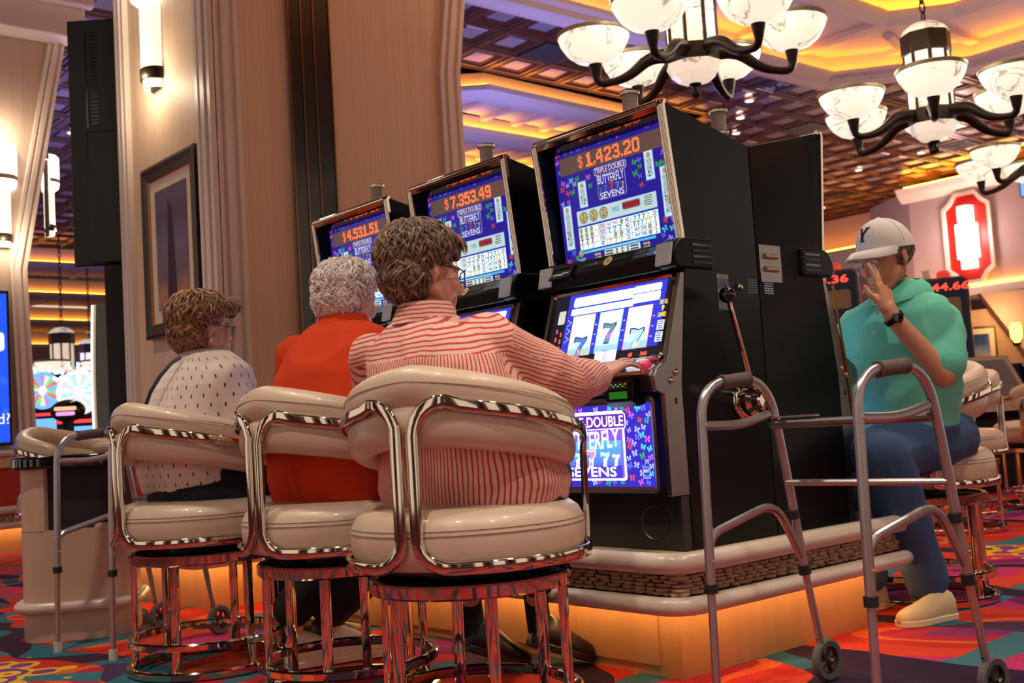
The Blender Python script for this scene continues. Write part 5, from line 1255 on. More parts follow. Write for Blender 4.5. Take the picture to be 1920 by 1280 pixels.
def eyeglasses(parent, loc, T, m_rim, w=0.046, h=0.032, rim=0.0013, x=0.112, z=0.004):
    R = MB(); o = None
    for s in (1, -1):
        m = MB(); pts = [(x - 0.010 * abs(a / (w / 2)) ** 2 * (1 if a * s > 0 else 0.3), s * 0.033 + a, z + b) for a, b in rrect(w, h, 0.011, 4)]
        m.tube(pts, rim, 6, True); xf(m, T); wsub(m, loc)
        if o is None: o = m.build('eyeglasses', m_rim, parent)
        else: m.build('lens_rim', m_rim, o)
        m = MB(); m.add([Vector(p) for p in pts], [tuple(range(len(pts)))]); xf(m, T); wsub(m, loc); m.build('lens', 'lens_glass', o, smooth=False)
        m = MB(); m.tube([(x - 0.010, s * (0.033 + w / 2), z + 0.008), (x - 0.03, s * 0.071, z + 0.010), (0.01, s * 0.083, z + 0.016), (-0.018, s * 0.086, z + 0.004)], rim * 1.1, 6); xf(m, T); wsub(m, loc); m.build('temple', m_rim, o)
    m = MB(); m.tube([(x, -0.012, z + 0.004), (x + 0.004, 0, z + 0.008), (x, 0.012, z + 0.004)], rim, 6); xf(m, T); wsub(m, loc); m.build('bridge', m_rim, o)
    return o
def eyes(parent, loc, T):
    for s in (1, -1):
        m = MB(); m.ball((0.0805, s * 0.031, 0.005), 0.0130, 14, 10); xf(m, T); wsub(m, loc); e = m.build('eye', 'eye_white', parent)
        m = MB(); m.ball((0.0895, s * 0.031, 0.000), (0.0048, 0.0058, 0.0058), 10, 8); xf(m, T); wsub(m, loc); m.build('iris', 'eye_dark', e)
def pat_attr(me, fn):
    """corner attribute 'pat' from fn(face centre, corner positions) -> list of (u, v)"""
    a = me.attributes.new('pat', 'FLOAT_VECTOR', 'CORNER'); v = mesh_np(me); out = np.zeros((len(me.loops), 3), np.float32)
    for p in me.polygons:
        ids = list(p.vertices); c = v[ids].mean(axis=0); out[p.loop_start:p.loop_start + len(ids), :2] = fn(c, v[ids])
    a.data.foreach_set('vector', out.ravel())
def skin_mat(name, c, red):
    m = mat(name, c, 0.45, sss=0.12, var=0.10, vscale=40, bump=0.15, bscale=240); return m
skin_mat('skin_fair', '#c98f76', 1); skin_mat('skin_tan', '#cf9676', 1); skin_mat('skin_pale', '#cf9a82', 1)
mat('eye_white', '#d9d2cc', 0.2); mat('eye_dark', '#1a120e', 0.15)
mat('lens_glass', (0.9, 0.95, 1.0), 0.03); MATS['lens_glass'].node_tree.nodes['Principled BSDF'].inputs['Alpha'].default_value = 0.14
mat('rim_dark', '#1d1b1f', 0.25, 0.7); mat('rim_steel', '#8c8a8e', 0.2, 1.0)
def stripe_mat():
    m = bpy.data.materials.new('shirt_striped'); m.use_nodes = True; nt = m.node_tree; b = nt.nodes['Principled BSDF']; L = nt.links.new
    a = nn(nt, 'ShaderNodeAttribute'); a.attribute_name = 'pat'; sx = nn(nt, 'ShaderNodeSeparateXYZ'); L(a.outputs['Vector'], sx.inputs[0])
    tc = nn(nt, 'ShaderNodeTexCoord'); nz = nn(nt, 'ShaderNodeTexNoise'); nz.inputs['Scale'].default_value = 14; L(tc.outputs['Object'], nz.inputs[0])
    wob = nn(nt, 'ShaderNodeMath', operation='MULTIPLY_ADD'); wob.inputs[1].default_value = 0.010; L(nz.outputs['Fac'], wob.inputs[0]); L(sx.outputs[0], wob.inputs[2])
    dv = nn(nt, 'ShaderNodeMath', operation='DIVIDE'); dv.inputs[1].default_value = 0.0122; L(wob.outputs[0], dv.inputs[0])
    fr = nn(nt, 'ShaderNodeMath', operation='FRACT'); L(dv.outputs[0], fr.inputs[0])
    cr = nn(nt, 'ShaderNodeValToRGB'); e = cr.color_ramp.elements; e[0].position = 0.0; e[0].color = (*lin('#d9b0a2'), 1); e[1].position = 1.0; e[1].color = (*lin('#d9b0a2'), 1)
    for p, c in ((0.28, '#d9b0a2'), (0.35, '#bd2f2a'), (0.62, '#bd2f2a'), (0.69, '#d9b0a2')): q = e.new(p); q.color = (*lin(c), 1)
    L(fr.outputs[0], cr.inputs[0]); L(cr.outputs[0], b.inputs['Base Color']); b.inputs['Roughness'].default_value = 0.8; b.inputs['Sheen Weight'].default_value = 0.1
    MATS['shirt_striped'] = m
stripe_mat()
def dash_mat():
    m = bpy.data.materials.new('top_dashed'); m.use_nodes = True; nt = m.node_tree; b = nt.nodes['Principled BSDF']; L = nt.links.new
    a = nn(nt, 'ShaderNodeAttribute'); a.attribute_name = 'pat'; sx = nn(nt, 'ShaderNodeSeparateXYZ'); L(a.outputs['Vector'], sx.inputs[0])
    def M(op, x, y=None):
        n_ = nn(nt, 'ShaderNodeMath', operation=op)
        for k, q in enumerate((x, y)):
            if q is None: continue
            if isinstance(q, (int, float)): n_.inputs[k].default_value = q
            else: L(q, n_.inputs[k])
        return n_.outputs[0]
    v = M('DIVIDE', sx.outputs[1], 0.034); row = M('FLOOR', v); fv = M('FRACT', v); off = M('MULTIPLY', M('MODULO', row, 2.0), 0.5); u = M('ADD', M('DIVIDE', sx.outputs[0], 0.046), off); fu = M('FRACT', u)
    d1 = M('LESS_THAN', M('ABSOLUTE', M('SUBTRACT', fu, 0.5)), 0.055); d2 = M('LESS_THAN', M('ABSOLUTE', M('SUBTRACT', fv, 0.5)), 0.20); k = M('MULTIPLY', d1, d2)
    mx = nn(nt, 'ShaderNodeMix', data_type='RGBA'); L(k, mx.inputs[0]); mx.inputs[6].default_value = (*lin('#d8c8c2'), 1); mx.inputs[7].default_value = (*lin('#2c2a3c'), 1); L(mx.outputs[2], b.inputs['Base Color']); b.inputs['Roughness'].default_value = 0.85
    MATS['top_dashed'] = m
dash_mat()
mat('sweater_orange', '#c43c18', 0.9, var=0.08, vscale=90, bump=0.15, bscale=500, spec=0.2)
mat('polo_mint', '#66cfb6', 0.8, var=0.05, vscale=50, bump=0.1, bscale=600, sheen=0.1)
mat('denim_navy', '#0e1320', 0.85, var=0.25, vscale=60, bump=0.2, bscale=700); mat('denim_blue', '#34507a', 0.85, var=0.30, vscale=9, bump=0.2, bscale=700)
mat('trouser_black', '#0e0e12', 0.85, var=0.2, vscale=50); mat('sock_black', '#0b0b0c', 0.9); mat('shoe_black', '#15100e', 0.35, var=0.2); mat('sneaker_white', '#d8ccc2', 0.6, var=0.05); mat('shoe_cream', '#cdb98f', 0.7, var=0.08, bump=0.2, bscale=400); mat('sole_cream', '#d9c7a2', 0.6)
mat('cotton_white', '#e6e2dd', 0.75, var=0.03, bump=0.1, bscale=500); mat('strap_navy', '#1e2436', 0.7); mat('letter_navy', '#10182e', 0.6); mat('pearl', '#e8e0d8', 0.2)
def sock_leg(mb, a, ra, b, rb): mb.cone(a, ra, b, rb)
# ================= woman in the striped shirt
KP = 0.881
L3 = V(1.83, 2.35, 0)
w3 = thing('person', 'woman with brown hair in a red striped shirt pressing the machine button', 'person', L3)
R3 = [(890, 945, 3.37, .285, .205, 20), (888, 905, 3.37, .298, .215, 20), (873, 850, 3.37, .280, .20, 20), (853, 790, 3.38, .265, .19, 19), (836, 730, 3.40, .258, .175, 18), (822, 682, 3.42, .250, .16, 17), (812, 645, 3.44, .225, .14, 15), (805, 615, 3.46, .165, .11, 13), (800, 595, 3.47, .085, .08, 10)]
T3 = frame(pt(796, 518, 3.50), -12, 6, -4, 0.95)
S3 = [pt(938, 648, 3.36), at(1052, 718, 3.08), at(1124, 706, 3.34)]
body = MB(); torso(body, R3, -0.03); head_shapes(T3, body); body.cone(pt(800, 600, 3.47), 0.052, pt(800, 545, 3.50), 0.047)
chain(body, S3 + [at(1134, 703, 3.37)], [.058, .048, .036, .031])
hand_shapes(body, at(1130, 704, 3.36), at(1184, 664, 3.50) - at(1130, 704, 3.36), (-0.35, -0.1, 1), [(0.12, 0.18, 0.12), (0.07, 0.2, 0.15), (0.14, 0.25, 0.2), (0.22, 0.3, 0.2)], flip=1, thumb=(0.6, 0.2), s=1.05)
LS = [pt(700, 672, 3.56), pt(716, 800, 3.70), pt(850, 770, 3.86)]
chain(body, LS, [.058, .045, .033]); hand_shapes(body, LS[2], LS[2] - LS[1], (0, 0, 1), [(0.3, 0.4, 0.3)] * 4, flip=-1)
C3 = V(1.82, 2.345, .685); f3, l3 = hdg(12); hipR, hipL = C3 - l3 * 0.125, C3 + l3 * 0.125
kR, kL = hipR + hdg(36)[0] * 0.37 + V(0, 0, -0.045), hipL + hdg(34)[0] * 0.40 + V(0, 0, -0.05); aR, aL = at(1004, 1128, 3.62), at(880, 1135, 3.60)
for h_, k_, a_ in ((hipR, kR, aR), (hipL, kL, aL)): chain(body, [h_, k_, a_, a_ + V(0.01, 0, -0.07)], [.085, .058, .036, .034])
finish('body', remesh(body, 0.0045, 3), 'skin_pale', w3, L3)
sh = MB(); torso(sh, R3); sh.cone(pt(905, 640, 3.40), 0.086, S3[0], 0.076); chain(sh, [S3[0], S3[1]], [.086, .085]); chain(sh, [S3[1], S3[1].lerp(S3[2], 0.78)], [.087, .068]); chain(sh, LS, [.078, .07, .055])
sm = remesh(sh, 0.0075, 6); wrinkle(sm, 0.013, 10, 3.0, (1, 1, 0.55))
f3, l3 = hdg(20); c3 = pt(850, 780, 3.38); zy = pt(830, 668, 3.25).z
def pat3(c, vs):
    p = Vector(tuple(map(float, c)))
    best = None
    for a, b in ((S3[0], S3[1]), (S3[1], S3[2])):
        t = max(0, min(1, (p - a).dot(b - a) / (b - a).length_squared)); q = a + (b - a) * t; d = (p - q).length
        if best is None or d < best[0]: best = (d, a, b, t)
    onarm = best[0] < 0.115 and (p - S3[0]).dot((S3[1] - S3[0]).normalized()) > -0.015 and (p - c3).dot(-l3) > 0.165
    out = []
    if onarm:
        a, b = best[1], best[2]; d = (b - a).normalized(); N = V(0, 0, 1).cross(d).normalized(); B = d.cross(N); a0 = None
        for v in vs:
            q = Vector(tuple(map(float, v))) - a; an = math.atan2(q.dot(B), q.dot(N))
            if a0 is None: a0 = an
            while an - a0 > PI: an -= 2 * PI
            while an - a0 < -PI: an += 2 * PI
            out.append((an * 0.075 + 0.25 * q.dot(d), 0))
    elif p.z > zy:
        for v in vs: q = Vector(tuple(map(float, v))) - c3; out.append((float(v[2]) + 0.10 * abs(q.dot(l3)) - 0.25 * q.dot(f3), 0))
    else:
        a0 = None
        for v in vs:
            q = Vector(tuple(map(float, v))) - c3; an = math.atan2(q.dot(l3), -q.dot(f3))
            if a0 is None: a0 = an
            while an - a0 > PI: an -= 2 * PI
            while an - a0 < -PI: an += 2 * PI
            out.append((an * 0.207, 0))
    return out
pat_attr(sm, pat3); finish('shirt', sm, 'shirt_striped', w3, L3, 'red and cream striped shirt')
def collar(parent, loc, c0, c1, r0, r1, deg, m, name='collar', tilt=V(0, 0, 0), h=0.045, fn=None):
    mb = MB(); n = 30; rings = []
    f, l = hdg(deg)
    for (c, r, e) in ((c0, r0, 0), (c1, r1, 0.0), (c1 + V(0, 0, 0.002), r1 + 0.006, 0), (c0 - V(0, 0, 0.012), r0 + 0.014, 0)):
        rings.append([c + f * (r * 1.0 * math.cos(2 * PI * k / n)) + l * (r * 1.02 * math.sin(2 * PI * k / n)) for k in range(n)])
    mb.loft(rings, False, True); wsub(mb, loc); o = mb.build(name, m, parent, angle=70)
    if fn:
        at_ = o.data.attributes.new('pat', 'FLOAT_VECTOR', 'CORNER'); arr = np.zeros((len(o.data.loops), 3), np.float32)
        for p in o.data.polygons:
            for li, vi in zip(p.loop_indices, p.vertices): arr[li, 0] = o.data.vertices[vi].co.z + loc[2]
        at_.data.foreach_set('vector', arr.ravel())
    return o
collar(w3, L3, pt(797, 600, 3.47), pt(796, 570, 3.475), 0.082, 0.066, 10, 'shirt_striped', fn=True)
tr = MB(); tr.loft([ring(pt(890, 952, 3.38), .25, .178, 20), ring(pt(889, 915, 3.38), .257, .182, 20), ring(pt(885, 885, 3.38), .24, .17, 20)], True)
chain(tr, [hipR, kR, aR.lerp(kR, 0.2)], [.130, .105, .066]); chain(tr, [hipL, kL, aL.lerp(kL, 0.2)], [.130, .105, .066])
tm_ = remesh(tr, 0.009, 6); wrinkle(tm_, 0.006, 9, 1.0); finish('trousers', tm_, 'denim_navy', w3, L3)
for a_ in (aR, aL):
    sk = MB(); sk.cone(a_ + V(0, 0, 0.03), 0.040, a_ + V(0.012, 0, -0.085), 0.042); s_ = remesh(sk, 0.006, 3); finish('sock', s_, 'sock_black', w3, L3)
    heel = a_ + V(-0.035, 0.0, -0.135); shoe(w3, L3, heel, V(heel.x + 0.215, heel.y - 0.06, 0.004), 'shoe_black', 'shoe_black', 0.044, 0.085, name='shoe')
def keep3(p): return not (p.x > 0.045 and p.z < 0.075) and not (p.x > 0.005 and p.z < 0.015) and not (abs(p.y) > 0.06 and -0.03 < p.x and p.z < 0.035) and p.z > -0.095
hair(w3, L3, T3, 'hair_brown', [((-0.020, 0, 0.062), (0.120, 0.100, 0.098)), ((-0.046, 0, 0.018), (0.086, 0.092, 0.100)), ((0.042, 0, 0.085), (0.058, 0.072, 0.052))], 4200, 0.058, 1.3, 0.0028, 4, keep3)
eyeglasses(w3, L3, T3, 'rim_dark', rim=0.0018); eyes(w3, L3, T3)
# ================= woman in the orange sweater
KP = 0.936
L2 = V(1.862, 3.047, 0)
w2 = thing('person', 'white-haired woman in an orange sweater at the middle machine', 'person', L2)
R2 = [(648, 938, 3.74, .25, .195, 10), (640, 890, 3.74, .268, .205, 10), (636, 830, 3.75, .268, .20, 10), (635, 760, 3.77, .258, .19, 10), (637, 700, 3.79, .245, .175, 10), (640, 655, 3.82, .222, .15, 10), (642, 625, 3.84, .165, .12, 10), (642, 604, 3.86, .09, .085, 10)]
T2_ = frame(pt(652, 568, 3.90), 8, 4, 0, 0.92)
body = MB(); torso(body, R2, -0.03); head_shapes(T2_, body); body.cone(pt(642, 615, 3.86), 0.055, pt(650, 585, 3.89), 0.05)
AR = [pt(742, 672, 3.68), pt(800, 790, 3.72), pt(830, 740, 3.98)]; AL = [pt(560, 672, 3.95), pt(548, 800, 4.02), pt(700, 790, 4.2)]
for ch, fl_ in ((AR, 1), (AL, -1)): chain(body, ch, [.055, .043, .032]); hand_shapes(body, ch[2], ch[2] - ch[1], (0, 0, 1), [(0.2, 0.3, 0.2)] * 4, flip=fl_)
C2 = V(1.85, 3.045, .685); f2, l2 = hdg(8); h2R, h2L = C2 - l2 * 0.12, C2 + l2 * 0.12; k2R, k2L = h2R + f2 * 0.40 + V(0, 0, -0.06), h2L + f2 * 0.40 + l2 * 0.05 + V(0, 0, -0.06); a2R, a2L = at(622, 1150, 3.96), at(550, 1150, 3.90)
for h_, k_, a_ in ((h2R, k2R, a2R), (h2L, k2L, a2L)): chain(body, [h_, k_, a_, a_ + V(0, 0, -0.06)], [.085, .058, .036, .034])
finish('body', remesh(body, 0.005, 3), 'skin_pale', w2, L2)
sh = MB(); torso(sh, R2); chain(sh, AL, [.082, .075, .055]); chain(sh, AR, [.082, .075, .055]); sm = remesh(sh, 0.009, 8); wrinkle(sm, 0.016, 8, 5.0, (1, 1, 0.7)); finish('sweater', sm, 'sweater_orange', w2, L2, 'orange knit sweater')
collar(w2, L2, pt(642, 612, 3.86), pt(644, 592, 3.87), 0.080, 0.068, 10, 'sweater_orange')
tr = MB(); tr.loft([ring(pt(648, 945, 3.75), .234, .178, 10), ring(pt(645, 905, 3.75), .243, .178, 10)], True)
chain(tr, [h2R, k2R, a2R + V(0, 0, .02)], [.12, .095, .075]); chain(tr, [h2L, k2L, a2L + V(0, 0, .02)], [.12, .095, .075]); tm_ = remesh(tr, 0.009, 6); wrinkle(tm_, 0.006, 9, 2.0); finish('trousers', tm_, 'trouser_black', w2, L2)
for a_ in (a2R, a2L):
    heel = a_ + V(-0.03, 0.0, 0); heel.z = 0.004; shoe(w2, L2, heel, heel + V(0.25, -0.05, 0.0), 'sneaker_white', 'sneaker_white', 0.048, 0.095, name='sneaker')
def keep2(p): return not (p.x > 0.045 and p.z < 0.06) and not (p.x > 0.01 and p.z < -0.01) and not (abs(p.y) > 0.06 and -0.02 < p.x and p.z < 0.02) and p.z > -0.085
hair(w2, L2, T2_, 'hair_white', [((-0.012, 0, 0.062), (0.118, 0.104, 0.096)), ((-0.046, 0, 0.020), (0.082, 0.092, 0.094)), ((0.05, 0, 0.085), (0.062, 0.075, 0.050))], 3200, 0.050, 2.2, 0.0032, 8, keep2)
# ================= woman in the white dashed top
KP = 0.976
L1 = V(1.765, 3.891, 0)
w1_ = thing('person', 'woman with light brown hair in a white top with small dark dashes', 'person', L1)
R1 = [(378, 918, 4.20, .235, .19, 5), (370, 880, 4.20, .25, .20, 5), (366, 840, 4.20, .25, .195, 5), (372, 780, 4.21, .235, .185, 5), (382, 725, 4.23, .225, .165, 5), (390, 695, 4.24, .195, .14, 4), (388, 672, 4.25, .13, .105, 3), (380, 655, 4.26, .075, .075, 0)]
T1 = frame(pt(383, 622, 4.27), -8, 2, 0, 0.97)
body = MB(); torso(body, R1, -0.03); head_shapes(T1, body); body.cone(pt(376, 668, 4.26), 0.055, pt(378, 635, 4.27), 0.05)
BR = [pt(418, 712, 4.12), pt(448, 790, 4.10), pt(560, 780, 4.32)]; BL = [pt(350, 712, 4.38), pt(380, 800, 4.45), pt(520, 790, 4.62)]
for ch, fl_ in ((BR, 1), (BL, -1)): chain(body, ch, [.055, .043, .032]); hand_shapes(body, ch[2], ch[2] - ch[1], (0, 0, 1), [(0.2, 0.3, 0.2)] * 4, flip=fl_)
C1 = V(1.76, 3.89, .685); f1, l1 = hdg(5); h1R, h1L = C1 - l1 * 0.12, C1 + l1 * 0.12; k1R, k1L = h1R + f1 * 0.42 + V(0, 0, -0.05), h1L + f1 * 0.42 + V(0, 0, -0.05); a1R, a1L = k1R + V(0.0, 0, -0.45), k1L + V(0.0, 0, -0.45)
for h_, k_, a_ in ((h1R, k1R, a1R), (h1L, k1L, a1L)): chain(body, [h_, k_, a_, a_ + V(0, 0, -0.06)], [.085, .058, .036, .034])
finish('body', remesh(body, 0.005, 3), 'skin_fair', w1_, L1)
sh = MB(); torso(sh, R1); chain(sh, [BR[0], BR[1]], [.082, .078]); chain(sh, [BL[0], BL[1]], [.082, .075]); sm = remesh(sh, 0.008, 7); wrinkle(sm, 0.012, 9, 9.0, (1, 1, 0.7))
c1_ = pt(372, 780, 4.21); f1, l1 = hdg(5)
def pat1(c, vs):
    out = []; a0 = None
    for v in vs:
        q = Vector(tuple(map(float, v))) - c1_; an = math.atan2(q.dot(f1), -q.dot(l1))
        if a0 is None: a0 = an
        while an - a0 > PI: an -= 2 * PI
        while an - a0 < -PI: an += 2 * PI
        out.append((an * 0.22 + 2.0, float(v[2]) * 1.0 + 0.0))
    return out
pat_attr(sm, pat1); finish('blouse', sm, 'top_dashed', w1_, L1, 'white top with small dark dashes')
tr = MB(); tr.loft([ring(pt(392, 946, 4.18), .22, .20, 5), ring(pt(388, 905, 4.19), .235, .195, 5)], True)
chain(tr, [h1R, k1R, a1R], [.118, .10, .07]); chain(tr, [h1L, k1L, a1L], [.118, .10, .07]); tm_ = remesh(tr, 0.009, 6); wrinkle(tm_, 0.006, 9, 4.0); finish('jeans', tm_, 'denim_navy', w1_, L1)
for a_ in (a1R, a1L):
    heel = a_ + V(-0.04, 0.0, -0.15); heel.z = 0.004; shoe(w1_, L1, heel, heel + V(0.24, 0, 0.0), 'shoe_black', 'shoe_black', 0.045, 0.085, name='shoe')
m = MB(); pp = [pt(338, 669, 4.14), pt(322, 680, 4.12), pt(300, 705, 4.10), pt(282, 735, 4.09), pt(268, 775, 4.10), pt(262, 830, 4.12)]
m.tube(pp, 1.0, sec=rrect(0.004, 0.016, 0.0015, 1), nrm=[(-0.6, -0.6, 0.5)] * len(pp)); wsub(m, L1); m.build('bag_strap', 'strap_navy', w1_)
hair(w1_, L1, T1, 'hair_tan', [((-0.018, 0, 0.062), (0.120, 0.098, 0.094)), ((-0.048, 0, 0.018), (0.084, 0.090, 0.098)), ((0.055, 0, 0.088), (0.064, 0.072, 0.046))], 3200, 0.062, 1.5, 0.0030, 12, keep3)
eyeglasses(w1_, L1, T1, 'rim_dark'); eyes(w1_, L1, T1)
m = MB(); m.ball(T1 @ V(0.0, -0.083, -0.040), 0.007, 10, 8); wsub(m, L1); m.build('earring', 'pearl', w1_)
# ================= man with the white cap
KP = 1.0
LM = V(4.10, 2.33, 0)
mn = thing('person', 'man in a mint polo shirt, jeans and white cap, hand on cheek', 'person', LM)
RM = [(1692, 812, 4.28, .205, .155, 184), (1690, 770, 4.28, .222, .17, 184), (1687, 700, 4.28, .224, .165, 184), (1686, 632, 4.29, .216, .145, 184), (1687, 592, 4.30, .204, .128, 183), (1690, 564, 4.31, .158, .105, 181), (1692, 545, 4.31, .092, .085, 180), (1690, 530, 4.31, .068, .068, 178)]
TM_ = frame(at(1662, 487, 4.28), 168, 13, 0, 1.05)
body = MB(); torso(body, RM, -0.03); head_shapes(TM_, body, False); body.cone(at(1690, 585, 4.31), 0.060, at(1682, 535, 4.31), 0.056)
AM = [at(1766, 602, 4.26), at(1768, 702, 4.08), at(1672, 592, 4.09)]
chain(body, AM, [.060, .046, .031]); 
wri = AM[2]; hd_ = at(1652, 520, 4.155) - wri
chain(body, [wri, at(1666, 578, 4.10)], [.031, .030])
hand_shapes(body, at(1667, 582, 4.095), hd_, RW @ np.array([0.55, 0.2, -0.8]), [(0.0, 0.12, 0.08), (0.02, 0.16, 0.10), (0.95, 0.55, 0.25), (1.05, 0.55, 0.25)], flip=1, splay=(-.10, .0, .05, .1), thumb=(0.5, 0.1), s=1.14)
AN = [at(1602, 620, 4.40), at(1560, 730, 4.40), at(1520, 760, 4.15)]; chain(body, AN, [.060, .046, .032])
hand_shapes(body, AN[2], AN[2] - AN[1], (0, 0, 1), [(0.3, 0.4, 0.3)] * 4, flip=1)
hML, hMR = V(4.07, 2.24, .655), V(4.07, 2.46, .655); kML = at(1650, 852, 4.02); kMR = V(3.70, 2.50, .60); aML = at(1742, 1098, 4.10); aMR = V(3.86, 2.50, .14)
for h_, k_, a_ in ((hML, kML, aML), (hMR, kMR, aMR)): chain(body, [h_, k_, a_, a_ + V(0, 0, -0.05)], [.085, .06, .040, .036])
finish('body', remesh(body, 0.0045, 2), 'skin_tan', mn, LM)
sh = MB(); torso(sh, RM); chain(sh, [at(1718, 606, 4.30), AM[0], AM[0].lerp(AM[1], 0.84)], [.100, .076, .082]); chain(sh, [at(1652, 606, 4.33), AN[0], AN[0].lerp(AN[1], 0.8)], [.105, .078, .080]); sm = remesh(sh, 0.008, 6); wrinkle(sm, 0.020, 8, 15.0, (1, 1, 0.6)); finish('polo_shirt', sm, 'polo_mint', mn, LM, 'mint green polo shirt')
# polo collar: two folded flaps
fM, lM = hdg(182); cM = at(1690, 534, 4.31)
for s in (1, -1):
    mb = MB(); rings = []
    for k in range(11):
        t = k / 10; a = s * (0.10 + t * (PI - 0.10)); e = (1 - t) ** 2; dr = fM * math.cos(a) + lM * math.sin(a)
        top = cM + dr * 0.076 + V(0, 0, 0.012 - 0.016 * math.cos(a)); low = cM + dr * (0.112 + 0.034 * e) + V(0, 0, -0.026 - 0.058 * e); md = (top + low) / 2 + dr * 0.006 + V(0, 0, 0.003)
        rings.append([top, md, low, low - V(0, 0, 0.004), md - dr * 0.006 - V(0, 0, 0.006), top - V(0, 0, 0.014)])
    mb.loft(rings, True); wsub(mb, LM); mb.build('collar_flap', 'polo_mint', mn, angle=60)
for k in range(2):
    b_ = MB(); b_.lathe([(0.006, 0), (0.006, 0.002), (0.0, 0.003)], at(1644 - 6 * k, 588 + 36 * k, 4.135), 10, (-0.9, -0.35, 0.1)); wsub(b_, LM); b_.build('shirt_button', 'cotton_white', mn)
tr = MB(); tr.loft([ring(at(1692, 835, 4.28), .20, .16, 184), ring(at(1692, 800, 4.28), .21, .16, 184)], True)
chain(tr, [hML, kML, aML.lerp(kML, 0.04)], [.115, .105, .075]); chain(tr, [hMR, kMR, aMR], [.115, .100, .075]); tm_ = remesh(tr, 0.008, 6); wrinkle(tm_, 0.018, 8, 21.0, (1, 1, 0.6)); finish('jeans', tm_, 'denim_blue', mn, LM, 'blue denim jeans')
hl = V(3.845, 2.165, 0.0); shoe(mn, LM, hl, hl + V(-0.25, 0.055, 0), 'shoe_cream', 'sole_cream', 0.050, 0.085, name='shoe', label='cream slip-on shoe')
shoe(mn, LM, V(3.93, 2.50, 0), V(3.68, 2.50, 0), 'shoe_cream', 'sole_cream', 0.050, 0.085, name='shoe')
# cap
cp = MB(); prof = []
N1 = 12
rings = []
for i in range(N1 + 1):
    t = i / N1 * PI / 2; rings.append([(-0.010 + 0.112 * math.cos(t) * math.cos(2 * PI * k / 32) * (1.0), 0.094 * math.cos(t) * math.sin(2 * PI * k / 32), 0.036 + 0.118 * math.sin(t) ** 0.92 + 0.012 * math.cos(2 * PI * k / 32) * math.cos(t) - 0.0) for k in range(32)])
cp.loft(rings, True); xf(cp, TM_); wsub(cp, LM); cap = cp.build('cap', 'cotton_white', mn, angle=80, label='white baseball cap with a dark letter Y')
cp = MB(); rings = []
for k in range(15):
    a = math.radians(-78 + 156 * k / 14); e = math.cos(a) ** 0.7 if math.cos(a) > 0 else 0
    ins = V(-0.010 + 0.110 * math.cos(a), 0.093 * math.sin(a), 0.046 + 0.010 * math.cos(a)); out = V(-0.010 + 0.110 * math.cos(a) + 0.078 * e, 0.096 * math.sin(a) * 0.96, 0.046 - 0.020 + 0.030 * math.cos(a) ** 2 - 0.016 * e); md = (ins + out) / 2 + V(0, 0, 0.010 * e)
    th = V(0, 0, -0.004); rings.append([ins, md, out, out + th, md + th, ins + th])
cp.loft(rings, True); xf(cp, TM_); wsub(cp, LM); cp.build('brim', 'cotton_white', cap, angle=60)
cp = MB(); cp.ball((-0.010, 0, 0.154), (0.010, 0.010, 0.005), 10, 6); xf(cp, TM_); wsub(cp, LM); cp.build('cap_button', 'cotton_white', cap)
for k in range(6):
    a = PI / 6 + k * PI / 3; cp = MB(); cp.tube([(-0.010 + 0.1125 * math.cos(t) * math.cos(a), 0.0945 * math.cos(t) * math.sin(a), 0.036 + 0.1185 * math.sin(t) ** 0.92 + 0.012 * math.cos(a) * math.cos(t)) for t in [PI / 2 * i / 10 for i in range(1, 11)]], 0.0011, 5); xf(cp, TM_); wsub(cp, LM); cp.build('cap_seam', 'cotton_white', cap)
# the letter Y, wrapped on the front of the dome
def dome(y, z):
    s_ = max(0.0, min(1, (z - 0.036) / 0.118)); t = math.asin(s_ ** (1 / 0.92)); c = math.cos(t); sy = max(-1, min(1, y / max(0.094 * c, 1e-3))); return -0.010 + 0.112 * c * math.sqrt(max(0, 1 - sy * sy)) + 0.0015
YP = [[(-.5, .5), (-.12, .5), (-.12, .42), (-.5, .42)], [(.12, .5), (.5, .5), (.5, .42), (.12, .42)], [(-.44, .43), (-.18, .43), (.12, -.02), (-.12, -.02)], [(.14, .43), (.40, .43), (.14, -.02), (-.10, -.02)], [(-.14, 0), (.14, 0), (.14, -.43), (-.14, -.43)], [(-.25, -.42), (.25, -.42), (.25, -.5), (-.25, -.5)]]
lt = MB()
for q in YP:
    # subdivide each stroke so that it follows the curve
    for i in range(4):
        for j in range(4):
            def B(u, v): return tuple((1 - u) * (1 - v) * q[0][k] + u * (1 - v) * q[1][k] + u * v * q[2][k] + (1 - u) * v * q[3][k] for k in (0, 1))
            pts = [B(i / 4, j / 4), B((i + 1) / 4, j / 4), B((i + 1) / 4, (j + 1) / 4), B(i / 4, (j + 1) / 4)]
            vs = []
            for a, b in pts: y = -a * 0.048; z = 0.110 + b * 0.048; vs.append((dome(y, z - 0.008) + 0.001, -y * -1, z))
            lt.add([V(*p) for p in vs], [(0, 1, 2, 3)])
xf(lt, TM_); wsub(lt, LM); lt.build('cap_letter', 'letter_navy', cap, smooth=False)
def keepm(p): return abs(p.y) > 0.03 and p.x < 0.02 and -0.05 < p.z < 0.05 and not (abs(p.y) > 0.07 and p.x > -0.03 and p.z < 0.02)
hair(mn, LM, TM_, 'hair_grey', [((-0.022, 0, 0.035), (0.098, 0.083, 0.08))], 260, 0.022, 0.5, 0.002, 5, keepm)
eyeglasses(mn, LM, TM_, 'rim_steel'); eyes(mn, LM, TM_)
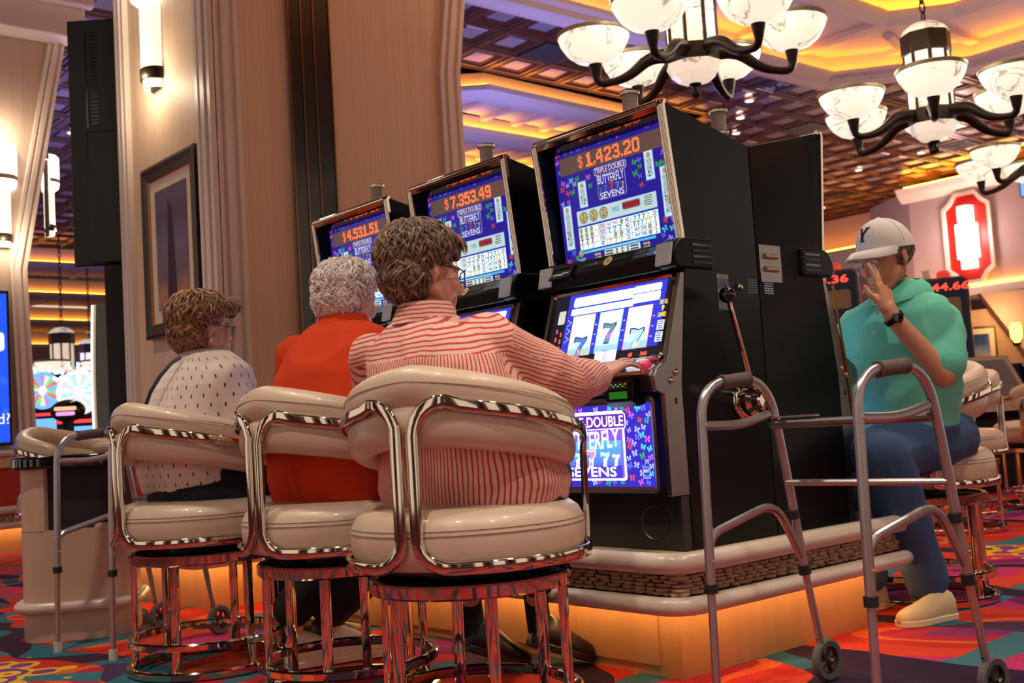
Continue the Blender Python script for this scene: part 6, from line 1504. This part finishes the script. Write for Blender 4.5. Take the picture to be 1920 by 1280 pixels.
# watch
wd = (AM[1] - AM[2]).normalized(); wcn = AM[2] + wd * 0.012
m = MB(); N_ = V(0, 0, 1); N_ = (N_ - wd * N_.dot(wd)).normalized(); B_ = wd.cross(N_)
rg = []
for k in range(24):
    a = 2 * PI * k / 24; d = N_ * math.cos(a) + B_ * math.sin(a); rg.append([wcn + d * 0.035 + wd * 0.010, wcn + d * 0.038 + wd * 0.010, wcn + d * 0.038 - wd * 0.010, wcn + d * 0.035 - wd * 0.010])
m.loft(rg, False, True); wsub(m, LM); wo = m.build('wristwatch', 'black_plastic', mn)
face_d = (at(1692, 592, 4.0) - wcn); face_d = (face_d - wd * face_d.dot(wd)).normalized()
m = MB(); m.lathe([(0.019, 0.034), (0.020, 0.044), (0.016, 0.047), (0.0, 0.047)], wcn, 20, face_d); wsub(m, LM); wf_ = m.build('watch_case', 'steel_dark', wo)
m = MB(); m.lathe([(0.015, 0.0475), (0.0, 0.0478)], wcn, 20, face_d); wsub(m, LM); m.build('watch_dial', 'black_gloss', wf_)
mat('bronze_dark', '#2a2019', 0.38, 0.6, var=0.2, vscale=12)
mat('rim_ribbed', '#8d8468', 0.4, 0.5)
mat('frame_brown', '#2b1611', 0.28, var=0.3, vscale=20, coat=0.3); mat('frame_gold', '#a8744a', 0.35, 0.7); mat('mat_board', '#d9c6ba', 0.7)
mat('art_spire', '#3a3348', 0.1)
mat('sconce_glass', (1, 1, 1), 0.3, emit=(1.0, 0.90, 0.72), estr=3.2); mat('sconce_soft', '#e8dcc6', 0.3, emit=(1.0, 0.90, 0.70), estr=0.9)
mat('black_sat', '#15171a', 0.4, var=0.15)
mat('edge_led', (0, 0, 0), emit=(0.75, 0.9, 1.0), estr=2.2)
mat('wheel_screen', (0.02, 0.02, 0.05), 0.2, emit=(0.12, 0.35, 1.0), estr=1.6); mat('red_glow', (0.1, 0, 0), emit=(1.0, 0.05, 0.05), estr=1.4); mat('rim_glow', (0, 0, 0), emit=(1.0, 0.55, 0.9), estr=2.0); mat('lamp_blue', (0, 0, 0), emit=(0.2, 0.5, 1.0), estr=4.0); mat('lamp_white', (0, 0, 0), emit=(0.9, 0.95, 1.0), estr=4.0)
mat('red_dome', '#a01a12', 0.2, emit=(1, 0.06, 0.03), estr=0.5)
mat('amber_glow', (0, 0, 0), emit=(1.0, 0.45, 0.08), estr=5.0)
mat('niche_red', '#b01c10', 0.4, var=0.1)
mat('niche_glass', (1, 1, 1), emit=(1.0, 0.80, 0.72), estr=5.0)
# ------------------------------------------------------------------ chandeliers
def alabaster(name, strength):
    m = bpy.data.materials.new(name); m.use_nodes = True; nt = m.node_tree; b = nt.nodes['Principled BSDF']; L = nt.links.new
    tc = nn(nt, 'ShaderNodeTexCoord'); nz = nn(nt, 'ShaderNodeTexNoise'); nz.inputs['Scale'].default_value = 2.3; nz.inputs['Detail'].default_value = 5; nz.inputs['Distortion'].default_value = 1.2; L(tc.outputs['Object'], nz.inputs[0])
    ab = nn(nt, 'ShaderNodeMath', operation='SUBTRACT'); ab.inputs[1].default_value = 0.5; L(nz.outputs['Fac'], ab.inputs[0]); a2 = nn(nt, 'ShaderNodeMath', operation='ABSOLUTE'); L(ab.outputs[0], a2.inputs[0])
    cr = nn(nt, 'ShaderNodeValToRGB'); e = cr.color_ramp.elements; e[0].position = 0.0; e[0].color = (0.30, 0.26, 0.20, 1); e[1].position = 0.016; e[1].color = (1.0, 0.88, 0.70, 1); L(a2.outputs[0], cr.inputs[0])
    L(cr.outputs[0], b.inputs['Emission Color']); L(cr.outputs[0], b.inputs['Base Color']); b.inputs['Emission Strength'].default_value = strength; b.inputs['Roughness'].default_value = 0.3
    MATS[name] = m
alabaster('alabaster_bright', 0.86); alabaster('alabaster_panel', 0.42); alabaster('alabaster_dish', 0.6)
def make_chandelier():
    root = thing('chandelier', 'x', 'chandelier')
    for k in range(6):
        a = k * PI / 3; c, s = math.cos(a), math.sin(a)
        def P(r, z): return V(r * c, r * s, z)
        path = fillet([P(0.10, 0.02), P(0.30, 0.03), P(0.48, -0.12), P(0.69, -0.15), P(0.695, 0.0)], [0, 0.12, 0.14, 0.12, 0], 6)
        n = len(path); rs = [0.055 - 0.027 * min(1, i / (n * 0.6)) for i in range(n)]; rs[-1] = 0.05; rs[-2] = 0.034
        m = MB(); m.tube(path, rs, 12); arm = m.build('arm', 'bronze_dark', root)
        m = MB(); m.lathe([(0.03, 0.055), (0.07, 0.058), (0.14, 0.085), (0.20, 0.135), (0.240, 0.20), (0.256, 0.250), (0.25, 0.252), (0.23, 0.225), (0.12, 0.12), (0.0, 0.09)], P(0.695, -0.05), 32); bw = m.build('bowl', 'alabaster_bright', root, angle=70)
        m = MB(); m.lathe([(0.254, 0.246), (0.262, 0.25), (0.264, 0.272), (0.258, 0.278), (0.246, 0.276), (0.246, 0.25)], P(0.695, -0.05), 40); m.build('bowl_rim', 'rim_ribbed', bw)
    # eight-sided lantern
    def octo(r): return [(r * math.cos(PI / 8 + i * PI / 4), r * math.sin(PI / 8 + i * PI / 4)) for i in range(8)]
    o1 = octo(0.178)
    m = MB(); m.prism(octo(0.19), -0.06, 0.07, 'z'); m.build('hub', 'bronze_dark', root, bevel=0.01)
    for i in range(8):
        p, q = V(*o1[i], 0), V(*o1[(i + 1) % 8], 0); a, b = p.lerp(q, 0.14), p.lerp(q, 0.86)
        for z0, z1 in ((0.07, 0.30), (0.31, 0.53)):
            m = MB(); nr = V((p.x + q.x) / 2, (p.y + q.y) / 2, 0).normalized() * 0.004
            m.add([a + nr + V(0, 0, z0), b + nr + V(0, 0, z0), b + nr + V(0, 0, z1), a + nr + V(0, 0, z1), a - nr + V(0, 0, z0), b - nr + V(0, 0, z0), b - nr + V(0, 0, z1), a - nr + V(0, 0, z1)], [(0, 1, 2, 3), (7, 6, 5, 4), (0, 4, 5, 1), (1, 5, 6, 2), (2, 6, 7, 3), (3, 7, 4, 0)]); m.build('lantern_pane', 'alabaster_panel', root, smooth=False)
        m = MB(); m.tube([p + V(0, 0, 0.05), p + V(0, 0, 0.55)], 0.013, 6); m.build('lantern_bar', 'bronze_dark', root)
    m = MB(); m.prism(octo(0.20), 0.53, 0.70, 'z'); m.build('lantern_band', 'bronze_dark', root, bevel=0.008)
    m = MB(); m.lathe([(0.19, 0.70), (0.17, 0.74), (0.11, 0.785), (0.03, 0.80), (0.0, 0.80)], n=20); m.build('lantern_cap', 'alabaster_panel', root)
    m = MB(); m.lathe([(0.20, -0.055), (0.195, -0.07), (0.165, -0.13), (0.11, -0.175), (0.03, -0.195), (0.0, -0.195)], n=8, a0=PI / 8, a1=PI / 8 + 2 * PI); m.build('bottom_dish', 'alabaster_dish', root, smooth=False)
    m = MB(); m.lathe([(0.045, -0.185), (0.045, -0.20), (0.014, -0.215), (0.014, -0.235), (0.03, -0.25), (0.032, -0.27), (0.018, -0.29), (0.0, -0.295)], n=16); m.build('finial', 'bronze_dark', root)
    for k in range(17):
        z = 0.80 + k * 0.085; pts = [V(0.022 * math.cos(2 * PI * i / 12) * (1 if k % 2 else 0), 0.022 * math.cos(2 * PI * i / 12) * (0 if k % 2 else 1), z + 0.045 + 0.052 * math.sin(2 * PI * i / 12)) for i in range(12)]
        m = MB(); m.tube(pts, 0.008, 6, True); m.build('chain_link', 'bronze_dark', root)
    return root
ch0 = make_chandelier()
CH = [((1300, 108), 7.9, -42, 'large chandelier hanging above the $1,423.20 machine'), ((1748, 222), 9.1, -30, 'chandelier with dark banded lantern and chain above the seated man'), ((1962, 318), 12.2, -20, 'chandelier cut off by the picture edge past the seated man'), ((118, 708), 17.5, 0, 'small distant chandelier seen in the gap beside the black display'), ((170, 716), 20.5, 20, 'farthest chandelier, partly hidden by the lit machine edge')]
for i, (p, d, rz, lb) in enumerate(CH):
    o = ch0 if i == 0 else copy_tree(ch0); q = at(*p, d); o.location = q; o.rotation_euler = (0, 0, math.radians(rz)); o['label'] = lb; o['group'] = 'alabaster bowl chandeliers'
    if i < 3:
        for k in range(6):
            a = math.radians(rz) + k * PI / 3; lamp('chandelier_bulb', 'POINT', (q.x + 0.72 * math.cos(a), q.y + 0.72 * math.sin(a), q.z + 0.42), 9 if i < 2 else 6, (1.0, 0.86, 0.66), 0.12)
# ------------------------------------------------------------------ column dressing: sconce, picture, planter base
def art_mat(name, stops):
    m = bpy.data.materials.new(name); m.use_nodes = True; nt = m.node_tree; b = nt.nodes['Principled BSDF']; L = nt.links.new
    tc = nn(nt, 'ShaderNodeTexCoord'); sx = nn(nt, 'ShaderNodeSeparateXYZ'); L(tc.outputs['Generated'], sx.inputs[0])
    nz = nn(nt, 'ShaderNodeTexNoise'); nz.inputs['Scale'].default_value = 5; L(tc.outputs['Generated'], nz.inputs[0])
    ad = nn(nt, 'ShaderNodeMath', operation='MULTIPLY_ADD'); ad.inputs[1].default_value = 0.16; L(nz.outputs['Fac'], ad.inputs[0]); L(sx.outputs[2], ad.inputs[2])
    cr = nn(nt, 'ShaderNodeValToRGB'); e = cr.color_ramp.elements; e[0].position = stops[0][0]; e[0].color = (*lin(stops[0][1]), 1); e[1].position = stops[-1][0]; e[1].color = (*lin(stops[-1][1]), 1)
    for p, c in stops[1:-1]: q = e.new(p); q.color = (*lin(c), 1)
    L(ad.outputs[0], cr.inputs[0]); L(cr.outputs[0], b.inputs['Base Color']); b.inputs['Roughness'].default_value = 0.08; MATS[name] = m
art_mat('art_dusk', [(0.0, '#8a6a78'), (0.2, '#b98468'), (0.35, '#7a6478'), (0.6, '#76708c'), (0.85, '#5e5670'), (1.1, '#6a6078')])
art_mat('art_sky', [(0.0, '#3a4a6a'), (0.22, '#8a5a3c'), (0.36, '#c98a4e'), (0.45, '#8aa6d0'), (0.8, '#35559c'), (1.1, '#2a4890')])
pic = thing('framed_picture', 'tall dark-framed picture on the wallpapered column behind the dotted-top woman', 'picture', (2.595, 5.95, 1.42))
hw, hh = 0.37, 1.0
m = MB()
def fr_ring(mb, y0, y1, z0, z1, w, x0, x1):
    pr = [(0, x0), (0, x1 - 0.008), (w * 0.25, x1), (w * 0.6, x1 - 0.01), (w, x1 - 0.018), (w, x0)]
    rings = []
    for o, x in pr: rings.append([(-x, y0 + o, z0 + o), (-x, y1 - o, z0 + o), (-x, y1 - o, z1 - o), (-x, y0 + o, z1 - o)])
    mb.loft(rings, False)
fr_ring(m, -hw, hw, 0, hh, 0.075, 0.0, 0.045); m.build('frame', 'frame_brown', pic, smooth=False)
m = MB(); fr_ring(m, -hw + 0.072, hw - 0.072, 0.072, hh - 0.072, 0.018, 0.0, 0.03); m.build('gold_slip', 'frame_gold', pic, smooth=False)
m = MB(); m.box(-0.016, -0.012, -hw + 0.08, hw - 0.08, 0.08, hh - 0.08); m.build('mat_board', 'mat_board', pic)
m = MB(); m.box(-0.019, -0.016, -hw + 0.155, hw - 0.155, 0.155, hh - 0.155); ar = m.build('artwork', 'art_dusk', pic)
m = MB(); m.add([(-0.0195, -0.06, 0.155), (-0.0195, 0.08, 0.155), (-0.0195, 0.035, hh - 0.22), (-0.0195, -0.02, hh - 0.30)], [(0, 3, 2, 1)]); m.build('spire_print', 'art_spire', ar, smooth=False)
def sconce(loc, rz, label, s=1.0, watt=16):
    o = thing('wall_sconce', label, 'sconce', loc, rz)
    def hc(prof, nm, mt, par): m = MB(); m.lathe([(r * s, z * s) for r, z in prof], (0, 0, 0), 20, a0=PI / 2, a1=1.5 * PI); return m.build(nm, mt, par, angle=60)
    m = MB(); m.box(-0.012 * s, 0, -0.05 * s, 0.05 * s, 0.02 * s, 0.72 * s); m.build('back_plate', 'bronze_dark', o)
    hc([(0.072, 0.10), (0.072, 0.46)], 'lower_shade', 'sconce_soft', o)
    up = hc([(0.085, 0.44), (0.11, 0.46), (0.118, 0.50), (0.118, 0.74), (0.10, 0.76)], 'upper_shade', 'sconce_glass', o)
    hc([(0.119, 0.505), (0.122, 0.515), (0.122, 0.53), (0.119, 0.54)], 'shade_band', 'rim_ribbed', up)
    b = hc([(0.074, 0.06), (0.079, 0.065), (0.079, 0.115), (0.074, 0.12)], 'bottom_band', 'bronze_dark', o)
    hc([(0.060, 0.02), (0.066, 0.065)], 'bottom_cup', 'sconce_soft', o)
    c = Matrix.Rotation(rz, 3, 'Z') @ V(-0.16 * s, 0, 0)
    lamp('sconce_bulb', 'POINT', (loc[0] + c.x, loc[1] + c.y, loc[2] + 0.05 * s), watt, (1.0, 0.84, 0.58), 0.05); lamp('sconce_bulb', 'POINT', (loc[0] + c.x, loc[1] + c.y, loc[2] + 0.85 * s), watt, (1.0, 0.84, 0.58), 0.05)
    return o
sconce((2.598, 6.12, 2.84), 0.0, 'glowing stacked wall sconce on the column above the tall picture', 1.2, 8)
sconce((2.80, 9.99, 2.55), PI / 2, 'blurred bright sconce at the picture edge on the distant pale column', 1.2, 8)
sconce((3.30, 10.35, 2.75), PI, 'blurred bright sconce on the side of the distant pale column', 1.0, 8)
planter('column_plinth', 'column base with red panels, cream rails and stone band behind the bin cabinet', 2.22, 4.62, 5.02, 7.2, 0.365, [('s', False), ('w', False)], 'plinth', limit=0)
cp_ = [o for o in bpy.data.objects if o.name.startswith('column_plinth')][0]
def red_wainscot(par, x0, x1, y0, y1):
    ox, oy = par.location.x, par.location.y
    n = 5
    for i in range(n):
        a = y0 + (y1 - y0) * i / n; b = y0 + (y1 - y0) * (i + 1) / n
        m = MB(); m.box(x0 - ox, x0 + 0.05 - ox, a + 0.006 - oy, b - 0.006 - oy, 0.38, 0.70); m.build('red_panel', 'red_panel', par, bevel=0.015, seg=3)
        a = x0 + (x1 - x0) * i / n; b = x0 + (x1 - x0) * (i + 1) / n
        m = MB(); m.box(a + 0.006 - ox, b - 0.006 - ox, y0 - oy, y0 + 0.05 - oy, 0.38, 0.70); m.build('red_panel', 'red_panel', par, bevel=0.015, seg=3)
    m = MB(); m.box(x0 - 0.03 - ox, x1 - ox, y0 - 0.03 - oy, y1 - oy, 0.70, 0.80); m.build('ledge', 'stone', par, bevel=0.01)
    m = MB(); m.tube([(x0 - 0.04 - ox, y1 - oy, 0.82), (x0 - 0.04 - ox, y0 - 0.04 - oy, 0.82), (x1 - ox, y0 - 0.04 - oy, 0.82)], 0.025, 8); m.build('ledge_rail', 'rail_cream', par)
red_wainscot(cp_, 2.42, 4.42, 5.22, 7.0)
planter('far_column_plinth', 'distant column base with red panels and stone band under the blue screen', 0.2, 3.25, 9.6, 11.8, 0.365, [('s', False)], 'plinth', limit=0)
cp_ = [o for o in bpy.data.objects if o.name.startswith('far_column_plinth')][0]; red_wainscot(cp_, 0.4, 3.10, 9.78, 11.6)
# ------------------------------------------------------------------ gap on the left: display, lit machine edge, wheel games
RT = V(0.7648, -0.6413, 0).normalized(); FW = V(0.6442, 0.7612, 0).normalized()
sg = thing('display_sign', 'tall black back of a display panel beside the column', 'display', (2.74, 7.33, 0))
def sbox(nm, c, w, d, z0, z1, mt, par, bevel=0.01):
    m = MB(); m.obox(V(0, 0, 0) + RT * c[0] + FW * c[1] + V(0, 0, (z0 + z1) / 2), RT * (w / 2), FW * (d / 2), V(0, 0, (z1 - z0) / 2)); return m.build(nm, mt, par, bevel=bevel)
pn = sbox('panel', (0.02, 0), 0.50, 0.06, 2.02, 3.70, 'black_sat', sg)
sbox('cover_box', (0.10, -0.05), 0.40, 0.06, 2.03, 2.92, 'black_sat', sg)
for k in range(26): sbox('vent_slot', (-0.055, -0.031), 0.05, 0.004, 2.98 + k * 0.025, 2.988 + k * 0.025, 'black_gloss', pn, 0)
sbox('ridge', (-0.105, -0.033), 0.012, 0.01, 2.95, 3.6, 'black_gloss', pn, 0)
sbox('post', (0.06, 0.0), 0.16, 0.14, 0.0, 2.02, 'black_matte', sg)
q0 = at(178, 660, 7.9)
em = thing('curved_machine', 'tall black game machine with a glowing white edge beside the column', 'slot machine', (q0.x, q0.y, 0))
mb = MB(); pr = []
for k in range(12):
    z = 0.5 + k * (1.33 / 11); b = -0.02 * math.sin(PI * k / 11); pr.append((b, z))
mb = MB(); mb.loft([[V(0, 0, 0) + RT * (x + e) + FW * f + V(0, 0, z) for e, f in ((0.0, 0.0), (0.16, 0.02), (0.16, 0.3), (0.0, 0.3))] for x, z in [(0.02, 0.0)] + pr], True); mb.build('cabinet', 'black_gloss', em, smooth=False)
mb = MB(); mb.tube([RT * (x - 0.008) + FW * 0.0 + V(0, 0, z) for x, z in pr], 0.007, 8); mb.build('edge_light', 'edge_led', em)
mb = MB(); mb.tube([RT * (x + 0.012) + FW * -0.006 + V(0, 0, z) for x, z in pr], 0.010, 8); mb.build('edge_trim', 'chrome', em)
def wheel_game(px, py, d, R, cols, label, logo=None):
    c = at(px, py, d); o = thing('wheel_game', label, 'slot machine', (c.x, c.y, 0))
    n = -FW
    sbox('cabinet', (0, 0.25), R * 2.3, 0.4, 0, c.z - R * 0.8, 'black_gloss', o)
    sbox('lower_screen', (0, 0.04), R * 1.7, 0.03, c.z - R * 2.6, c.z - R * 1.5, 'wheel_screen', o)
    sbox('red_belt', (0, 0.03), R * 2.2, 0.05, c.z - R * 1.35, c.z - R * 1.2, 'red_glow', o)
    P = Print(V(0, 0, c.z), RT, V(0, 0, 1), n); rnd = random.Random(int(px))
    for k in range(18):
        a0, a1 = 2 * PI * k / 18, 2 * PI * (k + 1) / 18; P.poly([(0, 0), (R * 0.82 * math.cos(a0), R * 0.82 * math.sin(a0)), (R * 0.82 * math.cos(a1), R * 0.82 * math.sin(a1))], cols[k % len(cols)], 2)
    P.disc(0, 0, R * 0.25, (1.0, 0.9, 0.9), 4, 20); P.build('wheel_face', 'print_lit', o)
    m = MB(); m.tube([V(0, 0, c.z) + RT * (R * 0.91 * math.cos(2 * PI * k / 40)) + V(0, 0, R * 0.91 * math.sin(2 * PI * k / 40)) for k in range(40)], R * 0.09, 8, True); m.build('wheel_rim', 'rim_glow' if R > 0.2 else 'wheel_screen', o)
    m = MB(); m.lathe([(0.0, 0.0), (R, 0.0), (R, 0.1)], V(0, 0, c.z) - n * 0.03, 32, -n); m.build('wheel_back', 'black_gloss', o)
    for k in range(7):
        a = PI * (0.18 + 0.64 * k / 6); m = MB(); m.tube([V(0, 0, c.z) + (RT * math.cos(a) + V(0, 0, math.sin(a))) * R * 1.08, V(0, 0, c.z) + (RT * math.cos(a) + V(0, 0, math.sin(a))) * R * 1.32], R * 0.07, 6); m.build('marquee_lamp', 'lamp_blue' if k % 2 else 'lamp_white', o)
    return o
wheel_game(80, 732, 11.0, 0.185, [(0.2, 0.6, 1.2), (0.9, 0.2, 0.2), (0.2, 0.8, 0.4), (1.0, 0.9, 0.5), (0.5, 0.3, 1.0)], 'glowing blue wheel game in the gap beside the distant column')
wheel_game(148, 735, 10.6, 0.215, [(1.0, 1.0, 1.1), (0.5, 0.9, 1.0), (1.0, 0.9, 0.8), (0.7, 0.8, 1.2)], 'glowing pink-rimmed wheel game beside the lit machine edge')
og = at(127, 770, 9.9); ol = thing('oval_sign', 'small oval lit sign in front of the wheel games', 'sign', (og.x, og.y, 0))
m = MB(); m.ball((0, 0, og.z), (0.16, 0.05, 0.10), 20, 12, Matrix.Rotation(math.radians(-40), 3, 'Z')); m.build('sign_body', 'black_gloss', ol)
P = Print(V(0, 0, og.z) - FW * 0.055, RT, V(0, 0, 1), -FW); P.rect(0, 0.02, 0.2, 0.035, (1.0, 0.6, 0.3), 1, 0.015); P.rect(0, -0.025, 0.17, 0.035, (0.9, 0.4, 0.9), 1, 0.015); P.build('sign_print', 'print_lit', ol)
m = MB(); m.lathe([(0.05, 0.0), (0.05, og.z - 0.08)], (0, 0, 0), 12); m.build('sign_post', 'black_matte', ol)
# blue screen on the distant column
bs = thing('blue_screen', 'large bright blue screen on the distant pale column', 'screen', (2.2, 9.94, 0.89))
m = MB(); m.box(-0.7, 0.635, 0, 0.05, 0, 1.31); m.build('bezel', 'black_gloss', bs)
P = Print((-0.03, -0.001, 0.655), (1, 0, 0), (0, 0, 1), (0, -1, 0)); P.rect(0, 0, 1.29, 1.26, (0.02, 0.10, 0.95), 1); rnd = random.Random(4)
for k in range(60): P.disc(rnd.uniform(-.6, .62), rnd.uniform(-.6, .6), rnd.uniform(.01, .03), (0.03, 0.16, 1.15), 2, 8)
P.text('d?', 0.60, -0.43, 0.09, (1.0, 1.1, 1.4), 3); P.rect(0.57, 0.22, 0.1, 0.16, (0.9, 1.0, 1.3), 3, 0.03); P.build('screen_image', 'print_lit', bs)
qs = at(140, 860, 6.4); add_stool(qs.x, qs.y, -60, 'cream stool tinted violet, showing behind the bin cabinet', GP)
# ------------------------------------------------------------------ beyond the man: machines, lounge wall, niche lamp
def video_slot(px, py, d, deg, num, label, w=0.58):
    """dark upright game with a rounded head; (px,py) = top centre of the head"""
    c = at(px, py, d); o = thing('video_slot', label, 'slot machine', (c.x, c.y, 0), math.radians(deg)); H = c.z
    pr = fillet([(-w / 2, 0, 0.85), (-w / 2, 0, H), (w / 2, 0, H), (w / 2, 0, 0.85)], 0.09, 6); pts = [(p.x, p.z) for p in pr]
    m = MB(); m.prism([(a, b) for a, b in pts], -0.06, 0.06, 'y'); m.v = [(-y_, x_, z_) for x_, y_, z_ in m.v]; hd2 = m.build('head_panel', 'steel_dark', o, smooth=False, bevel=0.01)
    P = Print((0.0615, 0, 0), (0, 1, 0), (0, 0, 1), (1, 0, 0)); P.rect(0, (H + 0.95) / 2, w - 0.05, H - 1.0, (0.008, 0.008, 0.012), 1, 0.05)
    P.text(num, 0.04, H - 0.10, 0.085, (2.2, 0.12, 0.06), 3, 0.075 * len(num), 0.02); P.rect(0, H - 0.32, w * 0.7, 0.2, (0.10, 0.04, 0.02), 2, 0.03); P.text('1 2', -0.1, H - 0.26, 0.05, (1.2, 0.08, 0.05), 3); P.text('34', -0.1, H - 0.34, 0.05, (1.2, 0.08, 0.05), 3); P.rect(0.0, 1.05, w * 0.8, 0.16, (0.15, 0.12, 0.7), 2); P.build('head_display', 'print_lit', hd2)
    m = MB(); m.box(-0.35, 0.12, -w / 2, w / 2, 0, 0.86); m.build('cabinet', 'black_plastic', o, bevel=0.02)
    m = MB(); m.prism([(0.1, 0.86), (0.38, 0.72), (0.38, 0.66), (0.1, 0.66)], -w / 2 + 0.02, w / 2 - 0.02, 'y'); m.build('button_deck', 'steel', o, smooth=False)
    m = MB(); m.lathe([(0.07, 0), (0.07, 0.05), (0.05, 0.075), (0, 0.08)], (0, 0.05, H), 16); m.build('red_dome', 'red_dome', o)
    m = MB(); m.lathe([(0.04, 0), (0.04, 0.03), (0.035, 0.03), (0.035, 0.07), (0.042, 0.07), (0.042, 0.10), (0, 0.105)], (0, -0.12, H), 16); m.build('signal_candle', 'chrome', o)
    return o
video_slot(1556, 508, 12.0, 205, '3.36', 'upright game with red figures peeping out behind the black cabinet')
video_slot(1760, 522, 12.0, 205, '1944.66', 'upright game with red 1944.66 figures behind the man in the cap')
def slant(px, py, d, deg, label):
    c = at(px, py, d); o = thing('slant_machine', label, 'slot machine', (c.x, c.y, 0), math.radians(deg)); w = 0.62
    m = MB(); m.prism([(-0.35, 0), (0.30, 0), (0.30, 0.60), (0.34, 0.66), (-0.10, c.z), (-0.35, c.z)], -w / 2, w / 2, 'y'); m.build('cabinet', 'black_plastic', o, smooth=False, bevel=0.01)
    a, b = V(0.34, 0, 0.66), V(-0.10, 0, c.z); v = (b - a).normalized(); n = V(0, 1, 0).cross(v); h = (b - a).length
    P = Print((a + b) / 2, (0, 1, 0), v, n); P.rect(0, 0, w - 0.02, h - 0.01, (0.35, 0.33, 0.32), 2); P.rect(0, 0.06, w - 0.1, h - 0.22, (0.10, 0.14, 0.20), 4); P.rect(0.18, -h / 2 + 0.06, 0.08, 0.03, (0.55, 0.45, 0.05), 5); P.rect(-0.1, -h / 2 + 0.06, 0.2, 0.04, (0.3, 0.3, 0.32), 5); P.build('slant_glass', 'print_flat', o)
    return o
slant(1835, 668, 9.6, 235, 'slant-top game with pale glass past the seated man'); _sl = slant(1915, 676, 9.2, 235, 'slant-top game with pale glass at the picture edge')
_s1 = [o for o in bpy.data.objects if o.name == 'slant_machine'][0]; _sl.location = _s1.location + V(0.60, -0.42, 0)
# lounge wall with the framed landscape and flame lamp
q = at(1860, 700, 12.6)
wl = thing('wall_lounge', 'pale lounge wall with slanting pilaster', None, (q.x, q.y, 0)); wl['kind'] = 'structure'
def wpoly(nm, pts, t, mt, par, off=0.0):
    f = [RT * a + V(0, 0, z) + FW * off for a, z in pts]; b = [p + FW * t for p in f]; n = len(pts)
    m = MB(); m.add(f + b, [tuple(range(n)), tuple(range(2 * n - 1, n - 1, -1))] + [(i, i + n, (i + 1) % n + n, (i + 1) % n) for i in range(n)]); return m.build(nm, mt, par, smooth=False)
wpoly('wall_face', [(-0.55, 0), (3.0, 0), (3.0, 1.95), (-0.55, 1.75)], 0.2, 'wallpaper_far', wl)
wpoly('pilaster', [(0.42, 0), (3.0, 0), (3.0, 2.05), (-0.10, 1.95), (0.42, 1.15)], 0.1, 'plaster_violet', wl, -0.12)
q2 = at(1834, 655, 12.5); fp = thing('framed_picture', 'framed landscape with blue sky on the lounge wall behind the man', 'picture', q2)
wpoly('frame', [(-0.22, -0.30), (0.22, -0.30), (0.22, 0.26), (-0.22, 0.26)], 0.04, 'frame_brown', fp); wpoly('mat_board', [(-0.19, -0.27), (0.19, -0.27), (0.19, 0.23), (-0.19, 0.23)], 0.01, 'mat_board', fp, -0.012); wpoly('artwork', [(-0.13, -0.19), (0.13, -0.19), (0.13, 0.17), (-0.13, 0.17)], 0.01, 'art_sky', fp, -0.024)
q3 = at(1905, 622, 12.2); fs_ = thing('flame_sconce', 'small glowing amber wall lamp on the lounge pilaster', 'sconce', q3)
m = MB(); m.lathe([(0.02, -0.12), (0.06, -0.06), (0.065, 0.06), (0.05, 0.10)], (0, 0, 0), 16); m.build('amber_shade', 'amber_glow', fs_); m = MB(); m.lathe([(0.03, -0.15), (0.05, -0.12), (0.0, -0.12)], (0, 0, 0), 12); m.build('holder', 'bronze_dark', fs_)
MB().box(20.6, 23.0, 8.0, 13.2, 2.64, 2.67).build('soffit', 'tile_bronze', wr)
# red niche with stacked glass lamp
nl = thing('niche_lamp', 'tall glowing lamp in a red scalloped niche on the mauve wall', 'wall lamp', (20.56, 10.5, 2.95))
def niche(w, h, c, x):
    P_ = [(-w / 2, c), (-w / 2 + c * 0.55, c * 0.6), (-w / 2 + c, 0), (w / 2 - c, 0), (w / 2 - c * 0.55, c * 0.6), (w / 2, c), (w / 2, h - c), (w / 2 - c * 0.55, h - c * 0.6), (w / 2 - c, h), (-w / 2 + c, h), (-w / 2 + c * 0.55, h - c * 0.6), (-w / 2, h - c)]
    return [(x, a, b) for a, b in P_]
m = MB(); o_ = niche(0.98, 1.80, 0.28, 0); i_ = [(x, y * 0.86, 0.9 + (z - 0.9) * 0.92) for x, y, z in o_]
m.loft([[(0.0, y, z) for x, y, z in o_], [(-0.06, y, z) for x, y, z in o_], [(-0.06, y, z) for x, y, z in i_], [(-0.0, y, z) for x, y, z in i_]], False); m.build('niche_frame', 'trim_paint', nl, smooth=False)
m = MB(); m.add([(-0.008, y, z) for x, y, z in i_], [tuple(range(12))[::-1]]); m.build('red_board', 'niche_red', nl, smooth=False)
for r, z0, z1 in ((0.15, 0.30, 0.50), (0.21, 0.50, 1.15), (0.15, 1.15, 1.50)):
    m = MB(); m.lathe([(0, z0), (r, z0), (r, z1), (0, z1)], (-0.06, 0, 0), 16); m.build('glass_tier', 'niche_glass', nl)
lamp('niche_bulb', 'POINT', (20.2, 10.5, 3.9), 60, (1.0, 0.7, 0.6), 0.2)

lamp('flame_bulb', 'POINT', (q3.x, q3.y, q3.z + 0.2), 12, (1.0, 0.5, 0.15), 0.04)

ws = thing('wall_screen', 'pale blue screen at the picture edge beside the red niche', 'screen', (20.5, 8.95, 4.4))
m = MB(); m.box(-0.03, 0.04, -0.45, 0.45, 0, 0.62); m.build('bezel', 'black_gloss', ws)
P = Print((-0.032, 0, 0.31), (0, -1, 0), (0, 0, 1), (-1, 0, 0)); P.rect(0, 0, 0.86, 0.58, (0.25, 0.5, 1.1), 1); P.build('screen_image', 'print_lit', ws)
